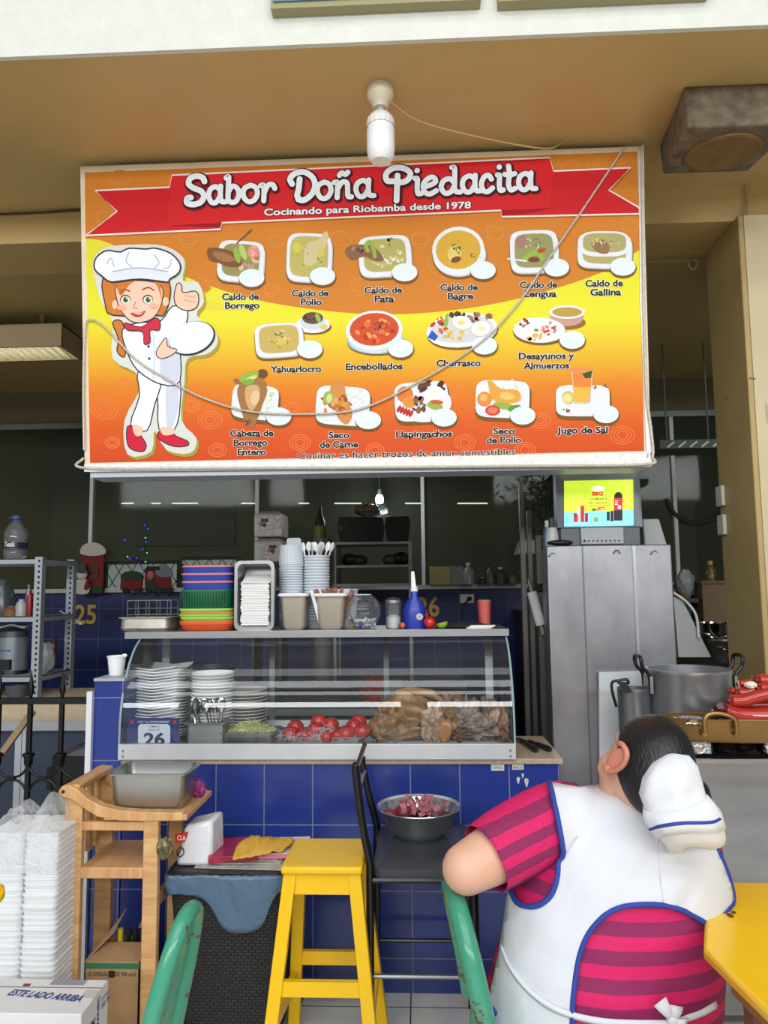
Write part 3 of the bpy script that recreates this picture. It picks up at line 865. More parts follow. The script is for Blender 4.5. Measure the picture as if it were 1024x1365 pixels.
plate(457, 541, 72, 52, True, None, 4, .8, False); blobs(476, 530, 14, 10, 30, [(234, 234, 230), (214, 214, 210)], 3, 26); blobs(440, 540, 14, 12, 10, [(176, 96, 50), (206, 130, 70)], 6, 27)
dp.poly([(440, 520), (446, 508), (458, 510), (462, 530), (470, 552), (462, 566), (450, 556), (446, 540)], (206, 140, 70), 3); blobs(455, 538, 12, 18, 18, [(222, 164, 90), (190, 112, 50), (160, 84, 40)], 5, 28); dp.ell(438, 530, 7, 9, G2, 10); dp.ell(439, 531, 4, 6, (206, 210, 140), 10)
plate(562, 535, 72, 52, True, None, -4, .8, False); dp.ell(566, 538, 36, 25, PLATE, -4)
blobs(574, 516, 16, 8, 14, [(104, 64, 46), (76, 44, 34)], 6, 29); dp.ell(578, 524, 13, 9, (234, 232, 226), -14); dp.ell(540, 526, 11, 11, (222, 122, 50)); dp.ell(546, 536, 9, 8, (226, 140, 60)); blobs(558, 540, 8, 12, 14, [(112, 70, 54), (140, 92, 72)], 5, 30); dp.ell(580, 541, 11, 5, G2, 14); dp.ell(582, 536, 9, 3, (204, 90, 40), 4)
for k in range(5): dp.ell(532 + 4 * k, 545 + 1.6 * k, 2.2, 5, (196, 44, 30), 30)
plate(670, 532, 72, 50, True, None, 2, .8, False); blobs(684, 514, 16, 8, 26, [(234, 234, 230), (216, 216, 212)], 3, 31); dp.poly([(650, 504), (656, 508), (668, 518), (690, 520), (694, 534), (672, 538), (656, 532), (652, 518)], (226, 160, 60), 3); dp.ell(646, 532, 10, 10, (222, 142, 60)); dp.ell(645, 530, 5, 5, (234, 176, 100)); dp.ell(676, 528, 10, 5, (236, 190, 110), 10); dp.ell(672, 541, 15, 4.5, G2, 10); dp.ell(686, 544, 9, 4, G1, -14); dp.ell(657, 547, 10, 7, (204, 66, 44)); dp.ell(657, 547, 7, 4.5, (222, 120, 90))
plate(777, 534, 72, 42, True, None, 0, .8, False)
for (x, y) in ((754, 546), (760, 549), (794, 516), (806, 514), (768, 515)): blobs(x, y, 4, 3, 6, [(196, 60, 60), (60, 110, 70)], 2, int(x))
dp.poly([(761, 494), (791, 494), (786, 538), (766, 538)], (214, 196, 160)); dp.poly([(763, 497), (789, 497), (786, 536), (767, 536)], (232, 132, 56)); dp.poly([(765, 516), (787, 516), (785, 536), (767, 536)], (226, 180, 70)); dp.ell(776, 494, 15, 4, (226, 140, 80)); dp.poly([(776, 498), (790, 494), (788, 504), (780, 504)], (60, 84, 36)); dp.ell(758, 530, 8, 9, (206, 190, 92), -20); dp.ell(757, 531, 6, 6, (226, 216, 140), -20)
OZ = dp.top + .0002
for (x, y) in ((335.5, 370.5), (430, 368), (539.5, 363), (644, 360), (742, 356.5), (830.5, 355.5), (413, 465.5), (534, 464.5), (646, 460.5), (763, 453), (371.5, 555), (491, 560), (592, 556.5), (697, 554), (808, 552)):
    dp.z = OZ; dp.ell(x + .5, y + 2, 18, 13, (120, 84, 40), 0, 28); dp.ell(x, y, 17, 12, (222, 230, 234), 0, 28)
lp = Print(); lp.z = .0030
dp.build('dish_print', ban)
LAB = [('Caldo de', 320.5, 399.5, 49), ('Borrego', 323, 411.2, 46), ('Caldo de', 413.5, 394.8, 49), ('Pollo', 415, 406.7, 28), ('Caldo de', 511, 390.6, 50), ('Pata', 512.5, 402.2, 26), ('Caldo de', 612, 387, 50), ('Bagre', 614, 398.8, 34),
       ('Caldo de', 718, 383.6, 50), ('Lengua', 720.5, 395.6, 43), ('Caldo de', 805.5, 381.5, 50), ('Gallina', 807.5, 393.5, 41), ('Yahuarlocro', 394.3, 496, 68), ('Encebollados', 499, 492.5, 76), ('Churrasco', 611.5, 488, 59),
       ('Desayunos y', 728.6, 478.5, 74), ('Almuerzos', 728.5, 491.3, 61), ('Cabeza de', 335.6, 581.5, 58), ('Borrego', 334, 594, 45), ('Entero', 335.7, 606.5, 38), ('Seco', 452, 584, 28), ('de Carne', 452, 596.5, 51), ('Llapingachos', 565.5, 582.5, 75),
       ('Seco', 672, 578.6, 29), ('de Pollo', 672, 590.6, 46), ('Jugo de Sal', 776.5, 577.5, 68)]
for s_, x_, y_, w__ in LAB:
    lp = Print(); lp.z = .0030
    lp.text(s_, x_, y_, w__, 8.8, (20, 18, 16), -0.012, 0.034, (240, 240, 232), 0.04)
    lp.build('dish_label', ban)
lp = Print(); lp.z = .0030
lp.text('Cocinar es hacer trozos de amor comestibles', 542, 608.8, 290, 9.0, (20, 16, 16), -0.02, 0.012, (242, 232, 224), 0.03)
lp.build('slogan_print', ban)
# the printed cook with her tray (a plain cut-out illustration standing on the left of the banner)
cp_ = Print(); cp_.z = 0.0030
INK, SKIN, HAIR, COAT, SHADE = (54, 46, 52), (240, 196, 170), (204, 120, 44), (232, 234, 242), (204, 208, 224)
def shape(pts, col, w=1.6, sm=3, ink=INK):
    cp_.poly(pts, col, sm); 
    if w: cp_.stroke(pts, w, ink, sm, closed=True)
HALO = [(126, 344), (140, 330), (178, 326), (220, 328), (246, 346), (244, 374), (264, 376), (272, 402), (262, 420), (286, 440), (290, 458), (276, 472), (250, 478), (246, 510), (242, 560), (262, 584), (254, 604), (222, 600), (206, 574), (202, 602), (170, 606), (166, 560), (186, 520), (180, 496), (150, 478), (150, 430), (134, 400), (124, 360)]
cp_.poly([(x + 3, y + 4) for x, y in HALO], (168, 150, 60), 3)
cp_.poly(HALO, (214, 216, 206), 3)
shape([(150, 430), (162, 428), (168, 450), (166, 476), (156, 468), (158, 452)], HAIR)
shape([(190, 492), (236, 500), (240, 540), (233, 572), (212, 572), (210, 530), (200, 540)], COAT)
shape([(184, 496), (214, 506), (206, 540), (196, 574), (174, 566), (186, 528)], COAT)
cp_.poly([(222, 510), (236, 508), (238, 540), (230, 568), (222, 566)], SHADE, 3)
shape([(170, 568), (180, 572), (190, 584), (195, 594), (190, 602), (174, 598), (169, 586)], (206, 28, 56), 1.4)
shape([(211, 576), (224, 574), (236, 582), (250, 588), (250, 594), (232, 595), (213, 586)], (206, 28, 56), 1.4)
cp_.poly([(177, 566), (190, 570), (188, 580), (180, 580)], SKIN, 3); cp_.poly([(214, 570), (230, 570), (232, 578), (218, 580)], SKIN, 3)
shape([(163, 440), (186, 430), (214, 428), (230, 408), (250, 414), (246, 440), (240, 456), (240, 508), (214, 512), (184, 494), (170, 470)], COAT)
cp_.poly([(214, 480), (238, 470), (238, 506), (218, 508)], SHADE, 3); cp_.stroke([(204, 444), (206, 476), (204, 506)], 1, (190, 192, 206)); cp_.ell(198, 462, 1.8, 1.8, (70, 66, 80)); cp_.ell(199, 478, 1.8, 1.8, (70, 66, 80))
shape([(232, 396), (236, 378), (242, 380), (244, 390), (260, 388), (265, 396), (262, 410), (248, 414), (236, 408)], SKIN, 1.4); cp_.stroke([(246, 394), (260, 396)], 1, (206, 140, 116)); cp_.stroke([(246, 400), (261, 403)], 1, (206, 140, 116))
cp_.ell(256, 451, 32, 22, INK, -18, 30); cp_.ell(255, 450, 30.5, 20.5, (226, 230, 238), -18, 30); cp_.ell(253, 448, 25, 15.5, (238, 240, 246), -18, 30)
shape([(208, 470), (216, 456), (222, 450), (224, 462), (236, 466), (228, 474), (214, 478)], SKIN, 1.2)
shape([(137, 372), (160, 368), (210, 368), (226, 378), (226, 400), (218, 420), (206, 420), (150, 420), (140, 404)], HAIR)
shape([(156, 380), (184, 374), (214, 380), (216, 402), (204, 424), (180, 430), (164, 418), (156, 400)], SKIN, 1.2)
cp_.ell(221, 402, 4, 6, SKIN); cp_.ell(153, 406, 3.5, 6, SKIN)
cp_.poly([(156, 384), (160, 372), (186, 370), (172, 380), (162, 394)], HAIR, 3); cp_.poly([(214, 384), (214, 372), (202, 372), (210, 382), (216, 400)], HAIR, 3)
for ex in (167, 197):
    cp_.ell(ex, 399, 7, 6.2, (62, 44, 40), -6); cp_.ell(ex + .3, 399.8, 6, 5.2, (240, 240, 240), -6); cp_.ell(ex + .5, 399.6, 3.8, 4.2, (120, 140, 60)); cp_.ell(ex + .5, 399.6, 1.9, 2.2, (30, 30, 24)); cp_.ell(ex + 2, 398, 1, 1, (250, 250, 250))
cp_.stroke([(160, 390), (166, 386), (173, 388)], 1.8, (150, 84, 36)); cp_.stroke([(190, 386), (198, 383), (205, 387)], 1.8, (150, 84, 36))
cp_.stroke([(181, 402), (178, 409), (183, 411)], 1.1, (206, 140, 110)); cp_.ell(162, 410, 6, 3.5, (240, 170, 150)); cp_.ell(205, 408, 6, 3.5, (240, 170, 150))
cp_.poly([(174, 417), (186, 417), (194, 414), (189, 421), (180, 422)], (190, 40, 56), 3); cp_.poly([(177, 417.5), (186, 418), (191, 416), (186, 419.5)], (244, 240, 240), 2)
shape([(166, 430), (188, 436), (206, 424), (213, 428), (212, 440), (200, 440), (200, 456), (192, 458), (190, 442), (170, 440)], (206, 40, 66), 1.2)
shape([(126, 358), (128, 344), (142, 334), (160, 336), (172, 331), (194, 332), (208, 331), (228, 338), (240, 352), (238, 364), (226, 372), (222, 376), (186, 372), (150, 376), (136, 368)], (238, 239, 246), 2.0)
cp_.poly([(150, 362), (186, 358), (224, 362), (222, 376), (186, 372), (150, 376)], (222, 226, 238), 2); cp_.stroke([(150, 362), (186, 357), (224, 362)], 1.2, (150, 154, 176)); cp_.stroke([(150, 376), (186, 372), (222, 376)], 1.8, INK)
for q_ in ([(142, 352), (148, 344), (152, 356)], [(172, 336), (168, 348), (176, 356)], [(206, 340), (212, 350), (206, 357)], [(228, 346), (226, 356), (218, 358)]): cp_.stroke(q_, 1.2, (176, 180, 200))
cp_.build('cook_illustration', ban)
tp_ = mat('clear_tape_edge', (226, 224, 218), 0.3, var=0.15, scale=40)
e = MB()
e.prism([W(x, y, Y=YB) for x, y in ((113, 619), (863, 603), (870, 611), (868, 622), (113, 629))], (0, -0.006, 0), (0, -0.001, 0))
e.build('bottom_hem', tp_, ban)
e = MB()
e.prism([W(x, y, Y=YB) for x, y in ((851, 200), (858, 193), (860, 400), (862, 520), (870, 600), (862, 612), (858, 520), (853, 400))], (0, -0.006, 0), (0, -0.001, 0))
e.build('side_hem', tp_, ban)
LEDS = mat('clear_led_rope', (198, 190, 176), 0.25, var=0.3, scale=120)
def rope(name, pts, y, lab, r=0.0045):
    return tag(MB().tube(catmull([W(px, py, Y=yy) for px, py, yy in [(q[0], q[1], q[2] if len(q) > 2 else y) for q in pts]], 8), r, 8).build(name, LEDS), lab, 'light rope')
rope('led_rope', [(112, 600), (111, 520), (113, 440), (120, 426), (140, 436), (180, 478), (222, 505), (270, 530), (330, 548), (400, 552), (480, 545), (560, 508), (640, 457), (690, 405), (735, 340), (780, 275), (832, 197)], YB - 0.013, 'clear LED rope drooping across the front of the menu banner')
rope('led_rope', [(855, 196), (857, 300), (859, 420), (862, 520), (869, 580), (870, 608), (858, 619), (700, 621), (500, 623), (300, 624), (116, 624), (111, 610)], YB - 0.012, 'clear LED rope running down the side and along the bottom edge of the banner', 0.006)
# ------------------------------------------------------------------ things on the soffit and fascia
c = W(507, 122, Y=-0.36)
lx, ly = c.x, -0.36
t = thing('ceiling_bulb', 'white LED bulb in a ceramic socket on the tan soffit in front of the banner', 'lamp', (lx, ly, ZS - 0.26))
MB().lathe([(0, 0), (.052, 0), (.054, -.03), (.045, -.05), (.034, -.065), (.03, -.085), (0, -.085)], 28, (lx, ly, ZS - 0.001)).build('socket', mat('cream_ceramic_socket', (214, 204, 178), 0.4), t)
MB().lathe([(0, -.08), (.016, -.08), (.018, -.11), (.03, -.115), (0, -.118)], 20, (lx, ly, ZS)).build('bulb_cap', ALU, t)
zb_ = W(507, 217, Y=ly).z - ZS
bc = MB()
n_ = 36
rings = [[Vector((lx + math.cos(2 * PI * i / n_) * r_ * (1 + (.035 if i % 2 else 0)), ly + math.sin(2 * PI * i / n_) * r_ * (1 + (.035 if i % 2 else 0)), ZS + z_)) for i in range(n_)] for r_, z_ in ((.02, -.108), (.038, -.114), (.052, -.135), (.054, -.165))]
bc.grid(rings, True)
bc.build('ribbed_collar', mat('white_bulb_collar', (226, 226, 224), 0.4), t, smooth=20)
MB().lathe([(.053, -.165), (.055, -.18), (.0545, zb_ + .05), (.05, zb_ + .02), (.036, zb_ + .004), (0, zb_)], 32, (lx, ly, ZS)).build('diffuser', mat('opal_bulb', (232, 232, 232), 0.25), t)
tag(MB().tube(catmull([(lx + .04, ly, ZS - .06), W(560, 162, Y=-.25), W(640, 183, Y=-.12), W(725, 198, Y=-.02), (W(752, 200, Y=.02).x, .03, ZS - 0.01)], 6), .004, 6).build('bulb_cable', mat('tan_cable', (196, 160, 104), .5)), 'thin tan cable running from the bulb socket to the banner top', 'cable')
def sp_(px, py, z): return W(px, py, Z=z)
t = thing('ceiling_speaker', 'dusty grey-brown loudspeaker box fixed under the soffit near the column', 'speaker', W(960, 200, Z=ZS - 0.3))
SPM = mat('dusty_speaker_cabinet', (132, 116, 96), 0.85, scale=18, bump=0.5, bscale=120, col2=(84, 72, 58))
yf_, yb_ = W(955, 115, Z=ZS).y, W(885, 215, Z=ZS - 0.02).y
A = [W(912, 115, Z=ZS - .002), W(1040, 112, Z=ZS - .002)]
fy = A[0].y
fz = W(915, 168, Y=fy - .02).z
fb = W(884, 226, Y=fy + .36)
front = [(A[0].x, fy, ZS - .002), (A[0].x + .43, fy, ZS - .002), (A[0].x + .43, fy - .01, fz), (A[0].x, fy - .01, fz)]
back = [(A[0].x + .03, fy + .40, ZS - .002), (A[0].x + .40, fy + .40, ZS - .002), (A[0].x + .40, fy + .38, fz + .03), (A[0].x + .03, fy + .38, fz + .03)]
cbm = MB().hexa(front, back)
cbm.build('cabinet', SPM, t, bevel=0.012, smooth=30)
cc_ = (Vector(front[2]) + Vector(front[3]) + Vector(back[2]) + Vector(back[3])) / 4
nrm = (Vector(front[3]) - Vector(back[3])).cross(Vector(front[2]) - Vector(front[3])).normalized()
if nrm.z > 0: nrm = -nrm
qm = Matrix.Translation(cc_) @ nrm.to_track_quat('Z', 'Y').to_matrix().to_4x4()
MB().lathe([(.0, .010), (.03, .012), (.10, .004), (.128, .012), (.138, .016), (.15, .012), (.152, 0), (0, 0)], 40, (0, 0, 0), qm).build('speaker_cone', mat('tan_speaker_cone', (128, 98, 58), 0.7, var=.2, scale=20, bump=.4, bscale=40), t, 'round tan cone')
SGN = mat('blue_grey_sign_face', (86, 122, 140), 0.5, var=.1, scale=30)
for k, (pa, pb, py, ang) in enumerate(((362, 641, 12, 0), (664, 946, 2, 0))):
    a, b = W(pa, py + 4, Y=-0.65), W(pb, py, Y=-0.65)
    t = thing('fascia_sign', ('blue-grey sign board on the white fascia above the bulb', 'sign board on the white fascia above the loudspeaker side, only its lower edge showing')[k], 'sign', ((a.x + b.x) / 2, -.65, a.z))
    MB().box2((a.x, -.665, a.z), (b.x, -.622, a.z + .6)).build('edge_frame', mat('sign_olive_edge', (150, 142, 104), .6), t)
    MB().box2((a.x + .01, -.672, a.z + .022), (b.x - .01, -.665, a.z + .59)).build('face', SGN, t)
CBL = mat('pale_cable', (176, 156, 116), 0.55)
tag(MB().tube(catmull([W(-60, 268, Y=.46), W(40, 265, Y=.46), W(107, 263, Y=.46)], 4), .006, 6).build('wall_cable', CBL), 'pale cable pinned along the beam beside the banner edge', 'cable')
tag(MB().tube(catmull([W(-60, 288, Y=.472), W(40, 284, Y=.472), W(107, 280, Y=.472)], 4), .006, 6).build('wall_cable', mat('dark_cable', (60, 44, 26), .6)), 'dark cable pinned along the beam below the pale one', 'cable')
tag(MB().tube(catmull([W(860, 247, Y=.465), W(930, 243, Y=.465), W(990, 236, Y=.465), W(1040, 226, Y=.465)], 5), .007, 6).build('wall_cable', CBL), 'pale cable running along the beam behind the loudspeaker', 'cable')
tag(MB().tube(catmull([W(992, 232, Y=.46), W(996, 262, Y=.46), W(996, 292, Y=.44), W(985, 312, Y=.55), W(968, 332, Y=.7), W(952, 347, Y=.86)], 6), .006, 6).build('wall_cable', CBL), 'pale cable dropping over the beam to the column side', 'cable')
for k, dy in enumerate((0, 3, 6)):
    tag(MB().tube(catmull([W(858, 336 + dy * 2, Y=.9), W(872, 343 + dy, Y=.9), W(905, 344 + dy * .8, Y=.9), W(940, 343 + dy * .7, Y=.9), W(951 + dy * .6, 350, Y=.9), W(955 + dy * .6, 370, Y=.9), W(953 + dy, 395, Y=.9), W(956 + dy, 415 + 4 * k, Y=.9)], 6), .004, 6).build('loose_cable', CBL), ('upper', 'middle', 'lower')[k] + ' pale loose cable of the bundle by the column', 'cable', 'loose cables by the column')
tag(MB().tube([W(924 + 5.5 * math.cos(q), 352 + 7 * math.sin(q), Y=.88) for q in [k * PI / 7 for k in range(14)]], .004, 6, closed=True).build('cable_ring', CBL), 'small loop of tape hanging from the loose cables by the column', 'ring')
for k, (px, py) in enumerate(((1007, 505), (970, 531))):
    q = W(px, py, X=1.575)
    tag(MB().cyl(q + Vector((.001, 0, 0)), q + Vector((-.025, 0, .004)), .004, n=8).build('wall_hook', ALUDARK), ('upper small screw hook on the column side', 'lower small screw hook on the column side')[k], 'hook', 'screw hooks in the column')
# ------------------------------------------------------------------ glass display case
yF, yB = -0.03, 0.44
x0, x1 = W(157, 1000, Y=yF).x, W(688, 1000, Y=yF).x
zb0, zb1 = CTOP, W(430, 992, Y=yF).z
yS = 0.17
zs0, zs1 = W(430, 850, Y=yS).z, W(430, 840, Y=yS).z
case = thing('display_case', 'curved glass food display case with white base rail standing on the blue tiled counter', 'display case', ((x0 + x1) / 2, 0.2, CTOP))
RAILM = mat('white_enamel_rail', (206, 208, 210), 0.35, 0.2, var=0.06, scale=10)
MB().box2((x0, yF, zb0), (x1, yF + 0.03, zb1)).build('base_rail', RAILM, case, bevel=0.002)
rv = MB()
for x in (x0 + 0.022, x1 - 0.022):
    for dz in (0.014, 0.036):
        rv.cyl((x, yF - 0.003, zb0 + dz), (x, yF + 0.002, zb0 + dz), 0.004, n=10)
rv.build('screw', ALUDARK, case, kind='stuff')
DECK = zb1 - 0.028
MB().box2((x0, yF + 0.03, zb0), (x1, yB, DECK)).build('deck', STEELD, case)
def prof(y, z):
    return (0, y, z)
pr = catmull([(0, yF + 0.008, zb1 - 0.005), (0, yF + 0.012, zb1 + 0.10), (0, yF + 0.035, zb1 + 0.20), (0, yF + 0.085, zb1 + 0.30), (0, yF + 0.15, zb1 + 0.37), (0, yS + 0.02, zs0)], 5)
CASEG = glass_mat('display_case_glass', (0.95, 0.975, 0.97), 1.25, 0.0, 0.02, (0.8, 0.85, 0.88))
EDGE = mat('pale_green_glass_edge', (150, 178, 178), 0.2)
g = MB()
g.grid([[Vector((x0 + 0.006, p.y, p.z)), Vector((x1 - 0.006, p.y, p.z))] for p in pr])
g.build('curved_glass', CASEG, case)
for x in (x0 + 0.003, x1 - 0.003):
    sg = MB()
    poly = [Vector((x, p.y, p.z)) for p in pr] + [Vector((x, yB - 0.01, zs0)), Vector((x, yB - 0.01, DECK + 0.002))]
    sg.prism(poly, (-0.002, 0, 0), (0.002, 0, 0))
    sg.build('side_glass', CASEG, case)
    e = MB()
    e.tube([Vector((x, p.y - 0.002, p.z)) for p in pr], 0.0045, 6)
    e.build('glass_edge', EDGE, case)
xs0, xs1 = W(166, 845, Y=yS).x, W(679, 845, Y=yS).x
MB().box2((xs0, yS, zs0), (xs1, yS + 0.40, zs1)).build('top_shelf', STEEL, case, bevel=0.002)
for x in (x0 + 0.05, x1 - 0.06):
    MB().box2((x - 0.017, yB - 0.05, DECK), (x + 0.017, yB - 0.01, zs0)).build('post', ALU, case)
MB().box2((x0 + 0.03, yB - 0.045, DECK + 0.02), (x1 - 0.03, yB - 0.02, DECK + 0.05)).build('back_rail', ALU, case)
for x in (x0 + (x1 - x0) * 0.34, x0 + (x1 - x0) * 0.67):
    MB().box2((x - 0.012, yB - 0.035, DECK + 0.05), (x + 0.012, yB - 0.02, zs0)).build('back_mullion', ALUDARK, case)
sg = thing('stall_number_sign', 'small blue and white sign with stall number 26 inside the display case', 'sign', W(204, 993, Y=0.01))
ys = 0.004
a, b = W(169, 995, Y=ys), W(239, 957, Y=ys)
ux, uz = Vector((1, 0, 0)), Vector((0, 0, 1))
spl = MB().box2((a.x, ys, a.z), (b.x, ys + 0.004, b.z)).build('plate', mat('deep_blue_print', (30, 44, 120), 0.35), sg)
pl = MB()
pl.flat([W(p[0], p[1], Y=ys - 0.001) for p in ((187, 965), (224, 965), (227, 969), (227, 989), (222, 994.5), (189, 994.5), (184, 989), (184, 969))])
pl.build('white_field', mat('white_sign_field', (225, 232, 240), 0.4), sg)
tx = MB()
put_text(tx, 'CCP "LA CONDAMINE"', W(205, 963.5, Y=ys - 0.001), ux, uz, 0.135, 0.0085, 0.01)
tx.build('heading', WHITEP, spl, raw=True)
tx = MB()
put_text(tx, 'COMIDAS', W(205, 969.5, Y=ys - 0.002), ux, uz, 0.045, 0.006, 0.01)
put_text(tx, 'LOCAL Nº', W(205, 974, Y=ys - 0.002), ux, uz, 0.05, 0.007, 0.01)
put_text(tx, '26', W(205.5, 992.5, Y=ys - 0.002), ux, uz, 0.088, 0.048, 0.035)
tx.build('number', mat('navy_sign_print', (24, 30, 84), 0.5), spl, raw=True)
em = MB()
for px in (176, 233):
    c = W(px, 962.5, Y=ys - 0.001)
    em.flat([c + Vector((0.0075 * math.cos(t), 0, 0.009 * math.sin(t))) for t in [k * PI / 6 for k in range(12)]])
em.build('emblem', RED, spl, raw=True)
# ------------------------------------------------------------------ crockery in the case
def square_plate(s=0.20, h=0.022):
    m = MB()
    n = 12
    def pt(i, j, dz):
        u, v = i / n * 2 - 1, j / n * 2 - 1
        q = max(abs(u), abs(v))
        e = 1 - 0.12 * (u * u * v * v)
        lift = h * (max(0, q - 0.55) / 0.45) ** 1.5 * (0.65 + 0.6 * abs(u * v))
        return Vector((u * s / 2 * e, v * s / 2 * e, lift + dz))
    m.grid([[pt(i, j, 0.004) for j in range(n + 1)] for i in range(n + 1)])
    m.grid([[pt(i, j, 0) for j in range(n + 1)] for i in range(n + 1)])
    b = [(i, 0) for i in range(n)] + [(n, j) for j in range(n)] + [(n - i, n) for i in range(n)] + [(0, n - j) for j in range(n)]
    for k in range(len(b)):
        p, q = b[k], b[(k + 1) % len(b)]
        m.add([pt(*p, 0), pt(*q, 0), pt(*q, 0.004), pt(*p, 0.004)], [(0, 1, 2, 3)])
    return m
def round_plate(r, h, t=0.004, base=0.6):
    return MB().lathe([(0.0, 0.0), (r * base, 0.0), (r * 0.8, h * 0.3), (r, h - t), (r, h), (r * 0.98, h), (r * 0.78, h * 0.3 + t), (r * base * 0.95, t), (0, t)], 36)
def stack(make, mats, name, cat, base, n, pitch, label, group, jit=0.004, rot=0.06):
    first = None
    for k in range(n):
        loc = Vector(base) + Vector((RND.uniform(-jit, jit), RND.uniform(-jit, jit), k * pitch))
        lab = label(k)
        if first is None:
            first = make().build(name, mats, None, lab, cat, group, local=True, loc=loc)
        else:
            copy_tree(first, loc, RND.uniform(-rot, rot), lab)
def place_in(base_word, n, what):
    def f(k):
        if k == 0: return 'bottom ' + what
        if k == n - 1: return 'topmost ' + what
        return '%s from the bottom, %s' % (ORD[k], what)
    return f
a, b = W(179, 960, Y=0.25), W(250, 960, Y=0.25)
N1 = 24
hz = W(215, 884, Y=0.16).z - DECK
stack(lambda: square_plate(b.x - a.x), CERAM, 'square_plate', 'plate', ((a.x + b.x) / 2, 0.25, DECK + 0.001), N1, (hz - 0.03) / N1,
      place_in('', N1, 'white square plate in the tall stack behind the stall sign'), 'stack of square plates', 0.006, 0.10)
a, b = W(256, 930, Y=0.2), W(312, 930, Y=0.2)
N2 = 20
hz = W(284, 894, Y=0.13).z - DECK
stack(lambda: round_plate((b.x - a.x) / 2, 0.03, 0.004, 0.5), CERAM, 'round_dish', 'dish', ((a.x + b.x) / 2, 0.2, DECK + 0.001), N2, (hz - 0.03) / N2,
      place_in('', N2, 'deep round white dish in the middle stack of the display case'), 'stack of round dishes', 0.002, 1)
a, b = W(300, 945, Y=0.30), W(353, 945, Y=0.30)
N3 = 14
GREYC = mat('pale_grey_stoneware', (196, 192, 186), 0.2)  # pale grey is the plates' own colour
hz = W(330, 917, Y=0.22).z - DECK
stack(lambda: round_plate((b.x - a.x) / 2 + 0.01, 0.02, 0.004, 0.65), GREYC, 'dinner_plate', 'plate', ((a.x + b.x) / 2, 0.31, DECK + 0.001), N3, (hz - 0.02) / N3,
      place_in('', N3, 'pale grey dinner plate stacked behind the white dishes'), 'stack of dinner plates', 0.003, 1)
def gn_pan(lx, ly, h, t=0.006, taper=0.88, rim=0.012):
    """open rectangular pan with rounded corners and a flat rim; base centre at the origin"""
    m = MB()
    def ring(sx, sy, z, r):
        out = []
        for (cx, cy, a0) in ((1, 1, 0), (-1, 1, 90), (-1, -1, 180), (1, -1, 270)):
            for k in range(6):
                t_ = R(a0 + 18 * k)
                out.append(Vector((cx * (sx / 2 - r) + r * math.cos(t_), cy * (sy / 2 - r) + r * math.sin(t_), z)))
        return out
    r = min(lx, ly) * 0.14
    k = taper
    rings = [ring(lx * k - 0.02, ly * k - 0.02, 0, r * 0.8), ring(lx * k, ly * k, 0.012, r), ring(lx - 2 * rim, ly - 2 * rim, h - 0.004, r), ring(lx, ly, h - 0.004, r), ring(lx, ly, h, r), ring(lx - 2 * rim - 0.004, ly - 2 * rim - 0.004, h, r),
             ring(lx * k - 0.006, ly * k - 0.006, 0.016, r), ring(lx * k - 0.026, ly * k - 0.026, 0.004, r * 0.8)]
    m.grid(rings, closed_u=True)
    n = len(rings[0])
    m.add(rings[0], [tuple(range(n))[::-1]])
    m.add(rings[-1], [tuple(range(n))])
    return m
def fork(L=0.19, kind='fork'):
    m = MB()
    m.tube([(0, 0, 0), (0, 0.002, L * 0.55), (0, 0, L * 0.68)], [0.0042, 0.003, 0.003], 8)
    if kind == 'fork':
        m.box((0, 0, L * 0.74), (0.018, 0.002, L * 0.13))
        for k in range(4):
            m.box((-0.0075 + 0.005 * k, 0.001, L * 0.9), (0.0026, 0.0018, L * 0.2))
    else:
        m.ell((0, 0, L * 0.84), (0.017, 0.003, L * 0.17), 14, 10)
    return m
p0, p1 = W(246, 993, Y=0.03), W(299, 993, Y=0.03)
cw = p1.x - p0.x + 0.02
cp = gn_pan(cw, 0.12, 0.10)
cpo = cp.build('cutlery_pan', STEELD, None, 'small deep steel pan holding forks and spoons in the display case', 'pan', local=True, loc=((p0.x + p1.x) / 2, 0.085, DECK + 0.001))
for k in range(11):
    kind = 'fork' if k % 2 else 'spoon'
    o = fork(0.185, kind).build('table_' + kind, CHROME, None, 'steel %s standing in the cutlery pan beside the white dishes' % kind, kind, 'cutlery in the display case', local=True)
    o.location = ((p0.x + p1.x) / 2 - 0.06 + 0.012 * k, 0.085 + RND.uniform(-0.03, 0.03), DECK + 0.012)
    o.rotation_euler = (RND.uniform(-0.15, 0.1), RND.uniform(-0.42, 0.02), RND.uniform(-0.8, 0.8))
p0, p1 = W(297, 993, Y=0.03), W(360, 993, Y=0.03)
tray = gn_pan(p1.x - p0.x + 0.05, 0.17, 0.06, taper=0.86).build('salad_tray', STEELD, None, 'steel tray of shredded pale cabbage in the display case', 'tray', local=True, loc=((p0.x + p1.x) / 2, 0.115, DECK + 0.001))
cab = MB()
for k in range(420):
    u, v = RND.uniform(-1, 1), RND.uniform(-1, 1)
    c = Vector(((p0.x + p1.x) / 2 + u * 0.10, 0.115 + v * 0.06, DECK + 0.045 + 0.045 * (1 - u * u) * (1 - v * v) * RND.uniform(0.3, 1) + RND.uniform(0, 0.008)))
    d = Vector((RND.uniform(-1, 1), RND.uniform(-1, 1), RND.uniform(-0.5, 0.5))).normalized() * RND.uniform(0.008, 0.02)
    cab.tube([c - d, c + Vector((0, 0, 0.003)), c + d], 0.0014, 4, cap=False)
cab.ell(((p0.x + p1.x) / 2, 0.115, DECK + 0.04), (0.095, 0.055, 0.03), 20, 10, bump=0.2)
tag(cab.build('shredded_cabbage', mat('shredded_cabbage_green', (214, 220, 150), 0.6, var=0.25, scale=80)), 'heap of pale green shredded cabbage in a steel tray', 'cabbage', None, 'stuff')
p0, p1 = W(376, 993, Y=0.02), W(488, 993, Y=0.02)
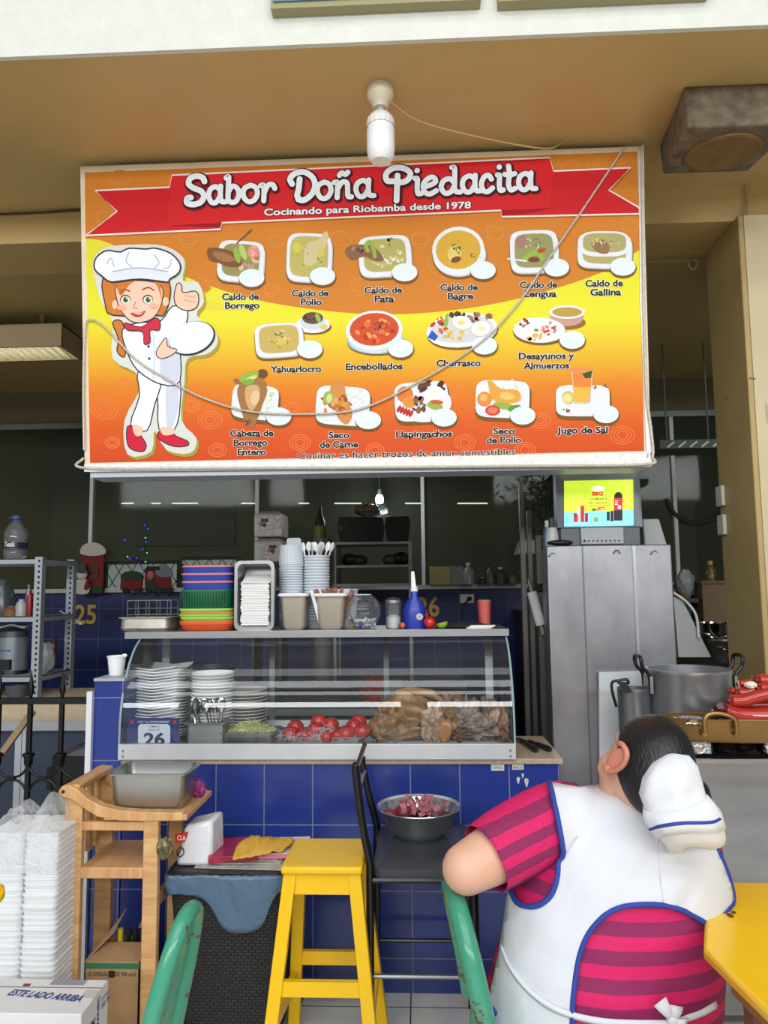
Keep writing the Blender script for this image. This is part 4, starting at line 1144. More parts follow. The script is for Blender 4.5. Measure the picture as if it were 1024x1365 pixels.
xc = (p0.x + p1.x) / 2
gn_pan(p1.x - p0.x + 0.01, 0.22, 0.045, taper=0.9).build('tomato_tray', STEELD, None, 'shallow steel tray of whole red tomatoes in the display case', 'tray', local=True, loc=(xc, 0.12, DECK + 0.001))
TOM = mat('ripe_tomato_red', (202, 30, 26), 0.22, var=0.10, scale=12, coat=0.3)
toms = [(388, 978, .05), (394, 969, .10), (421, 972, .07), (407, 980, .04), (441, 966, .11), (472, 968, .10), (462, 977, .045), (483, 974, .06), (436, 981, .03), (425, 962, .14), (449, 979, .04), (478, 962, .15)]
wh = ('furthest toward the cabbage tray', 'behind the first at the cabbage end', 'in the near row left of centre', 'low in the front row', 'on top of the middle of the heap', 'upper one beside the meat platter',
      'front one near the meat platter', 'last one at the meat platter end', 'lowest one at the tray rim', 'rear one in the middle', 'front one under the middle', 'rear one beside the meat platter')
for k, (px, py, y) in enumerate(toms):
    c = W(px, py, Y=y)
    r = 0.036 if k not in (3, 8, 10) else 0.03
    c.z = max(c.z, DECK + 0.012 + r * 0.88)
    t = thing('tomato', 'round red tomato in the steel tray, ' + wh[k], 'tomato', (c.x, c.y, c.z - r * 0.88), RND.uniform(0, 6), 'tomatoes in the display case')
    MB().lathe([(0, 0), (r * .6, 0.004), (r, r * .75), (r * .95, r * 1.15), (r * .55, r * 1.62), (r * .15, r * 1.66), (0, r * 1.58)], 24).build('flesh', TOM, t, local=True)
    MB().cyl((0, 0, r * 1.55), (0.002, 0, r * 1.75), 0.003, n=6).build('stem', mat('tomato_stem', (84, 100, 44), 0.7), t, local=True)
on = MB()
for (px, py, y) in ((388, 982, .01), (424, 982, .012), (436, 975, .03)):
    c = W(px, py, Y=y)
    for k in range(40):
        q = c + Vector((RND.gauss(0, 0.025), RND.uniform(-0.005, 0.02), RND.gauss(0, 0.010)))
        q.z = max(q.z, DECK + 0.04)
        d = Vector((RND.uniform(-1, 1), RND.uniform(-.3, .3), RND.uniform(-.7, .7))).normalized() * 0.014
        on.tube([q - d, q + Vector((0, -0.004, 0.004)), q + d], 0.0013, 4, cap=False)
tag(on.build('onion_slivers', mat('pickled_onion', (226, 190, 200), 0.4)), 'thin slivers of pale pink onion scattered over the tomatoes', 'onion', None, 'stuff')
p0, p1 = W(497, 990, Y=0.02), W(683, 990, Y=0.02)
xc = (p0.x + p1.x) / 2
gn_pan(p1.x - p0.x - 0.02, 0.30, 0.03, taper=0.94).build('meat_platter', STEELD, None, 'wide shallow steel platter under the heap of boiled meat', 'platter', local=True, loc=(xc, 0.17, DECK + 0.001))
M1 = mat('boiled_skin_tan', (190, 146, 94), 0.3, var=0.3, scale=11, bump=0.5, bscale=60, col2=(104, 68, 40))  # dark mottling of the skin, also standing for shade in its recesses
M2 = mat('boiled_meat_brown', (150, 112, 84), 0.42, scale=22, bump=0.6, bscale=60, col2=(78, 56, 44))
M3 = mat('pale_meat_fat', (214, 190, 168), 0.32, scale=18, bump=0.5, bscale=50, col2=(150, 112, 88))
M4 = mat('grey_tripe', (176, 158, 148), 0.4, scale=26, bump=0.9, bscale=55, col2=(92, 76, 68))
def meat(name, px, py, y, r, m, label, rot=(0, 0, 0), bump=0.45, bf=2.2, seed=1, extra=None):
    c = W(px, py, Y=y)
    mt = Matrix.Translation(c) @ Matrix.Rotation(R(rot[2]), 4, 'Z') @ Matrix.Rotation(R(rot[1]), 4, 'Y') @ Matrix.Rotation(R(rot[0]), 4, 'X')
    q = MB().ell((0, 0, 0), r, 36, 24, mt, bump, bf, seed)
    for i, v in enumerate(q.v):
        d = (v - c)
        n_ = noise.noise(v * 28 + Vector((seed, 0, 0))) * 0.013 + abs(noise.noise(v * 60)) * 0.010
        q.v[i] = v + d.normalized() * n_
    if extra:
        for (pp, rr) in extra:
            q.tube(pp, rr, 10)
    for i, v in enumerate(q.v):
        q.v[i].z = max(v.z, DECK + 0.014)
        q.v[i].y = min(max(v.y, 0.005), 0.40)
        q.v[i].x = min(v.x, x1 - 0.02)
    return q.build(name, m, None, label, 'meat', 'boiled meat heap in the display case', smooth=70)
def wp(px, py, y): return W(px, py, Y=y)
meat('pork_skin_piece', 515, 968, .10, (.07, .055, .075), M1, 'yellow-brown folded skin piece at the tomato end of the meat heap', (0, 20, 0), seed=3, extra=[([wp(505, 940, .10), wp(508, 952, .09), wp(517, 965, .09)], [0.004, 0.012, 0.025])])
meat('boiled_pork_head', 551, 950, .20, (.125, .10, .085), M1, 'large tan boiled head on top of the meat heap', (0, 8, 0), 0.32, 1.8, 8, extra=[([wp(528, 922, .22), wp(545, 919, .2), wp(575, 925, .18), wp(590, 935, .16)], [0.006, 0.014, 0.02, 0.012])])
meat('jaw_piece', 535, 974, .06, (.075, .045, .04), M1, 'glossy tan jaw piece below the large boiled head', (0, -10, 0), seed=5)
meat('snout_piece', 577, 963, .06, (.042, .04, .062), M3, 'pale knuckle-shaped piece in front of the large boiled head', (0, 12, 0), 0.5, 2.6, 11)
meat('bone_piece', 570, 978, .03, (.02, .02, .04), M3, 'pale bone end sticking out at the front of the heap', (0, -15, 0), 0.4, 2, 12)
meat('bone_piece', 581, 976, .03, (.019, .02, .045), M3, 'white bone end beside the hanging flap of skin', (0, 5, 0), 0.4, 2, 14)
meat('hanging_skin_flap', 593, 975, .02, (.027, .014, .05), mat('orange_skin', (190, 134, 76), 0.3, var=0.15), 'smooth orange flap of skin hanging over the platter edge', (0, 6, 0), 0.25, 1.5, 15)
meat('ear_piece', 601, 957, .08, (.045, .04, .05), M1, 'dark tan curled ear piece in the middle of the heap', (0, -20, 0), 0.5, 2.4, 17)
meat('tripe_piece', 622, 960, .12, (.075, .07, .07), M4, 'large grey-brown ragged tripe piece at the centre of the heap', (0, 10, 20), 0.7, 2.8, 21, extra=[([wp(621, 926, .15), wp(622, 936, .14), wp(626, 950, .13)], [0.003, 0.01, 0.02])])
meat('tripe_piece', 640, 972, .06, (.07, .04, .04), M4, 'grey ragged tripe strip low at the front of the heap', (0, -6, 0), 0.7, 3, 23)
meat('tripe_piece', 612, 978, .05, (.05, .035, .025), M2, 'dark brown ragged strip beside the hanging skin flap', (0, 0, 0), 0.7, 3, 25)
meat('lung_piece', 650, 955, .17, (.06, .06, .065), M2, 'dark brown rough piece behind the tripe', (0, 0, 0), 0.6, 2.6, 27)
meat('fat_strip', 655, 962, .08, (.02, .022, .052), M3, 'pale slanting strip of fat between the brown pieces', (0, 28, 0), 0.5, 2.5, 29)
meat('shoulder_piece', 671, 964, .10, (.045, .055, .065), mat('pinkish_boiled_meat', (184, 138, 106), 0.4, scale=20, bump=0.5, bscale=60, col2=(112, 76, 56)), 'pinkish brown piece at the end of the heap by the glass side', (0, 0, 0), 0.5, 2.4, 31)
meat('offal_piece', 606, 940, .2, (.06, .05, .04), M2, 'brown ragged piece beside the head on the heap top', (0, 14, 0), 0.7, 3, 33)
# ------------------------------------------------------------------ on top of the case
ZT = zs1 + 0.0005
yt = 0.30
def onshelf(px, y=yt): return Vector((W(px, 838, Y=y).x, y, ZT))
c = onshelf(201, 0.30)
hp = W(201, 822, Y=0.30).z - ZT
lw = W(236, 830, Y=0.3).x - W(166, 830, Y=0.3).x
gn_pan(lw, 0.20, hp, taper=0.92).build('dull_pan', mat('stained_steel', (178, 172, 160), 0.45, 0.75, var=0.25, scale=14), None, 'shallow stained steel pan under the wire rack on the case top', 'pan', local=True, loc=c)
wr = thing('wire_rack', 'chrome wire rack standing in the shallow pan on the case top', 'rack', (c.x, c.y, ZT + 0.008))
zt = W(204, 800, Y=0.3).z
xa, xb = W(176, 800, Y=0.3).x, W(233, 800, Y=0.3).x
nv = 5
for k in range(nv):
    x = xa + (xb - xa) * k / (nv - 1)
    MB().tube([(x, 0.25, ZT + 0.006), (x, 0.25, zt), (x, 0.35, zt), (x, 0.35, ZT + 0.006)], 0.0025, 6).build('hoop', CHROME, wr)
for z in (zt, ZT + hp + (zt - ZT - hp) * 0.5, ZT + hp + 0.01):
    for y in (0.25, 0.35):
        MB().tube([(xa, y, z), (xb, y, z)], 0.0025, 6).build('wire', CHROME, wr)
def basket(w, d, h, taper=0.9):
    m = MB()
    n = 40
    def ring(k, z):
        out = []
        for i in range(n):
            t = 2 * PI * i / n
            c_, s_ = math.cos(t), math.sin(t)
            e = 0.45
            out.append(Vector((math.copysign(abs(c_) ** e, c_) * w / 2 * k, math.copysign(abs(s_) ** e, s_) * d / 2 * k, z)))
        return out
    m.grid([ring(taper * 0.94, 0), ring(taper, 0.006), ring(0.985, h - 0.008), ring(1.0, h - 0.008), ring(1.0, h), ring(0.96, h), ring(taper * 0.96, 0.008)], True)
    m.add(ring(taper * 0.94, 0), [tuple(range(n))[::-1]])
    m.add(ring(taper * 0.96, 0.008), [tuple(range(n))])
    return m
xa, xb = W(245, 830, Y=0.3).x, W(315, 830, Y=0.3).x
bw = xb - xa
bx_ = (xa + xb) / 2
ztop = W(280, 768, Y=0.2).z
H = ztop - ZT
spec = [('orange', (222, 84, 40), 0.0, 0.035), ('orange', (228, 98, 44), 0.055, 0.03), ('lime green', (150, 206, 70), 0.125, 0.03), ('lime green', (140, 200, 76), 0.175, 0.03), ('orange', (220, 120, 60), 0.235, 0.025), ('lime green', (156, 208, 90), 0.28, 0.03),
        ('dark green', (20, 110, 70), 0.40, 0.085), ('blue', (38, 62, 150), 0.52, 0.09), ('blue', (38, 62, 150), 0.665, 0.09), ('blue', (38, 62, 150), 0.81, 0.09)]
seen = {}
for k, (cn, cc, f, hh) in enumerate(spec):
    seen[cn] = seen.get(cn, -1) + 1
    lab = {'orange': ('flat orange plastic basket at the bottom of the basket stack', 'flat orange plastic basket second from the bottom of the stack', 'thin orange plastic basket between two lime green ones'),
           'lime green': ('lower lime green plastic basket resting on the orange ones', 'middle lime green plastic basket in the basket stack', 'upper lime green plastic basket under the dark green one'),
           'dark green': ('dark green ribbed plastic basket under the blue ones',), 'blue': ('lowest of the three blue plastic baskets', 'middle one of the three blue plastic baskets', 'topmost blue plastic basket on the basket stack')}[cn][seen[cn]]
    z0 = ZT + H * f
    if k > 6: z0 = ZT + H * (0.44 + 0.145 * (k - 6)); hh = 0.075
    t = thing('plastic_basket', lab, 'basket', (bx_ + RND.uniform(-.004, .004), 0.3, z0), 0, 'coloured plastic baskets')
    w_ = bw * (1.03 if k < 6 else 0.97)
    basket(w_, 0.2, hh, 0.9 if k < 6 else 0.92).build('tub', mat('basket_' + cn.replace(' ', '_') + str(k), cc, 0.4), t, local=True)
    if k > 6:
        b2 = basket(w_ * 1.015, 0.203, 0.010, 0.985)
        b2.v = [p + Vector((0, 0, hh - 0.006)) for p in b2.v]
        b2.build('pink_rim', mat('basket_pink_rim', (206, 120, 136), 0.4), t, 'pink rim', local=True)
    if k == 6:
        for q in range(18):
            x = -w_ * 0.44 + w_ * 0.88 * q / 17
            MB().box((x, -0.0985, hh * 0.5), (0.003, 0.006, hh * 0.75)).build('rib', mat('basket_rib', (8, 70, 46), 0.5), t, local=True)
zt = W(341, 748, Y=0.27).z
xa, xb = W(314, 845, Y=0.25).x, W(367, 845, Y=0.25).x
Lp = zt - ZT
t = thing('upright_pan', 'deep steel pan stood on end with napkins in it on the case top', 'pan', ((xa + xb) / 2, 0.34, ZT))
p = gn_pan(xb - xa, Lp, 0.12, taper=0.86)
mt = Matrix.Translation((0, 0, Lp / 2)) @ Matrix.Rotation(R(90), 4, 'X')
p.v = [mt @ (q - Vector((0, 0, 0.0))) for q in p.v]
p.build('shell', STEEL, t, local=True)
nx = ((xa + xb) / 2)
nz1, nz2 = ZT + 0.02, W(345, 775, Y=0.27).z
nn = 26
first = None
for k in range(nn):
    z = nz1 + (nz2 - nz1) * k / nn
    m = MB().box((0, 0, 0), ((xb - xa) * 0.70, 0.095, (nz2 - nz1) / nn * 0.86))
    lab = 'white paper napkin in the upright pan, ' + (ORD[k] + ' from the bottom' if k else 'lowest of the pile')
    if first is None:
        first = m.build('paper_napkin', PAPER, None, lab, 'napkin', 'paper napkins', local=True, loc=(nx, 0.285, z + 0.003))
    else:
        copy_tree(first, (nx + RND.uniform(-.003, .004), 0.285 + RND.uniform(-.003, .003), z + 0.003), RND.uniform(-.03, .03), lab)
o = copy_tree(first, (nx + 0.005, 0.275, nz2 + 0.012), 0.05, 'white paper napkin lying tilted on top of the pile in the upright pan')
o.rotation_euler = (0.35, 0.0, 0.05)
def foam_bowl(r, h):
    return MB().lathe([(0, 0), (r * 0.72, 0), (r * 0.93, h * 0.8), (r, h * 0.86), (r, h), (r * 0.9, h), (r * 0.68, 0.006), (0, 0.006)], 30)
FOAMG = mat('grey_white_foam', (206, 212, 220), 0.6)
def bowls(pa, pb, ptop, y, n, what):
    a, b = W(pa, 830, Y=y), W(pb, 830, Y=y)
    r = (b.x - a.x) / 2
    zt = W((pa + pb) / 2, ptop, Y=y - r).z
    pit = (zt - ZT - 0.045) / (n - 1)
    stack(lambda: foam_bowl(r, 0.045), FOAMG, 'foam_bowl', 'bowl', ((a.x + b.x) / 2, y, ZT), n, pit, place_in('', n, what), 'stacks of foam bowls', 0.001, 0.3)
    return r, zt, (a.x + b.x) / 2
r1, z1, xb1 = bowls(372, 405, 753, 0.42, 22, 'white foam bowl in the stack under the ribbed cups')
r2, z2, xb2 = bowls(405, 440, 740, 0.42, 22, 'white foam bowl in the stack topped by plastic spoons')
for k in range(4):
    lab = ('lowest', 'second', 'third', 'topmost')[k] + ' upturned ribbed white cup on the stack of foam bowls'
    h = W(388, 727, Y=0.4).z - z1
    m = MB()
    n = 48
    rings = []
    for (rr, z) in ((r1 * 0.97, 0), (r1 * 0.99, 0.004), (r1 * 0.9, h * 0.7)):
        rings.append([Vector((math.cos(2 * PI * i / n) * rr * (1 + 0.025 * (i % 2)), math.sin(2 * PI * i / n) * rr * (1 + 0.025 * (i % 2)), z)) for i in range(n)])
    m.grid(rings, True)
    m.add(rings[-1], [tuple(range(n))])
    m.build('ribbed_cup', FOAMG, None, lab, 'cup', 'upturned ribbed cups', local=True, loc=(xb1, 0.42, z1 + 0.001 + k * h * 0.1), smooth=20)
ld = MB().prism([Vector((x, 0, z)) for x, z in ((-.035, 0), (.035, 0), (.034, .03), (.026, .037), (-.026, .037), (-.034, .03))], (0, -0.003, 0), (0, 0.003, 0))
ld.build('cup_lid', mat('clear_grey_lid', (196, 202, 206), 0.2), None, 'thin flat pale plastic lid standing on top of the upturned cups', 'lid', local=True, loc=(xb1 + 0.01, 0.43, z1 + h * 1.0))
for k in range(9):
    s = MB().tube([(0, 0, 0), (0, 0, 0.07)], 0.0035, 6).ell((0, 0, 0.088), (0.013, 0.005, 0.024), 12, 8)
    o = s.build('plastic_spoon', WHITEP, None, 'white plastic spoon standing in the topmost foam bowl of its stack', 'spoon', 'plastic spoons', local=True)
    o.location = (xb2 - 0.045 + 0.011 * k, 0.41 + 0.02 * (k % 3 - 1), z2 - 0.043)
    o.rotation_euler = (RND.uniform(-.3, .3), RND.uniform(-.35, .35), RND.uniform(-1, 1))
# two small plastic bins; one with wooden-brown cutlery
def small_bin(pa, pb, ptop, y, lab):
    a, b = W(pa, 838, Y=y - .08), W(pb, 838, Y=y - .08)
    h = W((pa + pb) / 2, ptop, Y=y - .08).z - ZT
    t = thing('small_bin', lab, 'bin', ((a.x + b.x) / 2, y, ZT), 0, 'small bins on the case top')
    gn_pan(b.x - a.x, 0.16, h, taper=0.78, rim=0.006).build('tub', mat('grey_beige_bin', (176, 166, 150), 0.45, 0.25, var=0.06), t, local=True)
    rm = gn_pan(b.x - a.x + 0.018, 0.175, 0.008, taper=0.98, rim=0.004)
    rm.v = [q + Vector((0, 0, h - 0.002)) for q in rm.v]
    rm.build('rim', WHITEP, t, 'white rim', local=True)
    return (a.x + b.x) / 2, h
xq, h1 = small_bin(372, 409, 795, 0.29, 'grey-beige small bin without cutlery beside the napkin pan')
xq, h2 = small_bin(419, 461, 795, 0.29, 'grey-beige small bin full of brown-wrapped cutlery')
BRW = mat('brown_wrapped_cutlery', (150, 92, 72), 0.5, var=0.2, scale=30)
for k in range(15):
    m = MB().bar((0, 0, 0), (0, 0, 0.15), 0.015, 0.006)
    m.ell((0, 0, 0.152), (0.0085, 0.004, 0.012), 10, 8)
    o = m.build('wrapped_cutlery', BRW if k % 5 else WHITEP, None, 'set of brown-wrapped cutlery standing in the small bin' if k % 5 else 'white plastic cutlery piece among the brown-wrapped ones', 'cutlery', 'cutlery in the small bin', local=True)
    o.location = (xq - 0.048 + 0.0068 * k, 0.28 + RND.uniform(-.035, .03), ZT + 0.02)
    o.rotation_euler = (RND.uniform(-.25, .2), (k - 7) * 0.05 + RND.uniform(-.1, .1), RND.uniform(-1, 1))
c = onshelf(462, 0.42)
MB().lathe([(0, 0), (0.045, 0), (0.055, 0.17), (0.058, 0.17), (0.058, 0.178), (0.05, 0.178), (0.042, 0.005), (0, 0.005)], 28).build('tall_foam_cup', FOAMG, None, 'tall white foam cup behind the fish-bowl jar', 'cup', local=True, loc=c)
# glass fish-bowl jar with wrapped sweets
c = onshelf(484, 0.27)
t = thing('glass_bowl', 'tilted-mouth round glass jar holding wrapped sweets on the case top', 'jar', c)
rr = (W(508, 815, Y=.27).x - W(459, 815, Y=.27).x) / 2
gl = MB()
pr_ = []
for k in range(15):
    a_ = -1.15 + k * (2.25) / 14
    pr_.append((rr * math.cos(a_), rr * 1.0 * math.sin(a_) + rr * 0.93))
pr_ = [(0, 0.0)] + pr_
gl.lathe(pr_, 40)
gl.f = [f for f in gl.f if len(f) == 4]
gl.build('bowl', glass_mat('thin_jar_glass', (0.96, 0.97, 0.97), 0.6, 0.0, 0.05, (0.8, 0.82, 0.85)), t, local=True)
MB().tube([(pr_[-1][0] * math.cos(q), pr_[-1][0] * math.sin(q), pr_[-1][1]) for q in [2 * PI * j / 40 for j in range(40)]], 0.003, 6, closed=True).build('rim', mat('jar_rim_glass', (196, 206, 210), 0.1), t, local=True)
for k in range(34):
    q = 2.4 * k
    r_ = rr * 0.72 * math.sqrt((k % 17 + .5) / 17)
    cc = (232, 232, 236) if k % 3 else ((40, 120, 90), (200, 150, 60), (60, 90, 160))[k % 9 // 3]
    z = 0.012 + 0.016 * (k // 17) + r_ * r_ * 1.6
    s = MB().ell((0, 0, 0), (0.011, 0.009, 0.009), 8, 6)
    s.add([(0.010, 0, 0), (0.018, 0.006, 0.004), (0.018, -0.006, -0.004)], [(0, 1, 2)]).add([(-0.010, 0, 0), (-0.018, 0.006, 0.004), (-0.018, -0.006, -0.004)], [(0, 1, 2)])
    s.build('wrapped_sweet', mat('sweet_%d' % (k % 9 if k % 3 == 0 else 1), cc, 0.3), None, 'small wrapped sweet lying in the round glass jar', 'sweet', 'sweets in the glass jar', local=True, loc=c + Vector((r_ * math.cos(q), r_ * math.sin(q), z + 0.004))).rotation_euler = (RND.uniform(-.4, .4), RND.uniform(-.4, .4), RND.uniform(0, 3))
c = onshelf(525, 0.27)
t = thing('sugar_shaker', 'glass shaker half full of white sugar with a metal lid', 'shaker', c)
r_ = (W(535, 830, Y=.27).x - W(514, 830, Y=.27).x) / 2
h_ = W(525, 802, Y=.27).z - ZT
MB().lathe([(r_ * .9, 0), (r_, 0.01), (r_, h_ * .98)], 28).build('glass_body', glass_mat('shaker_glass', (0.9, 0.92, 0.92), 1.0, 0, 0.10, (0.85, 0.85, 0.85)), t, local=True)
MB().lathe([(0, 0.001), (r_ * .88, 0.002), (r_ * .94, 0.01), (r_ * .94, h_ * .42), (r_ * .5, h_ * .5), (0, h_ * .47)], 28).build('sugar', mat('white_sugar', (236, 234, 230), 0.9), t, 'white sugar', local=True)
MB().lathe([(r_ * 1.05, h_ * .95), (r_ * 1.05, h_ * 1.06), (r_ * .7, h_ * 1.14), (0, h_ * 1.17)], 28).build('lid', STEEL, t, local=True)
c = onshelf(553, 0.27)
t = thing('spray_bottle', 'blue plastic bottle with a white pump neck on the case top', 'bottle', c)
w_ = (W(568, 830, Y=.27).x - W(538, 830, Y=.27).x) / 2
h_ = W(553, 776, Y=.27).z - ZT
BL = mat('royal_blue_plastic', (24, 50, 158), 0.3)
MB().lathe([(0, 0), (w_, 0.0), (w_, h_ * .38), (w_ * .85, h_ * .52), (w_ * .35, h_ * .68), (w_ * .30, h_ * .80), (0, h_ * .8)], 32, sy=0.7).build('body', BL, t, local=True)
MB().lathe([(0, h_ * .8), (w_ * .33, h_ * .8), (w_ * .30, h_ * .9), (0, h_ * .9)], 20).build('collar', WHITEP, t, local=True)
MB().hexa([(-w_ * .28, -.012, h_ * .88), (w_ * .2, -.012, h_ * .88), (w_ * .2, .012, h_ * .88), (-w_ * .28, .012, h_ * .88)], [(-w_ * .25, -.01, h_ * 1.24), (w_ * .03, -.01, h_ * 1.24), (w_ * .03, .01, h_ * 1.24), (-w_ * .25, .01, h_ * 1.24)]).build('pump_head', WHITEP, t, local=True, bevel=0.004)
fl = MB()
for k in range(7):
    a_ = 2 * PI * k / 7
    fl.ell((w_ * .45 + .009 * math.cos(a_), -w_ * .69, h_ * .25 + .009 * math.sin(a_)), (.007, .002, .007), 10, 6)
fl.build('flower_sticker', mat('pale_sticker', (196, 186, 180), 0.6), t, local=True)
c = onshelf(573, 0.24)
t = thing('cherry_tomato', 'small red tomato with a pick beside the blue bottle', 'tomato', c)
MB().ell((0, 0, 0.026), 0.026, 24, 14).build('flesh', TOM, t, local=True)
MB().tube([(-.012, 0, 0.045), (-.014, 0, 0.082)], 0.0022, 6).build('pick', RED, t, local=True)
c = onshelf(537, 0.235)
MB().ell(c + Vector((0, 0, 0.014)), (.012, .012, .014)).build('orange_candy', mat('orange_cap_plastic', (220, 90, 50), 0.4), None, 'small orange ball in front of the sugar shaker', 'sweet')
c = onshelf(591, 0.24)
t = thing('lime_half', 'cut half of a green lime on the case top', 'lime', c)
pr_ = [(0.026 * math.sin(q), 0.022 - 0.022 * math.cos(q)) for q in [k * PI / 2 / 8 for k in range(9)]]
m = MB().lathe(pr_ + [(0.0255, 0.024), (0, 0.024)], 24)
m.v = [Matrix.Rotation(R(-14), 4, 'Y') @ q for q in m.v]
m.build('peel', mat('lime_peel', (140, 176, 40), 0.35, var=0.15), t, local=True)
m = MB().lathe([(0, 0.0245), (0.022, 0.0245), (0.022, 0.0252), (0, 0.0252)], 24)
m.v = [Matrix.Rotation(R(-14), 4, 'Y') @ q for q in m.v]
m.build('cut_face', mat('lime_flesh', (196, 212, 110), 0.3), t, 'pale cut face', local=True)
c = onshelf(646, 0.33)
t = thing('juice_glass', 'tall glass of coral pink fruit juice at the end of the case top', 'glass', c)
r_ = (W(656, 815, Y=.33).x - W(636, 815, Y=.33).x) / 2
h_ = W(646, 797, Y=.33).z - ZT
MB().lathe([(r_ * .86, 0), (r_, h_)], 28).build('tumbler', GLASS, t, local=True).data
MB().lathe([(0, .004), (r_ * .82, .004), (r_ * .95, h_ * .88), (0, h_ * .88)], 28).build('juice', mat('coral_juice', (226, 112, 104), 0.3), t, 'coral pink juice', local=True)
MB().lathe([(r_ * .955, h_ * .885), (r_ * .97, h_ * .93), (0, h_ * .93)], 24).build('foam', mat('juice_foam', (214, 150, 140), 0.7), t, local=True)
c = onshelf(620, 0.30)
cl = MB()
rows = []
for j in range(9):
    rows.append([c + Vector((-0.13 + 0.26 * i / 16, -0.05 + 0.1 * j / 8, 0.004 + 0.02 * math.sin(PI * j / 8) * math.sin(PI * i / 16) * (1 + 0.7 * noise.noise(Vector((i * .5, j * .7, 1)))))) for i in range(17)])
cl.grid(rows)
cl.build('black_cloth', mat('black_fabric', (26, 26, 28), 0.8), None, 'crumpled black cloth lying behind the lime half', 'cloth', solid=0.003)
for k in range(3):
    c = onshelf(638 + 3 * k, 0.205)
    m = MB().box((0, 0, 0), (0.105, 0.05, 0.004))
    o = m.build('folded_paper', PAPER, None, ('lowest', 'middle', 'topmost')[k] + ' folded white paper in front of the juice glass', 'paper', 'folded papers', local=True, loc=c + Vector((0, 0, 0.0025 + 0.0045 * k)))
    o.rotation_euler = (0, 0, RND.uniform(-.1, .1))
c = W(155, 908, Y=0.12); c.z = PZ + 0.0125
r_ = (W(168, 878, Y=.12).x - W(143, 878, Y=.12).x) / 2
h_ = W(155, 874, Y=.12).z - c.z
t = thing('foam_cup', 'white foam cup standing alone on the tiled pillar', 'cup', c)
MB().lathe([(0, 0), (r_ * .72, 0), (r_ * .93, h_ * .93), (r_, h_ * .94), (r_, h_), (r_ * .9, h_), (r_ * .66, .006), (0, .006)], 30).build('wall', FOAM, t, local=True)
MB().ell((r_ * .93, -r_ * .3, h_ * 1.02), (.012, .006, .008)).build('tab', FOAM, t, local=True)
for k, (pa, pb) in enumerate((((697, 988), (716, 1000)), ((706, 988), (734, 999)))):
    a = W(pa[0], pa[1], Z=CTOP + .012); b = W(pb[0], pb[1], Z=CTOP + .012)
    t = thing('kitchen_knife', ('black-handled knife lying nearer the glass case on the stone', 'black-handled knife lying nearer the end of the stone top')[k], 'knife', Vector((a.x, a.y, CTOP)), 0, 'knives on the stone top')
    MB().tube(catmull([a, a.lerp(b, .4), a.lerp(b, .8), b], 4), [.008] * 4 + [.011] * 4 + [.012] * 4 + [.008], 10).build('handle', BLACKP, t)
    d = (a - b).normalized()
    MB().bar(a + Vector((0, 0, -.004)), a + d * 0.12 + Vector((0, 0, -.008)), 0.022, 0.0015).build('blade', CHROME, t)
# ------------------------------------------------------------------ the stall behind the counter
YEL = mat('yellow_number_paint', (206, 164, 60), 0.5)
for s_, px, lab in (('25', 113.5, 'yellow painted number 25 on the dark blue tile wall'), ('26', 571, 'yellow painted number 26 on the tile wall behind the blue bottle')):
    m = MB()
    o_ = W(px, 831 if s_ == '25' else 821, Y=3.296)
    put_text(m, s_, o_, (1, 0, 0), (0, 0, 1), 0.19, 0.165, 0.02)
    tag(m.build('wall_number', YEL, smooth=0, raw=True), lab, 'number')
yl = 1.35
a, b = W(-60, 465, Y=yl), W(82, 465, Y=yl)
t = thing('fluorescent_fitting', 'long louvred fluorescent fitting under the dark stall ceiling', 'ceiling light', ((a.x + b.x) / 2, yl, a.z))
zh = W(60, 432, Y=yl).z
HOUS = mat('tan_fitting_housing', (150, 128, 92), 0.5)
w2 = 0.28
hs_ = MB()
for y in (yl, yl + w2):
    hs_.box2((a.x - .6, y - .008, a.z), (b.x, y + .008, zh))
hs_.box2((a.x - .6, yl, zh - .01), (b.x, yl + w2, zh)).box2((b.x - .016, yl, a.z), (b.x, yl + w2, zh))
hs_.box2((b.x - .2, yl + .1, zh), (b.x - .17, yl + .13, 3.36)).box2((a.x - .2, yl + .1, zh), (a.x - .17, yl + .13, 3.36))
hs_.build('housing', HOUS, t, smooth=0)
for y in (yl + .08, yl + .20):
    MB().cyl((a.x - .58, y, zh - .05), (b.x - .03, y, zh - .05), .013, n=12).build('tube', glow_mat('fluorescent_tube_glow', (226, 240, 232), 9.0), t)
for k in range(16):
    x = b.x - .04 - k * .055
    MB().bar((x, yl + .01, a.z + .02), (x - .03, yl + w2 - .01, a.z + .02), .003, .016).build('louvre', mat('pale_louvre', (206, 214, 206), .3, .4), t)
for k, (pa, pb) in enumerate(((162, 178), (202, 214), (230, 264), (322, 341), (398, 412), (446, 482), (540, 563), (610, 650))):  # glowing strips stand in for reflections in the glass and brighten the passage
    A, B = W(pa, 671, Y=5.2), W(pb, 671, Y=5.2)
    t = thing('reflection_strip', 'thin glowing strip imitating a reflection in the glass, ' + ('nearest the first mullion', 'second from the first mullion', 'long one above the barred windows', 'beside the tall foam pack', 'short one over the foam bowls', 'behind the black oven', 'beside the third mullion', 'past the third mullion')[k], 'lamp', (A + B) / 2, 0, 'reflection strips in the passage')
    MB().cyl(A, B, .008, n=8).build('tube', glow_mat('reflection_strip_glow', (220, 226, 214), 1.6), t)
    MB().cyl((A + B) / 2, Vector(((A.x + B.x) / 2, 5.2, 3.4)), .004, n=6).build('wire', DARK, t)
c = W(506, 667, Y=3.05)  # bulb added where a lamp is only reflected in the partition glass
t = thing('reflected_bulb', 'glowing white bulb standing in for a reflected lamp above the black oven', 'lamp', c)
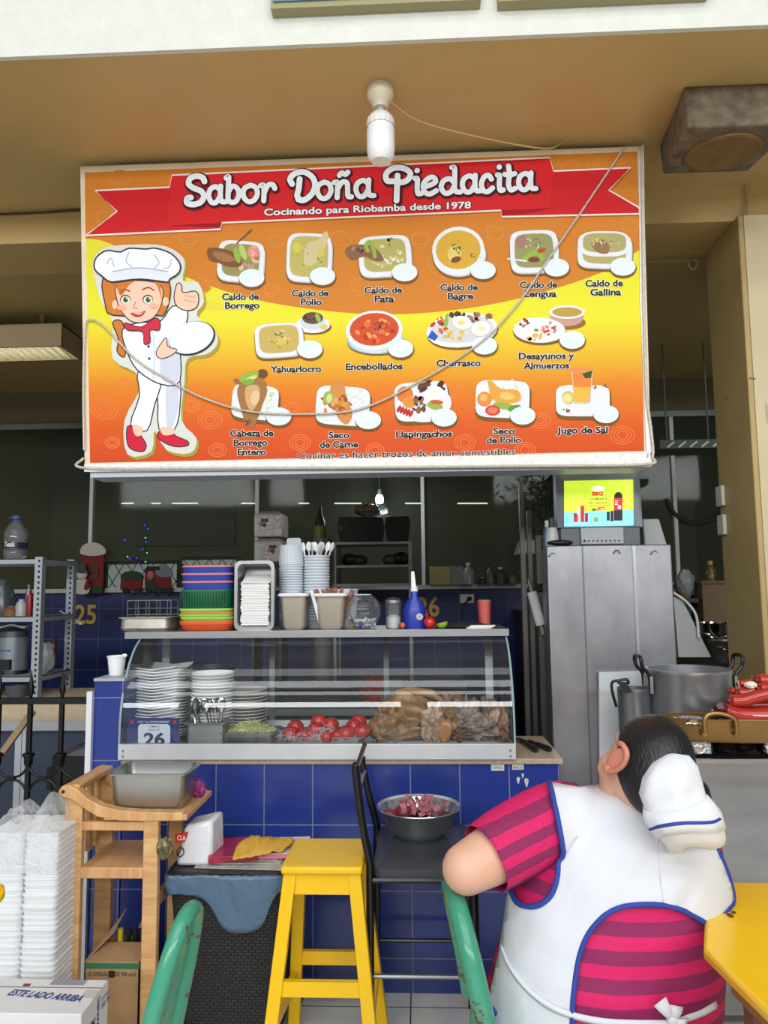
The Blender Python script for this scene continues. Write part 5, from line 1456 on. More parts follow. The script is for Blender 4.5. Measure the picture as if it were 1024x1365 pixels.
MB().lathe([(0, -.03), (.028, -.022), (.034, .0), (.03, .03), (.02, .045), (0, .045)], 20, c).build('glass', glow_mat('reflected_bulb_glow', (224, 238, 255), 9), t)
MB().cyl(c + Vector((0, 0, .04)), c + Vector((0, 0, .09)), .018, n=12).cyl(c + Vector((0, 0, .09)), (c.x, c.y, 3.36), .004, n=6).build('socket', DARK, t)
l_ = bpy.data.lights.new('bulb_fill_light', 'POINT'); l_.energy = 6; l_.color = (.85, .92, 1); l_.shadow_soft_size = .04  # point light added to go with the stand-in bulb
lo_ = bpy.data.objects.new('bulb_fill_light', l_); COL.objects.link(lo_); lo_.location = c + Vector((0, -.12, -.02))
pts = [(193, 700), (197, 705), (194, 717), (195, 723), (190, 732), (196, 737), (182, 744), (173, 744), (194, 749), (185, 752), (166, 720), (170, 742)]
A = [W(px, py, Y=3.27) for px, py in pts]
t = thing('fairy_lights', 'string of tiny blue and green fairy lights on the partition glass', 'fairy lights', A[3])
MB().tube(catmull([W(197, 690, Y=3.275)] + A[:10], 4), .002, 5).build('wire', BLACKP, t)
for k, q in enumerate(A):
    MB().ell(q, .007, 8, 6).build('light', glow_mat('fairy_%d' % (k % 3), ((60, 50, 235), (60, 60, 240), (40, 200, 120))[k % 3], 1.6), t)
ZSILL = SILL + 0.036
ysl = 3.19
SNW, DRD, DGN = mat('felt_white', (190, 186, 180), .8), mat('felt_dark_red', (120, 26, 30), .8), mat('felt_dark_green', (30, 60, 40), .8)
def sil(px, py, y=ysl): return W(px, py, Y=y)
def board(pts, m, t, name, y=ysl, th=.02, lab=None, sm=3):
    q = [sil(*p_, y) for p_ in pts]
    if sm: q = catmull(q, sm, True)
    return MB().prism(q, (0, 0, 0), (0, th, 0)).build(name, m, t, lab)
t = thing('chimney_decoration', 'dark red chimney-shaped christmas decoration with snowy top on the sill', 'decoration', sil(125, 790))
board([(110, 791), (109, 740), (107, 731), (139, 731), (137, 791)], DRD, t, 'chimney', sm=0)
board([(107, 733), (112, 726), (126, 723), (138, 729), (140, 738), (125, 741), (109, 739)], SNW, t, 'snow_cap', ysl - .012)
board([(117, 765), (120, 752), (126, 748), (131, 756), (131, 768), (124, 772)], mat('felt_brown', (92, 50, 40), .8), t, 'face_patch', ysl - .01)
board([(118, 790), (118, 781), (136, 780), (136, 790)], DGN, t, 'green_base', ysl - .012, sm=0)
t = thing('snowman_decoration', 'small white felt snowman with black hat beside the red chimney', 'decoration', sil(109, 790))
board([(101, 791), (99, 780), (103, 773), (114, 772), (119, 780), (117, 791)], SNW, t, 'body', ysl - .05)
MB().ell(sil(109, 766, ysl - .045), (.05, .025, .045)).build('head', SNW, t)
board([(101, 762), (102, 753), (113, 751), (115, 760), (119, 762), (112, 764)], BLACKP, t, 'hat', ysl - .075)
board([(112, 782), (117, 770), (118, 782), (113, 786)], DRD, t, 'scarf', ysl - .075)
for k, (x0_, x1_, lab) in enumerate(((162, 190, 'red felt train wagon decoration with dark bundle on the sill'), (193, 229, 'red felt train engine decoration with green driver on the sill'))):
    t = thing('train_decoration', lab, 'decoration', sil((x0_ + x1_) / 2, 790))
    if k == 0:
        board([(160, 786), (161, 772), (190, 772), (189, 786)], DRD, t, 'wagon_box', sm=0)
        board([(162, 772), (164, 764), (174, 761), (186, 763), (190, 772)], DGN, t, 'bundle', ysl - .005)
    else:
        board([(193, 786), (193, 758), (214, 757), (214, 768), (227, 768), (229, 786)], DRD, t, 'engine_body', sm=0)
        board([(192, 760), (196, 755), (212, 755), (214, 760)], mat('felt_black', (34, 30, 32), .8), t, 'roof', ysl - .012, sm=0)
        board([(210, 768), (208, 757), (216, 752), (226, 757), (229, 768)], mat('felt_grey', (120, 122, 130), .8), t, 'smoke_puff', ysl - .01)
        board([(195, 786), (196, 776), (204, 773), (208, 786)], DGN, t, 'driver_coat', ysl - .012)
        MB().ell(sil(201, 767, ysl - .012), (.03, .015, .04)).build('driver_head', mat('felt_skin', (170, 110, 90), .8), t)
    for px in (x0_ + 5, x1_ - 7) if k == 0 else (198, 214, 224):
        q = sil(px, 787, ysl - .015)
        MB().cyl(q, q + Vector((0, .015, 0)), .028, n=18).build('wheel', mat('felt_black', (34, 30, 32), .8), t)
tag(MB().tube(catmull([W(80, 814, Y=3.29), W(92, 822, Y=3.29), W(108, 831, Y=3.29)], 5), .006, 6).box(W(108, 831, Y=3.285), (.03, .02, .02)).build('white_cable', WHITEP), 'white cable with a plug hanging on the tiles below the number 25', 'cable')
tag(MB().ell(W(93, 808, Y=3.26), (.035, .02, .016)).build('wall_switch', WHITEP), 'small white cable switch stuck on the tiles beside the number 25', 'switch')
t = thing('wall_socket', 'white double power socket with a black plug on the tile wall', 'socket', W(622, 805, Y=3.29))
a, b = W(613, 804, Y=3.29), W(632, 792, Y=3.29)
MB().box2((a.x, 3.282, a.z), (b.x, 3.3, b.z)).build('plate', mat('socket_plate', (214, 212, 206), .4), t, bevel=.004)
MB().ell(W(626, 798, Y=3.27), (.022, .025, .018)).tube(catmull([W(626, 799, Y=3.27), W(619, 806, Y=3.26), W(617, 825, Y=3.26), W(616, 860, Y=3.26)], 5), .006, 6).build('plug', BLACKP, t)
# slotted-angle rack of the neighbour with its load
SLOT = mat('grey_slotted_steel', (168, 174, 182), 0.45, 0.3)
rk = thing('slotted_rack', 'grey slotted-angle shelf rack standing on the neighbouring counter', 'shelf rack', (-2.3, 1.45, ZNB))
yr0, yr1 = 1.25, 1.66
xR = W(53, 850, Y=yr0).x
zsh = [W(20, 745, Y=yr0).z, W(20, 822, Y=yr0).z, W(20, 902, Y=yr0).z]
zbt = ZNB + .001
for (x, y) in ((xR, yr0), (xR, yr1), (xR - 1.0, yr0), (xR - 1.0, yr1)):
    q = MB()
    q.box2((x - .045, y - .002, zbt), (x, y + .002, zsh[0] + .01)).box2((x - .003, y, zbt), (x, y + .045, zsh[0] + .01))
    q.build('upright', SLOT, rk, smooth=0)
    hl = MB()
    z = zbt + .03
    while z < zsh[0]:
        hl.box((x - .018, y - .003, z), (.012, .003, .014)); z += .032
    hl.build('slots', BLACKP, rk, kind='stuff')
for z in zsh:
    MB().box2((xR - 1.0, yr0, z - .03), (xR, yr0 + .012, z)).box2((xR - .012, yr0, z - .03), (xR, yr1 + .04, z)).box2((xR - 1.0, yr1 + .03, z - .03), (xR, yr1 + .04, z)).box2((xR - 1.0, yr0, z - .004), (xR, yr1 + .04, z)).build('shelf', SLOT, rk, smooth=0)
def on_rack(px, k, y): return Vector((W(px, 800, Y=y).x, y, zsh[k] + .001))
c = on_rack(18, 0, 1.4)
hh = W(18, 688, Y=1.4).z - c.z
wd = (W(32, 720, Y=1.4).x - W(3, 720, Y=1.4).x) / 2
t = thing('water_bottle', 'large clear plastic water bottle with blue cap on top of the grey rack', 'bottle', c)
MB().lathe([(0, 0), (wd * .92, .005), (wd, .03), (wd, hh * .2), (wd * .95, hh * .22), (wd, hh * .24), (wd, hh * .62), (wd * .8, hh * .74), (wd * .35, hh * .88), (wd * .25, hh * .93), (0, hh * .93)], 28, c).build('body', glass_mat('pet_bottle', (.80, .82, .82), .9, .05, .14, (.7, .74, .76)), t)
MB().lathe([(0, hh * .92), (wd * .4, hh * .92), (wd * .4, hh), (0, hh)], 20, c).tube([c + Vector((-wd * .35, 0, hh * .96)), c + Vector((-wd * .8, 0, hh * .97)), c + Vector((-wd * .35, 0, hh * .95))], .006, 6).build('cap', mat('blue_cap', (40, 80, 150), .4), t, 'blue cap')
MB().lathe([(wd * 1.01, hh * .25), (wd * 1.015, hh * .38), (wd * 1.01, hh * .39)], 28, c).build('label_band', mat('navy_label', (28, 34, 60), .4), t)
m = MB(); put_text(m, 'Tesalia', c + Vector((0, -wd * 1.03, hh * .29)), (1, 0, 0), (0, 0, 1), wd * .9, .03, .02, .3); m.build('label_lettering', WHITEP, t, raw=True)
for (px, k, y, r_, h_, m_, lab, nm) in ((40, 1, 1.34, .02, .15, mat('red_sauce', (140, 24, 26), .3), 'small red sauce bottle on the rack middle shelf', 'sauce_bottle'), (29, 1, 1.36, .035, .10, mat('clear_cup', (170, 170, 166), .3), 'pale plastic cup on the rack middle shelf', 'plastic_cup'), (16, 1, 1.36, .05, .06, mat('amber_tub', (120, 84, 50), .4), 'flat amber tub on the rack middle shelf', 'food_tub'), (3, 1, 1.4, .07, .22, mat('dark_clear_jug', (70, 78, 82), .2), 'tall grey jug on the rack middle shelf', 'jug'), (38, 1, 1.5, .02, .19, mat('grey_shaker', (140, 140, 150), .3, .4), 'slim grey bottle with round stopper on the rack middle shelf', 'slim_bottle')):
    c = on_rack(px, k, y)
    t = thing(nm, lab, nm.split('_')[-1], c)
    MB().lathe([(0, 0), (r_, 0), (r_, h_ * .6), (r_ * .7, h_ * .85), (0, h_ * .85)], 18, c).build('body', m_, t)
    MB().lathe([(0, h_ * .84), (r_ * .5, h_ * .84), (r_ * .5, h_), (0, h_)], 14, c).build('cap', m_, t)
c = on_rack(20, 2, 1.42)
r_ = (W(41, 870, Y=1.42).x - W(3, 870, Y=1.42).x) / 2 * .95
h_ = W(20, 838, Y=1.3).z - c.z
t = thing('rice_cooker', 'grey electric cooker with dark lid on the lower rack shelf', 'cooker', c)
MB().lathe([(0, .01), (r_, .01), (r_ * 1.02, .04), (r_ * 1.02, h_ * .8), (0, h_ * .8)], 32, c).build('body', mat('grey_cooker_steel', (150, 156, 160), .35, .6), t)
MB().lathe([(0, h_ * .8), (r_ * 1.03, h_ * .8), (r_ * .98, h_ * .93), (0, h_)], 32, c).build('lid', mat('charcoal_lid', (64, 66, 70), .4), t)
MB().box(c + Vector((0, -r_ * 1.02, h_ * .22)), (r_ * .9, .04, h_ * .22)).lathe([(0, 0), (r_ * 1.05, 0), (r_ * 1.0, .03), (0, .03)], 28, c).build('base', BLACKP, t)
m = MB(); m.box(c + Vector((-.01, -r_ * 1.03, h_ * .52)), (r_ * .9, .006, .006)); m.build('blue_stripe', mat('blue_stripe', (40, 90, 180), .4), t)
rows = [[c + Vector((-.16 + .28 * i / 14, -.10 + .2 * j / 8, h_ * 1.005 + .012 + .01 * math.sin(i * .8) * math.cos(j))) for i in range(15)] for j in range(9)]
MB().grid(rows).build('folded_cloth', mat('dull_white_cloth', (176, 176, 172), .8), None, 'dull white cloth folded over the electric cooker lid', 'cloth', solid=.006)
c = on_rack(64, 2, 1.45)
MB().ell(c + Vector((0, 0, .09)), (.055, .05, .09), bump=.3).build('plastic_bag', mat('crumpled_clear_plastic', (150, 152, 156), .25, bump=.5, bscale=30), None, 'crumpled clear plastic bag at the end of the lower rack shelf', 'bag')
t_ = MB().prism([W(px, py, Y=1.55) for px, py in ((56, 880), (73, 850), (73, 875), (56, 892))], (0, 0, 0), (0, .03, 0))
t_.build('red_folder', mat('dark_red_board', (110, 26, 30), .6), None, 'dark red board leaning on the rack end upright', 'board')
c = Vector((W(22, 930, Y=1.3).x, 1.3, ZNB + .001))
MB().lathe([(0, 0), (.05, 0), (.065, .07), (.06, .07), (.046, .005), (0, .005)], 24, c).build('grey_bowl', mat('grey_bowl_plastic', (80, 86, 96), .4), None, 'grey bowl under the rack on the beige slab', 'bowl')
kb = thing('kitchen_worktop', 'long dark worktop with shelves against the tiled back wall', 'worktop', (-.4, 2.9, 0))
KX0, KX1 = -1.9, .35
MB().box2((KX0, 2.55, .84), (KX1, 3.28, .88)).build('top', mat('dark_steel_top', (110, 112, 114), .4, .7), kb)
MB().box2((KX0 + .02, 2.6, .05), (KX1 - .02, 3.26, .84)).build('cupboard', mat('dark_cupboard', (44, 44, 48), .5), kb)
pk0 = W(338, 790, Y=2.75)
t = thing('pack_stand', 'narrow dark shelf stand under the wrapped foam packs', 'stand', (W(358, 760, Y=2.75).x, 2.8, .88))
zst = W(358, 750, Y=2.75).z
MB().box2((W(338, 760, Y=2.75).x, 2.66, zst - .02), (W(379, 760, Y=2.75).x, 3.0, zst)).build('board', mat('dark_board', (70, 62, 50), .6), t)
for x in (W(339, 760, Y=2.75).x + .01, W(378, 760, Y=2.75).x - .01):
    MB().box2((x - .01, 2.68, .88), (x + .01, 2.98, zst - .02)).build('leg', mat('dark_board', (70, 62, 50), .6), t)
WRAP = mat('clear_wrapped_foam', (214, 210, 206), .22, bump=.7, bscale=26, col2=(176, 166, 156), scale=7)
for k, (yb_2, yt_2, lab) in enumerate(((750, 716, 'lower clear-wrapped pack of white foam lids behind the napkin pan'), (716, 680, 'upper clear-wrapped pack of white foam lids behind the napkin pan'))):
    A, B = W(338.5, yb_2, Y=2.7), W(377.5, yt_2, Y=2.7)
    t = thing('foam_pack', lab, 'pack', ((A.x + B.x) / 2, 2.82, A.z), 0, 'wrapped foam packs')
    m = MB().box2((A.x, 2.7, A.z + .001), (B.x, 2.94, B.z - .03))
    m.hexa([(A.x, 2.7, B.z - .03), (B.x, 2.7, B.z - .03), (B.x, 2.94, B.z - .03), (A.x, 2.94, B.z - .03)], [(A.x + .05, 2.74, B.z - .001), (B.x - .05, 2.74, B.z - .001), (B.x - .05, 2.9, B.z - .001), (A.x + .05, 2.9, B.z - .001)])
    m.build('wrapped_stack', WRAP, t, bevel=.008)
    for (dx, dz) in ((.3, .62), (.42, .62), (.36, .45), (.24, .48)):
        q = Vector((A.x + (B.x - A.x) * (dx + .28 * (1 - k)), 2.697, A.z + (B.z - A.z) * dz))
        MB().cyl(q, q + Vector((0, .004, 0)), .017, n=14).build('printed_mark', mat('pack_purple_print', (90, 50, 90), .5) if dx != .24 else mat('pack_orange_print', (206, 110, 80), .5), t)
os_ = thing('oven_shelf', 'open steel shelf stand carrying the black oven behind the case', 'shelf stand', (W(497, 790, Y=2.65).x, 2.85, .88))
xa, xb = W(444, 760, Y=2.65).x, W(549, 760, Y=2.65).x
zsv = [W(497, 722, Y=2.65).z, W(497, 753, Y=2.65).z, W(497, 778, Y=2.65).z]
for z in zsv:
    MB().box2((xa, 2.65, z - .02), (xb, 3.05, z)).build('shelf', STEELD, os_)
for x in (xa + .012, xb - .012):
    for y in (2.66, 3.03):
        MB().box2((x - .012, y - .012, .88), (x + .012, y + .012, zsv[0] - .02)).build('leg', STEELD, os_)
A, B = W(450, 721, Y=2.68), W(546, 688, Y=2.68)
t = thing('black_oven', 'black countertop oven with round vents on the steel shelf', 'oven', ((A.x + B.x) / 2, 2.85, zsv[0]))
for (pa, pb) in ((450, 511), (513, 547)):
    a_, b2_ = W(pa, 700, Y=2.68).x, W(pb, 700, Y=2.68).x
    m = MB().prism([Vector((a_ + .02, 2.68, zsv[0] + .001)), Vector((b2_ - .02, 2.68, zsv[0] + .001)), Vector((b2_, 2.68, zsv[0] + .12)), Vector((b2_ - .01, 2.68, B.z)), Vector((a_ + .01, 2.68, B.z)), Vector((a_, 2.68, zsv[0] + .12))], (0, 0, 0), (0, .3, 0))
    m.build('housing', mat('oven_black', (18, 18, 20), .3), t, bevel=.008)
for px, r_ in ((497, .075), (540, .03)):
    q = W(px, 705, Y=2.675)
    MB().tube([q + Vector((r_ * math.cos(k), 0, r_ * .75 * math.sin(k))) for k in [2 * PI * j / 24 for j in range(24)]], .006, 6, closed=True).build('vent_ring', mat('oven_vent', (44, 44, 48), .3), t)
q = W(455, 704, Y=2.672); MB().cyl(q, q + Vector((0, .012, 0)), .018, n=14).build('dial', mat('oven_red_mark', (110, 40, 34), .4), t)
m = MB(); m.ell(W(490, 680, Y=2.8), (.10, .08, .05), bump=.4, seed=3)
m.build('crumpled_bag', mat('brown_white_bag', (130, 112, 98), .5, col2=(70, 40, 34), scale=14, bump=.5), None, 'crumpled brown and white bag lying on top of the black oven', 'bag')
for k, (px, r_, cc, lab) in enumerate(((466, .05, (46, 36, 30), 'dark wrapped bundle on the upper steel shelf'), (480, .045, (60, 46, 44), 'second dark bundle on the upper steel shelf'), (520, .045, (70, 60, 54), 'greyish jar on the upper steel shelf'), (535, .055, (44, 22, 22), 'dark red pot on the upper steel shelf'))):
    q = W(px, 753, Y=2.85); q.z = zsv[1] + r_ * .95
    MB().ell(q, (r_ * 1.3, r_, r_), bump=.15, seed=k).build('kitchen_bundle', mat('bundle_%d' % k, cc, .5), None, lab, 'bundle')
q = W(427, 745, Y=2.75)
t = thing('sauce_pouch', 'tall green-labelled black-topped bottle beside the black oven', 'bottle', (q.x, 2.75, .88))
zb2, zt2 = .88, W(430, 676, Y=2.75).z
MB().lathe([(0, 0), (.045, 0), (.045, zt2 - zb2 - .12), (.02, zt2 - zb2 - .06), (.012, zt2 - zb2), (0, zt2 - zb2)], 18, (q.x, 2.75, zb2)).build('body', mat('dark_bottle', (40, 38, 26), .3), t)
MB().lathe([(.046, zt2 - zb2 - .30), (.046, zt2 - zb2 - .15)], 18, (q.x, 2.75, zb2)).build('label_band', mat('yellow_green_label', (120, 124, 50), .5), t)
q = W(430, 740, Y=2.6)
MB().lathe([(0, 0), (.07, 0), (.07, W(430, 718, Y=2.6).z - .88), (0, W(430, 718, Y=2.6).z - .88)], 22, (q.x, 2.62, .88)).build('grey_canister', mat('grey_canister', (110, 108, 104), .4), None, 'grey tall canister beside the green-labelled bottle', 'canister')
t = thing('cooking_pot', 'dark pot with two handles standing behind the glass case', 'pot', (W(275, 885, Y=1.9).x, 1.9, 0))
kt = thing('prep_table', 'steel preparation table behind the display case', 'table', (-.6, 1.75, 0))
MB().box2((-1.5, 1.5, .82), (.35, 2.0, .86)).build('top', STEELD, kt)
for x in (-1.46, .31):
    for y in (1.54, 1.96):
        MB().box2((x - .02, y - .02, 0), (x + .02, y + .02, .82)).build('leg', STEELD, kt)
c = Vector((W(275, 885, Y=1.75).x, 1.75, .861))
t.location = c; t.matrix_basis = Matrix.Translation(c)
MB().lathe([(0, 0), (.17, 0), (.18, .02), (.18, .22), (.19, .23), (.17, .23), (.165, .02), (0, .01)], 32).build('body', mat('dark_aluminium', (96, 102, 112), .4, .6), t, local=True)
for s_ in (-1, 1): MB().box((s_ * .20, 0, .2), (.05, .05, .02)).build('handle', BLACKP, t, local=True)
for k in range(4):
    o = round_plate(.11, .02).build('side_plate', GREYC, None, ('lowest', 'second', 'third', 'topmost')[k] + ' pale plate stacked on the prep table behind the case', 'plate', 'plates on the prep table', local=True, loc=(W(523, 885, Y=1.75).x, 1.75, .861 + .014 * k))
MB().lathe([(0, 0), (.06, 0), (.085, .06), (.08, .06), (.055, .006), (0, .006)], 26).build('grey_bowl', GREYC, None, 'small pale bowl on the plates behind the case', 'bowl', local=True, loc=(W(523, 885, Y=1.75).x, 1.75, .861 + .072))
q = W(497, 880, Y=1.7)
MB().ell((q.x, 1.7, .861 + .085), (.075, .06, .085), bump=.4, seed=9).build('orange_net_bag', mat('orange_net', (176, 70, 46), .6, bump=.5, bscale=60), None, 'bunched orange net bag beside the pale plates behind the case', 'bag')
for k, (px, y0_, y1_, r_, cc, lab, nm) in enumerate(((625, 784, 750, .05, (130, 140, 140), 'clear squat bottle on the sill past the third mullion', 'bottle'), (654, 785, 752, .035, (92, 84, 70), 'tall dark bottle with pale band on the sill', 'bottle'), (668, 785, 756, .045, (66, 72, 52), 'green-black bottle on the sill', 'bottle'), (684, 785, 762, .04, (90, 92, 80), 'grey-green bottle on the sill by the doorway', 'bottle'), (643, 785, 769, .03, (52, 50, 48), 'small dark bottle on the sill', 'bottle'), (676, 786, 772, .022, (20, 20, 22), 'tiny black bottle on the sill', 'bottle'))):
    q = W(px, y0_, Y=3.2)
    h_ = W(px, y1_, Y=3.2).z - ZSILL
    t = thing('sill_bottle', lab, 'bottle', (q.x, 3.2, ZSILL), 0, 'bottles on the sill')
    MB().lathe([(0, 0), (r_, 0), (r_, h_ * .6), (r_ * .4, h_ * .8), (r_ * .35, h_ * .88), (0, h_ * .88)], 18).build('body', mat('sill_bottle_%d' % k, cc, .25), t, local=True)
    MB().lathe([(0, h_ * .87), (r_ * .4, h_ * .87), (r_ * .4, h_), (0, h_)], 14).build('cap', mat('sill_cap_%d' % (k % 2), ((190, 190, 186), (40, 40, 44))[k % 2], .4), t, local=True)
for k, (pa, pb, cc) in enumerate(((573, 600, (150, 140, 84)), (601, 617, (120, 122, 116)))):
    A, B = W(pa, 785, Y=3.22), W(pb, 755, Y=3.22)
    MB().box2((A.x, 3.2, ZSILL), (B.x, 3.25, B.z)).build('sill_box', mat('sill_box_%d' % k, cc, .6, var=.2, scale=10), None, ('pale yellow-green carton on the sill beside the third mullion', 'grey carton on the sill beside the yellow-green one')[k], 'carton')
A, B = W(688, 739, Y=3.0), W(719, 719, Y=3.0)
t = thing('soap_dispenser', 'white plastic dispenser box fixed by the doorway behind the case', 'dispenser', ((A.x + B.x) / 2, 3.1, A.z))
MB().hexa([(A.x + .01, 2.98, A.z), (B.x, 2.98, A.z), (B.x, 3.27, A.z), (A.x + .01, 3.27, A.z)], [(A.x + .05, 2.99, B.z), (B.x, 2.99, B.z), (B.x, 3.27, B.z), (A.x + .05, 3.27, B.z)]).build('housing', mat('dim_white_plastic', (176, 176, 180), .4), t, bevel=.012)
rp_ = random.Random(4)
c = W(735, 655, Y=2.9)
t = thing('wall_plant', 'dark bushy plant hanging beside the television', 'plant', c)
st_ = MB()
lf = MB()
for k in range(46):
    d = Vector((rp_.gauss(0, .13), rp_.gauss(0, .07), rp_.gauss(-.02, .17)))
    e_ = c + d
    st_.tube([c + Vector((.06, 0, .1)), c + d * .5 + Vector((0, 0, .05)), e_], .003, 5, cap=False)
    for j in range(9):
        q = e_ + Vector((rp_.gauss(0, .05), rp_.gauss(0, .03), rp_.gauss(0, .05)))
        u = Vector((rp_.uniform(-1, 1), rp_.uniform(-.6, .6), rp_.uniform(-1, 1))).normalized() * .032
        v_ = u.orthogonal().normalized() * .009
        lf.add([q - u, q + v_, q + u, q - v_], [(0, 1, 2, 3)])
st_.build('stem', mat('plant_stem', (58, 54, 36), .7), t)
lf.build('foliage', mat('dark_plant_leaf', (44, 56, 34), .6), t, smooth=0, kind='stuff')
dx = [W(x, 850, Y=1.0).x for x in (701, 711, 722, 731)]
dfr = struct('door_1', MB().box2((dx[0] - .012, 1.0, 0), (dx[0] + .012, 1.04, 2.15)).box2((dx[1] - .01, 1.02, 0), (dx[1] + .012, 1.06, 2.0)).box2((dx[2] - .016, .98, 0), (dx[2] + .012, 1.03, 1.86)).box2((dx[3] - .012, 1.02, 0), (dx[3] + .012, 1.06, 1.86)), mat('dim_door_profile', (126, 122, 116), .45, .4))
MB().box2((dx[2] + .012, 1.02, 0), (dx[3] - .012, 1.03, 1.85)).build('dark_panel', mat('near_black_panel', (24, 22, 24), .4), dfr)
q = W(719, 783, Y=.97); MB().box2((q.x - .04, .95, q.z - .02), (q.x + .03, .98, q.z + .02)).build('latch', CHROME, dfr)
A, B = W(709, 789, Y=.9), W(721, 833, Y=.9)
t = thing('paper_roll', 'white paper roll hanging slanted beside the fridge', 'roll', (A + B) / 2)
MB().cyl(A, B, .026, n=20).build('sheet_roll', PAPER, t)
MB().cyl(B, B + (B - A).normalized() * .05, .010, n=10).cyl(A, A + (A - B).normalized() * .06, .006, n=8).bar(A + (A - B).normalized() * .05, Vector((A.x, 1.0, A.z + .07)), .012, .012).build('spindle', mat('roll_spindle', (176, 170, 160), .5), t)
struct('void_block', MB().box2((W(700, 800, Y=2.6).x, 2.6, 0), (W(755, 800, Y=2.6).x, 3.28, 1.4)), mat('near_black_panel', (24, 22, 24), .4))  # near-black block fills the dark void behind the door frames
# ------------------------------------------------------------------ fridge, television, cook station
FY = 0.33
fx0, fx1 = W(728.5, 728, Y=FY).x, W(895, 728, Y=FY).x
FZ = W(810, 726.5, Y=FY).z
fr_ = thing('steel_fridge', 'tall brushed stainless steel fridge carrying the television beside the counter', 'fridge', ((fx0 + fx1) / 2, FY + .28, 0))
FRM = mat('scuffed_fridge_steel', (168, 168, 172), .36, .85, scale=3.5, col2=(132, 132, 138), stretch=(1, 1, .6), bump=.06, bscale=12)
fx0 = max(fx0, cR + .02)
fq = [(fx0, FY), (fx1, FY), (fx1 + .05, FY + .44), (fx0 + .05, FY + .44)]
MB().hexa([(x, y, .08) for x, y in fq], [(x, y, FZ) for x, y in fq]).build('cabinet', FRM, fr_, bevel=.006)
sx = [W(x, 850, Y=FY).x for x in (781, 850)]
MB().box2((sx[0] - .003, FY - .003, .1), (sx[0] + .003, FY + .001, FZ - .005)).build('panel_seam', mat('seam_grey', (112, 114, 120), .4, .7), fr_)
MB().box2((sx[1] - .007, FY - .006, .1), (sx[1] + .007, FY + .001, FZ - .005)).build('panel_strip', mat('bright_strip', (190, 190, 192), .3, .85), fr_)
for x in (fx0 + .09, fx1 - .05):
    for y in (FY + .06, FY + .38):
        MB().cyl((x, y, 0), (x, y, .08), .022, n=12).build('leg', BLACKP, fr_)
for (px, py, k) in ((822, 734, 0), (872, 735, 1), (736, 738, 2)):
    m = MB(); q = W(px, py, Y=FY - .001)
    for j in range(5 if k == 0 else 3):
        m.tube(catmull([q + Vector((.012 * math.cos(j * 1.3 + i) * (1 + .2 * i), 0, -.006 + .010 * math.sin(j * 2.1 + i * 1.7))) for i in range(4)], 4), .0011, 4)
    m.build('pen_scribble', mat('scribble_ink', (84, 84, 88), .6), fr_)
TY = FY + .05
ax, bx2 = W(743, 700, Y=TY).x, W(857, 700, Y=TY).x
tz0, tz1 = FZ, W(800, 629, Y=TY).z
tv = thing('crt_television', 'silver tube television showing a drinks advert on top of the fridge', 'television', ((ax + bx2) / 2, TY + .2, FZ))
TVM = mat('silver_tv_plastic', (118, 124, 132), .4, .15)
zsp = W(800, 703, Y=TY).z
fo, fi = [(ax, zsp), (bx2, zsp), (bx2 - .006, tz1), (ax, tz1)], [W(p_[0], p_[1], Y=TY) for p_ in ((752, 702), (847.5, 700), (846.5, 638), (752, 640))]
m = MB()
O = [Vector((x, TY, z)) for x, z in fo]; I = [Vector((v.x, TY + .012, v.z)) for v in fi]; B_ = [v + Vector((0, .07, 0)) for v in O]
for i in range(4):
    j = (i + 1) % 4
    m.add([O[i], O[j], I[j], I[i]], [(0, 1, 2, 3)]).add([O[i], O[j], B_[j], B_[i]], [(0, 1, 2, 3)]).add([I[i], I[j], I[j] + Vector((0, .03, 0)), I[i] + Vector((0, .03, 0))], [(0, 1, 2, 3)])
m.build('bezel', TVM, tv, smooth=0)
MB().hexa([(ax + .01, TY + .07, zsp), (bx2 - .01, TY + .07, zsp), (bx2 - .08, TY + .42, zsp + .02), (ax + .08, TY + .42, zsp + .02)], [(ax + .01, TY + .07, tz1 - .005), (bx2 - .01, TY + .07, tz1 - .005), (bx2 - .08, TY + .42, tz1 - .07), (ax + .08, TY + .42, tz1 - .07)]).build('back_shell', DARK, tv)
MB().box2((ax + .015, TY + .004, FZ + .001), (bx2 - .012, TY + .38, zsp)).build('base', mat('tv_base_grey', (92, 96, 102), .45), tv, bevel=.004)
a_, b2_ = W(774, 719, Y=TY), W(831, 715, Y=TY)
cpan = MB().box2((a_.x, TY - .012, FZ + .006), (b2_.x, TY + .004, zsp - .001)).build('control_panel', mat('tv_control_silver', (150, 154, 160), .4, .2), tv, bevel=.003)
bt = MB()
for k in range(9):
    x = a_.x + (b2_.x - a_.x) * (.08 + .1 * k)
    bt.cyl((x, TY - .014, FZ + .022), (x, TY - .010, FZ + .022), .004 if k else .006, n=10)
bt.build('button', BLACKP, cpan, kind='stuff')
q = W(801, 709, Y=TY - .002); MB().cyl(q, q + Vector((0, .003, 0)), .008, n=14).build('maker_badge', ALU, tv)
SY = TY + .028
def sw(px, py, z=0): return W(px, py, Y=SY - z)
scr = MB(); mats_ = []
def sc(pts, col, z, pw=.85):
    m_ = glow_mat('screen_%02x%02x%02x' % col, col, pw)
    if m_ not in mats_: mats_.append(m_)
    scr.cur = mats_.index(m_); scr.flat([sw(x, y, z) for x, y in pts])
def se(cx, cy, rx, ry, col, z): sc([(cx + rx * math.cos(k), cy + ry * math.sin(k)) for k in [2 * PI * j / 18 for j in range(18)]], col, z)
sc([(752, 702), (848, 701), (847, 637), (752, 639)], (198, 226, 60), 0)
sc([(752, 702), (848, 701), (847.5, 681), (752, 683)], (130, 206, 226), .0006)
sc([(752, 686), (772, 682), (800, 683), (848, 679), (848, 686), (752, 690)], (130, 206, 226), .0005)
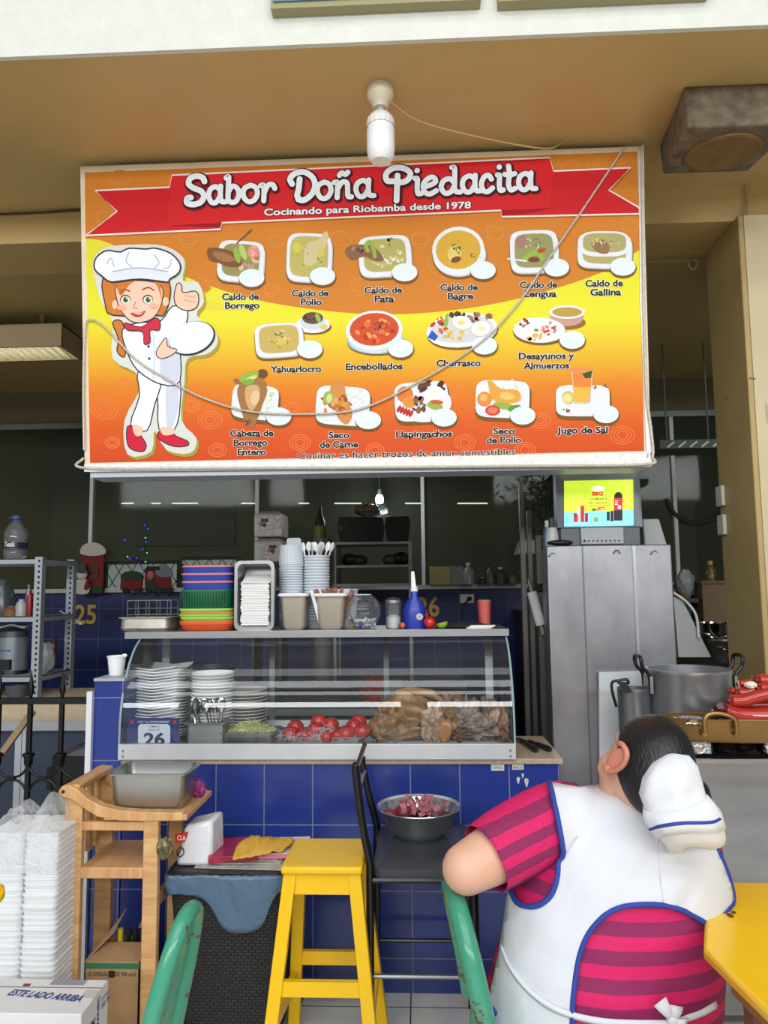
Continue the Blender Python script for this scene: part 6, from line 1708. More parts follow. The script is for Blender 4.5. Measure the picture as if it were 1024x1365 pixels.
for (x0_, x1_, y0_, y1_, cc) in ((765, 769, 684, 696, (150, 26, 34)), (770, 773, 676, 696, (196, 196, 196)), (774, 779, 674, 696, (190, 30, 40)), (780, 784, 684, 696, (140, 20, 30)), (767, 771, 686, 696, (190, 40, 50)), (809, 813, 682, 694, (34, 20, 22)), (814, 818, 681, 695, (40, 22, 24)), (792, 797, 690, 695, (90, 120, 60)), (793, 796, 691, 694, (230, 200, 40))):
    sc([(x0_, y1_), (x1_, y1_), (x1_, y0_), (x0_, y0_)], cc, .001)
sc([(818.5, 694), (830, 694), (830, 672), (830, 660), (827, 656), (822, 656), (819, 660), (818.5, 672)], (30, 18, 20), .001)
sc([(818.5, 680), (830, 680), (830, 664), (818.5, 664)], (206, 30, 40), .0014); se(826, 676, 2.2, 2.6, (236, 236, 236), .0018)
for y in (667, 669.5, 672): sc([(820, y + .9), (824, y + .9), (824, y), (820, y)], (240, 236, 236), .0018)
sc([(796, 681), (806, 680), (806, 675.5), (796, 676.5)], (206, 30, 34), .0012); se(792, 679.5, 3, 2, (70, 110, 50), .0012)
se(797.5, 651.5, 9, 3.4, (232, 242, 226), .0008)
scro = scr.build('screen', mats_, tv, smooth=0)
tm = MB(); put_text(tm, 'BIG', sw(797, 660.5, .002), (1, 0, 0), (0, 0, 1), .050, .018, .05); tm.build('advert_heading', glow_mat('screen_red_text', (206, 24, 40), .8), scro, raw=True)
tm = MB(); put_text(tm, 'COMPARTE', sw(798.5, 666.5, .002), (1, 0, 0), (0, 0, 1), .080, .0105, .012); put_text(tm, 'EN', sw(788.5, 671.5, .002), (1, 0, 0), (0, 0, 1), .018, .010, .012); put_text(tm, 'MÁS DE 3 LITROS', sw(798.5, 674.5, .002), (1, 0, 0), (0, 0, 1), .082, .0055, .01); tm.build('advert_text', glow_mat('screen_green_text', (40, 110, 50), .7), scro, raw=True)
tm = MB(); put_text(tm, 'GRANDE', sw(801.5, 671.5, .002), (1, 0, 0), (0, 0, 1), .060, .010, .02); tm.build('advert_word', glow_mat('screen_red_text', (206, 24, 40), .8), scro, raw=True)
tm = MB(); put_text(tm, '1,75', sw(801.3, 680.2, .002), (1, 0, 0), (0, 0, 1), .026, .011, .02); tm.build('advert_price', glow_mat('screen_white_text', (240, 240, 240), .8), scro, raw=True)
a_, b2_ = W(738, 628, Y=TY + .02), W(836, 618, Y=TY + .02)
t = thing('video_receiver', 'flat black receiver lying on top of the television', 'receiver', ((a_.x + b2_.x) / 2, TY + .16, tz1))
MB().box2((a_.x, TY + .02, tz1 + .001), (b2_.x, TY + .28, tz1 + .045)).build('case', mat('receiver_black', (40, 42, 46), .4, .3), t, bevel=.003)
for px in (768, 778, 800, 812): 
    q = W(px, 624, Y=TY + .02); MB().cyl((q.x, TY + .012, tz1 + .023), (q.x, TY + .022, tz1 + .023), .009, n=14).build('knob', DARK, t)
a_, b2_ = W(857, 726, Y=TY + .15), W(880, 692, Y=TY + .15)
MB().hexa([(a_.x, TY + .12, FZ + .001), (b2_.x + .02, TY + .12, FZ + .001), (b2_.x + .02, TY + .3, FZ + .001), (a_.x, TY + .3, FZ + .001)], [(a_.x, TY + .13, b2_.z), (b2_.x - .01, TY + .13, b2_.z), (b2_.x - .01, TY + .29, b2_.z), (a_.x, TY + .29, b2_.z)]).build('grey_speaker', mat('pale_grey_plastic', (150, 152, 150), .5), None, 'pale grey tapered box speaker on the fridge behind the television', 'speaker', bevel=.006)
q = Vector((W(736, 720, Y=FY + .06).x, FY + .06, FZ + .001))
t = thing('spray_can', 'white and grey spray bottle beside the television on the fridge', 'bottle', q)
MB().lathe([(0, 0), (.032, 0), (.03, .05), (.024, .085), (0, .09)], 20).build('body', mat('grey_white_bottle', (170, 172, 174), .4), t, local=True)
MB().lathe([(0, .088), (.014, .088), (.014, .13), (0, .132)], 14).build('nozzle', DARK, t, local=True)
q = Vector((W(731, 720, Y=FY + .13).x, FY + .13, FZ + .001))
t = thing('blue_tube', 'blue-labelled bottle with white cap standing on the fridge corner', 'bottle', q)
MB().lathe([(0, 0), (.02, 0), (.02, .085), (.012, .095), (0, .095)], 18).build('body', mat('blue_label_bottle', (60, 110, 170), .4), t, local=True)
MB().lathe([(0, .094), (.014, .094), (.014, .125), (0, .127)], 14).build('cap', WHITEP, t, local=True)
rc = MB().ell((0, 0, .014), (.06, .028, .014), 24, 10)
rc.build('remote_control', BLACKP, None, 'black rounded remote lying in front of the television', 'remote', local=True, loc=(W(741, 724, Y=FY + .03).x + .02, FY + .032, FZ + .001))
# ------------------------------------------------------------------ cooking station on the right
SY0 = -0.20
SX0, SX1 = .87, 2.0
SZ = W(960, 1013, Y=SY0).z
sta = thing('cooking_station', 'stainless steel cooking station with flat front panel beside the fridge', 'cooking station', ((SX0 + SX1) / 2, .05, 0))
PANM = mat('station_front_steel', (172, 172, 172), .34, .8, scale=2.5, col2=(150, 150, 152), stretch=(.6, 1, 4))
MB().box2((SX0, SY0, .04), (SX1, SY0 + .012, SZ)).build('front_panel', PANM, sta)
MB().box2((SX0 - .004, SY0 - .006, SZ - .012), (SX1, SY0 + .012, SZ + .004)).build('top_edge', STEEL, sta)
MB().box2((SX0, SY0 + .012, .04), (SX0 + .012, .29, SZ)).build('side_panel', PANM, sta)
MB().box2((SX0 + .012, SY0 + .012, SZ - .03), (SX1, .29, SZ)).build('burner_deck', mat('sooty_deck', (30, 28, 28), .6), sta)
for x in (SX0 + .05, SX1 - .3):
    for y in (SY0 + .06, .22):
        MB().box2((x - .02, y - .02, 0), (x + .02, y + .02, SZ - .03)).build('foot', BLACKP, sta)
def pot(name, lab, c, r, h, m_):
    t = thing(name, lab, 'pot', c)
    MB().lathe([(0, 0), (r * .95, 0), (r, .02), (r, h * .93), (r * 1.02, h * .95), (r * 1.02, h), (r * .97, h), (r * .96, .025), (0, .015)], 48, c).build('body', m_, t)
    return t
POTM = mat('spun_aluminium', (176, 178, 182), .34, .8, var=.08, scale=5, stretch=(1, 1, 20))
bd = MB().prism([Vector((W(798, 896, Y=.31).x, .31, W(798, 896, Y=.31).z)), Vector((W(872, 894, Y=.31).x, .31, W(872, 894, Y=.31).z)), Vector((W(872, 894, Y=.31).x, .31, .72)), Vector((W(799, 1046, Y=.31).x, .31, .72))], (0, -.012, 0), (0, .012, 0))
tag(bd.build('white_board', mat('white_splash_board', (206, 210, 212), .4)), 'white splash board against the fridge front behind the small pot', 'board')
c = Vector((W(921, 960, Y=.10).x, .10, SZ + .001))
rP = (W(976, 920, Y=.10).x - W(866, 920, Y=.10).x) / 2 * .985
hP = W(921, 896, Y=-.04).z - c.z
tpot = pot('stock_pot', 'large aluminium pot with black loop handles beside the column', c, rP, hP, POTM)
for s_ in (-1, 1):
    x = c.x + s_ * (rP + .004)
    zt_2 = c.z + hP
    ph = MB().tube(catmull([(x, c.y - .045, zt_2 - .08), (x + s_ * .006, c.y - .045, zt_2 - .02), (x + s_ * .03, c.y - .045, zt_2 + .01), (x + s_ * .036, c.y - .04, zt_2 + .05), (x + s_ * .036, c.y + .04, zt_2 + .05), (x + s_ * .03, c.y + .045, zt_2 + .01), (x + s_ * .006, c.y + .045, zt_2 - .02), (x, c.y + .045, zt_2 - .08)], 5), .008, 8).build('handle', BLACKP, tpot)
    MB().box((x, c.y, zt_2 - .06), (.012, .12, .07)).build('handle_bracket', STEELD, ph)
c = Vector((W(848, 960, Y=.10).x, .10, SZ + .001))
r2 = (W(870, 940, Y=.1).x - W(827, 940, Y=.1).x) / 2
c.x -= .004
h2_ = W(848, 919, Y=.04).z - c.z
t2 = pot('small_pot', 'small aluminium pot with a black handle beside the large pot', c, r2, h2_, mat('grey_aluminium_pot', (150, 154, 158), .36, .8))
MB().tube(catmull([W(822, 942, Y=.07), W(817, 925, Y=.06), W(816, 910, Y=.06), W(826, 907, Y=.05), W(836, 906, Y=.05), W(838, 912, Y=.05)], 5), .006, 8).build('handle', BLACKP, t2)
MB().prism([W(px, py, Y=.03) for px, py in ((822, 909), (835, 909), (843, 922), (836, 924))], (0, 0, 0), (0, .006, 0)).build('lid_flap', BLACKP, t2)
PY = -.165
bc_ = Vector((0, PY, 0))
bcz = W(975, 990, Y=-.24).z
BR = mat('brass_pan', (168, 134, 84), .3, .85, var=.15, scale=8)
bR = .37
bc_.x = W(878, 960, Y=PY).x + bR
bh = W(960, 962, Y=-.26).z - bcz
t = thing('brass_pan', 'wide shallow brass pan with an arched handle full of foil scraps', 'pan', (bc_.x, bc_.y, bcz))
MB().lathe([(0, 0), (bR * .90, 0), (bR * .97, .012), (bR, bh), (bR * 1.015, bh + .004), (bR * 1.0, bh + .006), (bR * .98, bh), (bR * .94, .012), (0, .008)], 64, (bc_.x, bc_.y, bcz), sy=.26).build('body', BR, t)
hp_ = [W(px, py, Y=-.275) for px, py in ((940, 977), (939, 962), (944, 953), (958, 951), (974, 955), (981, 962), (982, 979))]
MB().tube(catmull(hp_, 5), .0085, 10).build('handle', BR, t)
br = MB()
for px in (940, 982):
    q = W(px, 978, Y=-.27); br.cyl(q, q + Vector((0, .03, -.002)), .011, n=10)
br.build('rivet', BR, t, kind='stuff')
FOIL = mat('crumpled_foil', (196, 196, 198), .22, 1.0, bump=1.0, bscale=45)
for k, (pa, pb) in enumerate(((912, 949), (1016, 1050))):
    a_, b2_ = W(pa, 1010, Y=-.15), W(pb, 991, Y=-.15)
    m = MB()
    m.box2((a_.x, -.17, SZ + .005), (b2_.x, -.09, bcz - .001))
    o = m.build('foil_packet', FOIL, None, ('foil-wrapped brick under the brass pan near the head', 'foil-wrapped brick under the brass pan at the picture edge')[k], 'brick', 'foil-wrapped bricks', bevel=.012)
for k, (px, r_) in enumerate(((965, .05), (992, .045))):
    q = W(px, 1005, Y=-.08); q.z = SZ + .033
    MB().ell(q, (.05, .035, .03), bump=.3, seed=k).build('charcoal_lump', mat('charcoal_black', (16, 16, 17), .7, bump=.6), None, ('black lump in the dark gap under the middle of the brass pan', 'second black lump under the brass pan')[k], 'charcoal')
fs_ = MB()
rf = random.Random(3)
for k in range(26):
    q = Vector((bc_.x + rf.uniform(-.28, .1), bc_.y + rf.uniform(-.07, .06), bcz + bh - .012))
    fs_.ell(q, (rf.uniform(.015, .04), rf.uniform(.01, .02), rf.uniform(.006, .014)), 10, 6, bump=.4, seed=k)
tag(fs_.build('foil_scraps', FOIL), 'crumpled scraps of foil lying inside the brass pan', 'foil', None, 'stuff')
pc = W(1003, 955, Y=.05); 
PZs = bcz + bh + .004
pcx = W(1012, 955, Y=-.18).x
t = thing('sausage_plate', 'white oval plate under the heap of red sausages on the brass pan', 'plate', (pcx, -.17, PZs))
MB().lathe([(0, .0), (.10, 0), (.165, .016), (.168, .02), (.16, .02), (.1, .006), (0, .006)], 40, (pcx, -.17, PZs), sy=.6).build('dish', CERAM, t)
SAU = mat('glossy_red_sausage', (178, 44, 34), .25, var=.15, scale=14, coat=.3)
SAUD = mat('sausage_end', (112, 34, 32), .4)
sa = [([(962, 945), (985, 952), (1010, 953), (1045, 952)], -.04, .024, 'long red sausage lowest at the front of the heap'),
      ([(972, 934), (990, 934), (1015, 927), (1045, 922)], -.02, .024, 'long red sausage above the lowest one'),
      ([(988, 941), (1010, 940), (1045, 940)], .03, .021, 'red sausage tucked between the two long front ones'),
      ([(982, 924), (995, 923), (1006, 918)], .0, .020, 'short red sausage with a bread crumb in front of the stack'),
      ([(972, 921), (979, 922)], .03, .017, 'stubby dark red sausage end beside the pot handle'),
      ([(984, 912), (996, 911), (1004, 913)], .05, .016, 'red sausage at the back with a toothpick in it'),
      ([(1009, 907), (1024, 907), (1050, 910)], .03, .024, 'topmost fat red sausage at the edge of the photo'),
      ([(1011, 918), (1024, 918), (1050, 922)], .0, .021, 'red sausage just under the topmost one')]
for k, (pts, y, r_, lab) in enumerate(sa):
    q = catmull([W(px, py, Y=y - .20) for px, py in pts], 5)
    n_ = len(q)
    rs = [r_ * min(1, .45 + 1.1 * math.sqrt(min(i, n_ - 1 - i) / (n_ * .18 + .01))) if min(i, n_ - 1 - i) < n_ * .16 else r_ for i in range(n_)]
    t = thing('red_sausage', lab, 'sausage', (sum((p_.x for p_ in q)) / n_, q[0].y, PZs + .007), 0, 'sausages on the plate')
    MB().tube(q, rs, 16).build('sausage_skin', SAU, t)
    e_ = q[0] + (q[0] - q[1]).normalized() * .006
    MB().ell(q[0], r_ * .5, 12, 8).build('tied_end', SAUD, t)
q = W(961, 944, Y=-.25)
MB().ell(q, (.026, .022, .022), bump=.3).build('onion', mat('dark_purple_onion', (84, 30, 40), .3, var=.2), None, 'dark purple sausage knot at the front edge of the plate', 'sausage knot')
MB().ell(W(1001, 913, Y=-.22), (.022, .014, .012), bump=.4).build('bread_crumb', mat('white_crumb', (232, 226, 212), .8), None, 'white crumb of bread on the short front sausage', 'crumb')
for k, (pa, pb) in enumerate((((987, 922), (984, 908)), ((1001, 910), (1003, 900)))):
    MB().cyl(W(*pa, Y=-.19), W(*pb, Y=-.19), .002, n=6).build('toothpick', mat('red_toothpick' if k else 'pale_toothpick', (196, 60, 50) if k else (216, 190, 140), .6), None, ('pale toothpick stuck in the short front sausage', 'red toothpick stuck in the back sausage')[k], 'toothpick')
rc_ = thing('wooden_cabinet', 'low wooden cabinet in the dim room behind the column', 'cabinet', (W(945, 850, Y=2.1).x, 2.2, 0))
a_, b2_ = W(936, 780, Y=2.0), W(1000, 776, Y=2.0)
zc_ = W(950, 778, Y=2.0).z
MB().box2((a_.x, 2.0, 0), (b2_.x + .2, 2.5, zc_)).build('body', mat('dim_brown_board', (124, 100, 70), .6, var=.15), rc_)
MB().box2((a_.x - .01, 1.98, zc_), (b2_.x + .2, 2.52, zc_ + .02)).build('top', mat('dim_brown_top', (110, 88, 62), .6), rc_)
wt_ = thing('back_shelf', 'dark shelf behind the large pot carrying steel pails', 'shelf', (1.5, 1.3, 0))
zsf = W(945, 882, Y=1.25).z
sxa, sxb = W(898, 885, Y=1.25).x, 2.1
MB().box2((sxa, 1.15, zsf - .03), (sxb, 1.6, zsf)).build('top', mat('dark_shelf_top', (50, 46, 42), .5), wt_)
for x in (sxa + .05, sxb - .05):
    for y in (1.2, 1.55):
        MB().box2((x - .02, y - .02, 0), (x + .02, y + .02, zsf - .03)).build('leg', mat('dark_shelf_top', (50, 46, 42), .5), wt_)
def pail(px, pw, ptop, y, lab, m_):
    c = Vector((W(px, 860, Y=y).x, y, zsf + .001))
    r_ = (W(px + pw / 2, 860, Y=y).x - W(px - pw / 2, 860, Y=y).x) / 2
    h_ = W(px, ptop, Y=y - r_).z - c.z
    t = thing('steel_pail', lab, 'pail', c)
    MB().lathe([(0, 0), (r_ * .74, 0), (r_ * .97, h_ * .96), (r_ * 1.02, h_), (r_ * .94, h_), (r_ * .7, .01), (0, .01)], 36, c).build('body', m_, t)
    MB().tube(catmull([c + Vector((-r_, 0, h_ * .9)), c + Vector((-r_ * .4, -r_ * .9, h_ * .62)), c + Vector((r_ * .5, -r_ * .9, h_ * .55)), c + Vector((r_, 0, h_ * .9))], 6), .005, 6).build('handle', CHROME, t)
    return c, r_, h_
pail(950, 52, 831, 1.48, 'tall steel pail with swing handle on the dark back shelf', CHROME)
pail(966, 44, 855, 1.26, 'shorter printed steel pail in front of the tall one', STEELD)
for k, (px, py) in enumerate(((986, 862), (977, 870), (986, 874))):
    q = W(px, py, Y=1.17)
    MB().ell(Vector((q.x, 1.17, zsf + .03 + (.06 if k == 0 else .0))), (.036, .034, .03), bump=.06).build('bread_roll', mat('brown_egg_shell', (150, 92, 64), .5), None, ('brown egg resting on the two others beside the pails', 'brown egg nearest the pails on the back shelf', 'brown egg beside the column on the back shelf')[k], 'egg', 'eggs on the back shelf')
t = MB().prism([W(898, 795, Y=1.0), W(910, 800, Y=1.0), W(948, 876, Y=1.0), W(905, 876, Y=1.0)], (0, 0, 0), (0, .05, 0))
tag(t.build('white_tile_slab', mat('white_tile_slab', (190, 192, 190), .35)), 'slanted white tiled slab behind the fridge by the pails', 'slab')
tag(MB().tube(catmull([W(898, 790, Y=.98), W(915, 802, Y=.98), W(928, 820, Y=.98), W(932, 850, Y=.98)], 6), .007, 8).build('white_hose', WHITEP), 'pale hose curving down from behind the fridge', 'hose')
cl_ = [(912, 772, .06, (150, 156, 160), 'shiny crumpled plastic packet in the dim clutter behind the fridge', 'packet'), (924, 777, .045, (110, 112, 118), 'grey crumpled packet in the dim clutter behind the fridge', 'packet'), (912, 789, .045, (170, 120, 50), 'orange-yellow fruit in the dim clutter behind the fridge', 'fruit'), (903, 780, .05, (70, 92, 60), 'green bag in the clutter just behind the fridge edge', 'bag')]
zk = W(912, 797, Y=2.15).z
tb_ = thing('clutter_table', 'dark table holding packets in the dim room behind the fridge', 'table', (W(915, 800, Y=2.2).x, 2.2, 0))
MB().box2((W(890, 800, Y=2.1).x, 2.0, zk - .03), (W(924, 800, Y=2.1).x, 2.5, zk)).build('top', mat('dark_shelf_top', (50, 46, 42), .5), tb_)
MB().box2((W(895, 800, Y=2.1).x, 2.1, 0), (W(921, 800, Y=2.1).x, 2.4, zk - .03)).build('body', mat('near_black_panel', (24, 22, 24), .4), tb_)
for k, (px, py, r_, cc, lab, cat_) in enumerate(cl_):
    q = W(px, py, Y=2.15)
    MB().ell(Vector((q.x, 2.12 + .09 * (k % 2), zk + r_ * (.95 if py > 775 else 1.6))), (r_, r_ * .8, r_ * (.95 if py > 775 else 1.6)), bump=.3, seed=k).build('kitchen_' + cat_, mat('clutter_%d' % k, cc, .3, bump=.5, bscale=30), None, lab, cat_)
for k, (px, cc) in enumerate(((948, (180, 170, 60)), (920, (190, 190, 60)))):
    base = zc_ + .021 if k == 0 else zk + .001
    q = W(px, 775, Y=2.15)
    t = thing('soda_bottle', ('amber bottle with yellow cap on the wooden cabinet', 'bottle with yellow-green cap in the clutter behind the fridge')[k], 'bottle', (q.x, 2.15 + .2 * k, base))
    MB().lathe([(0, 0), (.035, 0), (.035, .07), (.016, .11), (0, .11)], 16).build('body', mat('amber_drink', (110, 90, 40), .2), t, local=True)
    MB().lathe([(0, .11), (.018, .11), (.018, .135), (0, .135)], 12).build('cap', mat('yellow_cap_%d' % k, cc, .4), t, local=True)
tag(MB().tube(catmull([W(888, 665, Y=3.28), W(900, 685, Y=3.27), W(920, 696, Y=3.27), W(945, 694, Y=3.27), W(966, 682, Y=3.27), W(975, 672, Y=3.28)], 6), .018, 8).build('garland', mat('dark_tinsel', (40, 42, 40), .6, bump=1, bscale=80)), 'dark tinsel garland drooping on the glass behind the column', 'garland')
t = thing('louvre_light', 'row of pale ceiling-light louvres in the dim room beside the column', 'ceiling light', W(925, 590, Y=2.2))
A, B = W(880, 596, Y=2.2), W(975, 588, Y=2.2)
MB().box2((A.x, 2.2, A.z - .01), (B.x, 2.5, A.z + .05)).bar((A.x + .1, 2.35, A.z + .05), (A.x + .1, 2.35, 3.36), .01, .01).bar((B.x - .1, 2.35, A.z + .05), (B.x - .1, 2.35, 3.36), .01, .01).build('housing', mat('dim_green_housing', (80, 90, 82), .5), t)
for k in range(6):
    x = A.x + .05 + (B.x - A.x - .1) * k / 5
    MB().bar((x, 2.196, A.z - .004), (x + .05, 2.196, A.z + .035), .012, .004, up=(0, 1, 0)).build('louvre', glow_mat('louvre_glow', (160, 172, 166), .35), t)
for k, (pt, pb) in enumerate(((644, 674), (684, 713))):
    a_, b2_ = W(967, pb, X=1.575), W(974, pt, X=1.575)
    MB().box2((1.555, .75, a_.z), (1.575, .83, b2_.z)).build('switch_box', mat('pale_switch_box', (200, 198, 188), .4), None, ('upper pale switch box on the edge of the column', 'lower pale switch box on the edge of the column')[k], 'switch box', 'switch boxes on the column', bevel=.005)
q = W(1022, 545, Y=.41)
MB().box2((q.x, .395, q.z - .06), (q.x + .1, .412, q.z + .03)).build('paper_notice', PAPER, None, 'white paper corner stuck on the front of the column', 'notice')
# ------------------------------------------------------------------ furniture and boxes in front of the counter
WOOD = wood_mat('honey_pine', (222, 178, 124), (194, 144, 90), (3, 3, 22))
WOODH = wood_mat('honey_pine_along', (220, 174, 120), (190, 138, 84), (22, 3, 3))
WOODW = wood_mat('worn_pine_end', (190, 150, 106), (140, 100, 66), (4, 20, 4), .6)
hn, hf = -.52, -.26
def N(px, py): return W(px, py, Y=hn)
hc = thing('high_chair', 'wooden high chair used as a stand for the steel pan beside the pillar', 'high chair', (N(145, 1100).x, (hn + hf) / 2, 0))
xl0, xl1 = N(82, 1200).x, N(106, 1200).x
xr0, xr1 = N(189, 1200).x, N(209, 1200).x
zarm = N(200, 1094).z
th = .030
def post(x0_, x1_, y, z0_, z1_, name='leg'):
    MB().box2((x0_, y, z0_), (x1_, y + th, z1_)).build(name, WOOD, hc, bevel=.004)
post(xl0, xl1, hn, 0, N(95, 1062).z)
post(xl0, xl1, hf, 0, N(95, 1062).z)
post(xr0, xr1, hn, 0, zarm)
post(xr0, xr1, hf, 0, zarm)
for y in (hn, hf):
    pts = [(79, 1054), (84, 1047), (93, 1045), (104, 1050), (118, 1063), (136, 1073), (160, 1079), (190, 1081), (245, 1082), (245, 1093), (195, 1094), (160, 1093), (132, 1088), (112, 1076), (98, 1065), (86, 1062)]
    q = [N(*p_) for p_ in pts]
    q = [Vector((v.x, y - .012, v.z)) for v in q]
    MB().prism(q, (0, 0, 0), (0, .042, 0)).build('arm_rail', WOODH, hc, bevel=.004)
    c = N(86.5, 1054)
    MB().cyl((c.x, y - .014, c.z), (c.x, y - .010, c.z), .006, n=12).build('bolt_head', mat('dark_bolt', (50, 30, 20), .6), hc)
    z0_, z1_ = N(150, 1108).z, N(150, 1096).z
    MB().box2((xl1 - .002, y + .003, z0_), (xr0 + .002, y + .026, z1_)).build('upper_rail', WOODH, hc, bevel=.003)
    z0_, z1_ = N(150, 1172).z, N(150, 1157).z
    MB().box2((xl1 - .002, y + .003, z0_), (xr0 + .002, y + .026, z1_)).build('seat_rail', WOODH, hc, bevel=.003)
zs_ = N(150, 1157).z
MB().box2((xl1 - .004, hn + .02, zs_ - .02), (xr0 + .004, hf + .01, zs_)).build('seat', WOODH, hc, bevel=.003)
a = N(88, 1050)
MB().box2((xl0 - .004, hn, N(90, 1056).z), (xl0 + .05, hf + .03, N(90, 1046).z)).build('back_bar', WOODH, hc, bevel=.006)
for y in (hn + .09, hn + .16, hn + .22):
    MB().box2((xl0 + .005, y, zs_), (xl0 + .02, y + .03, N(90, 1056).z)).build('back_slat', WOOD, hc)
zt0, zt1 = N(240, 1093).z, N(240, 1083).z
tx0, tx1 = N(140, 1085).x, N(246, 1085).x
MB().box2((tx0, hn - .011, zt0 + .001), (tx1 + .012, hf + .04, zt1 - .004)).build('tray_board', WOODH, hc, bevel=.003)
z_ = N(200, 1205).z
MB().bar((xr1 - .012, hn + .03, z_), (xr1 - .012, hf + .0, z_), .02, .04).build('foot_rail', WOODW, hc, bevel=.003)
pa, pb = W(136.5, 1034.5, Y=hn + .0), W(248, 1034, Y=hn + .0)
pn = gn_pan(pb.x - pa.x, .20, N(190, 1034).z - zt1 + .003, taper=.84, rim=.012)
pn.build('deep_steel_pan', mat('satin_gn_steel', (172, 172, 170), .34, .9, var=.06, scale=4), None, 'deep grey steel pan standing on top of the wooden high chair', 'pan', local=True, loc=((pa.x + pb.x) / 2, hn + .115, zt1 - .003), bevel=0)
m = MB()
for k in range(6):
    q = W(262 + 3 * (k % 3), 1046 + 5 * (k % 4), Y=hn + .2); q.z = max(q.z, zt1 + .012)
    m.ell(q, (.016, .014, .02), 10, 8, bump=.5, seed=k)
m.build('purple_ribbon', mat('purple_pink_plastic', (150, 50, 120), .4), None, 'small crumpled purple plastic wrapper behind the deep steel pan', 'wrapper')
fy_ = hn + .045
bl, br_ = W(91, 1300, Y=fy_).x, W(186, 1300, Y=fy_).x
bl, br_ = max(bl, xl1 + .004), min(br_, xr0 - .004)
zbx = W(140, 1282, Y=fy_).z
t = thing('cardboard_box', 'open brown cardboard box with green stripe under the wooden high chair', 'box', ((bl + br_) / 2, fy_ + .09, 0))
m = MB()
m.box2((bl, fy_, 0), (br_, fy_ + .004, zbx)).box2((bl, fy_ + .19, 0), (br_, fy_ + .194, zbx)).box2((bl, fy_, 0), (bl + .004, fy_ + .194, zbx)).box2((br_ - .004, fy_, 0), (br_, fy_ + .194, zbx)).box2((bl, fy_, 0), (br_, fy_ + .194, .004))
m.build('carton', CARD, t, smooth=0)
fl = MB()
fl.hexa([(bl, fy_, zbx), (br_, fy_, zbx), (br_, fy_ + .003, zbx), (bl, fy_ + .003, zbx)], [(bl + .005, fy_ + .11, zbx + .012), (br_ - .0, fy_ + .11, zbx + .012), (br_ - .0, fy_ + .113, zbx + .014), (bl + .005, fy_ + .113, zbx + .014)])
fl.build('front_flap', CARD, t, smooth=0)
fl = MB()
q = [Vector((br_ - .09, fy_ + .185, zbx)), Vector((br_, fy_ + .185, zbx)), Vector((br_, fy_ + .19, zbx + .13)), Vector((br_ - .04, fy_ + .19, zbx + .11))]
fl.prism(q, (0, 0, 0), (0, .004, 0)); fl.build('side_flap', CARD, t, smooth=0)
fl = MB()
q = [Vector((bl, fy_ + .02, zbx)), Vector((bl + .004, fy_ + .19, zbx)), Vector((bl + .06, fy_ + .20, zbx + .09)), Vector((bl + .055, fy_ + .1, zbx + .05))]
fl.prism(q, (0, 0, 0), (.004, 0, 0)); fl.build('torn_flap', CARD, t, smooth=0)
MB().box2((bl - .001, fy_ - .001, zbx - .022), (br_ + .001, fy_ + .0005, zbx - .004)).build('green_stripe', mat('box_green_print', (40, 110, 70), .7), t, 'dark green printed stripe')
m = MB(); put_text(m, '15 UNIDADES DE 900 cm3', Vector(((bl + br_) / 2, fy_ - .0012, zbx - .045)), (1, 0, 0), (0, 0, 1), (br_ - bl) * .86, .014, .01); m.build('box_lettering', mat('box_print_brown', (84, 66, 46), .7), t, raw=True)
MB().box2(((bl + br_) / 2 - .010, fy_ - .0018, zbx - .05), ((bl + br_) / 2 + .010, fy_ - .0003, zbx - .028)).build('box_emblem', mat('box_print_black', (40, 26, 24), .7), t)
for k, (dx, cc) in enumerate(((.02, (206, 190, 40)), (.05, (30, 30, 32)), (.075, (30, 30, 32)), (.095, (40, 60, 40)))):
    c = Vector((bl + .045 + dx, fy_ + .145, .01))
    t = thing('oil_bottle', ('bottle with yellow cap inside the open cardboard box', 'black-capped bottle in the cardboard box beside the yellow cap', 'second black-capped bottle in the cardboard box', 'dark green bottle at the far end of the cardboard box')[k], 'bottle', c, 0, 'bottles in the cardboard box')
    MB().lathe([(0, 0), (.011, 0), (.011, zbx * .85), (.006, zbx * .93), (0, zbx * .93)], 14).build('body', mat('box_bottle_green', (50, 60, 40), .3), t, local=True)
    MB().lathe([(0, zbx * .92), (.010, zbx * .92), (.010, zbx + .035), (0, zbx + .035)], 12).build('cap', mat('box_cap_%d' % min(k, 1), cc, .4), t, local=True)
fY = -.66
xs_ = W(73, 1200, Y=fY).x
zf = W(40, 1112, Y=fY).z
nF = 46
pitch = zf / nF
tw = W(72, 1200, Y=fY).x - W(24.5, 1200, Y=fY).x
def foam_tray(w, d, h):
    m = MB()
    def ring(kx, ky, z, r):
        out = []
        for (cx, cy, a0) in ((1, 1, 0), (-1, 1, 90), (-1, -1, 180), (1, -1, 270)):
            for k in range(5):
                t_ = R(a0 + 22.5 * k)
                out.append(Vector((cx * (w / 2 * kx - r) + r * math.cos(t_), cy * (d / 2 * ky - r) + r * math.sin(t_), z)))
        return out
    m.grid([ring(.93, .95, 0, .015), ring(.97, .98, h * .5, .02), ring(1, 1, h * .7, .02), ring(1, 1, h, .02)], True)
    n = 20
    m.add(m.v[:n], [tuple(range(n))[::-1]]); m.add(ring(1, 1, h, .02), [tuple(range(n))])
    return m
first = None
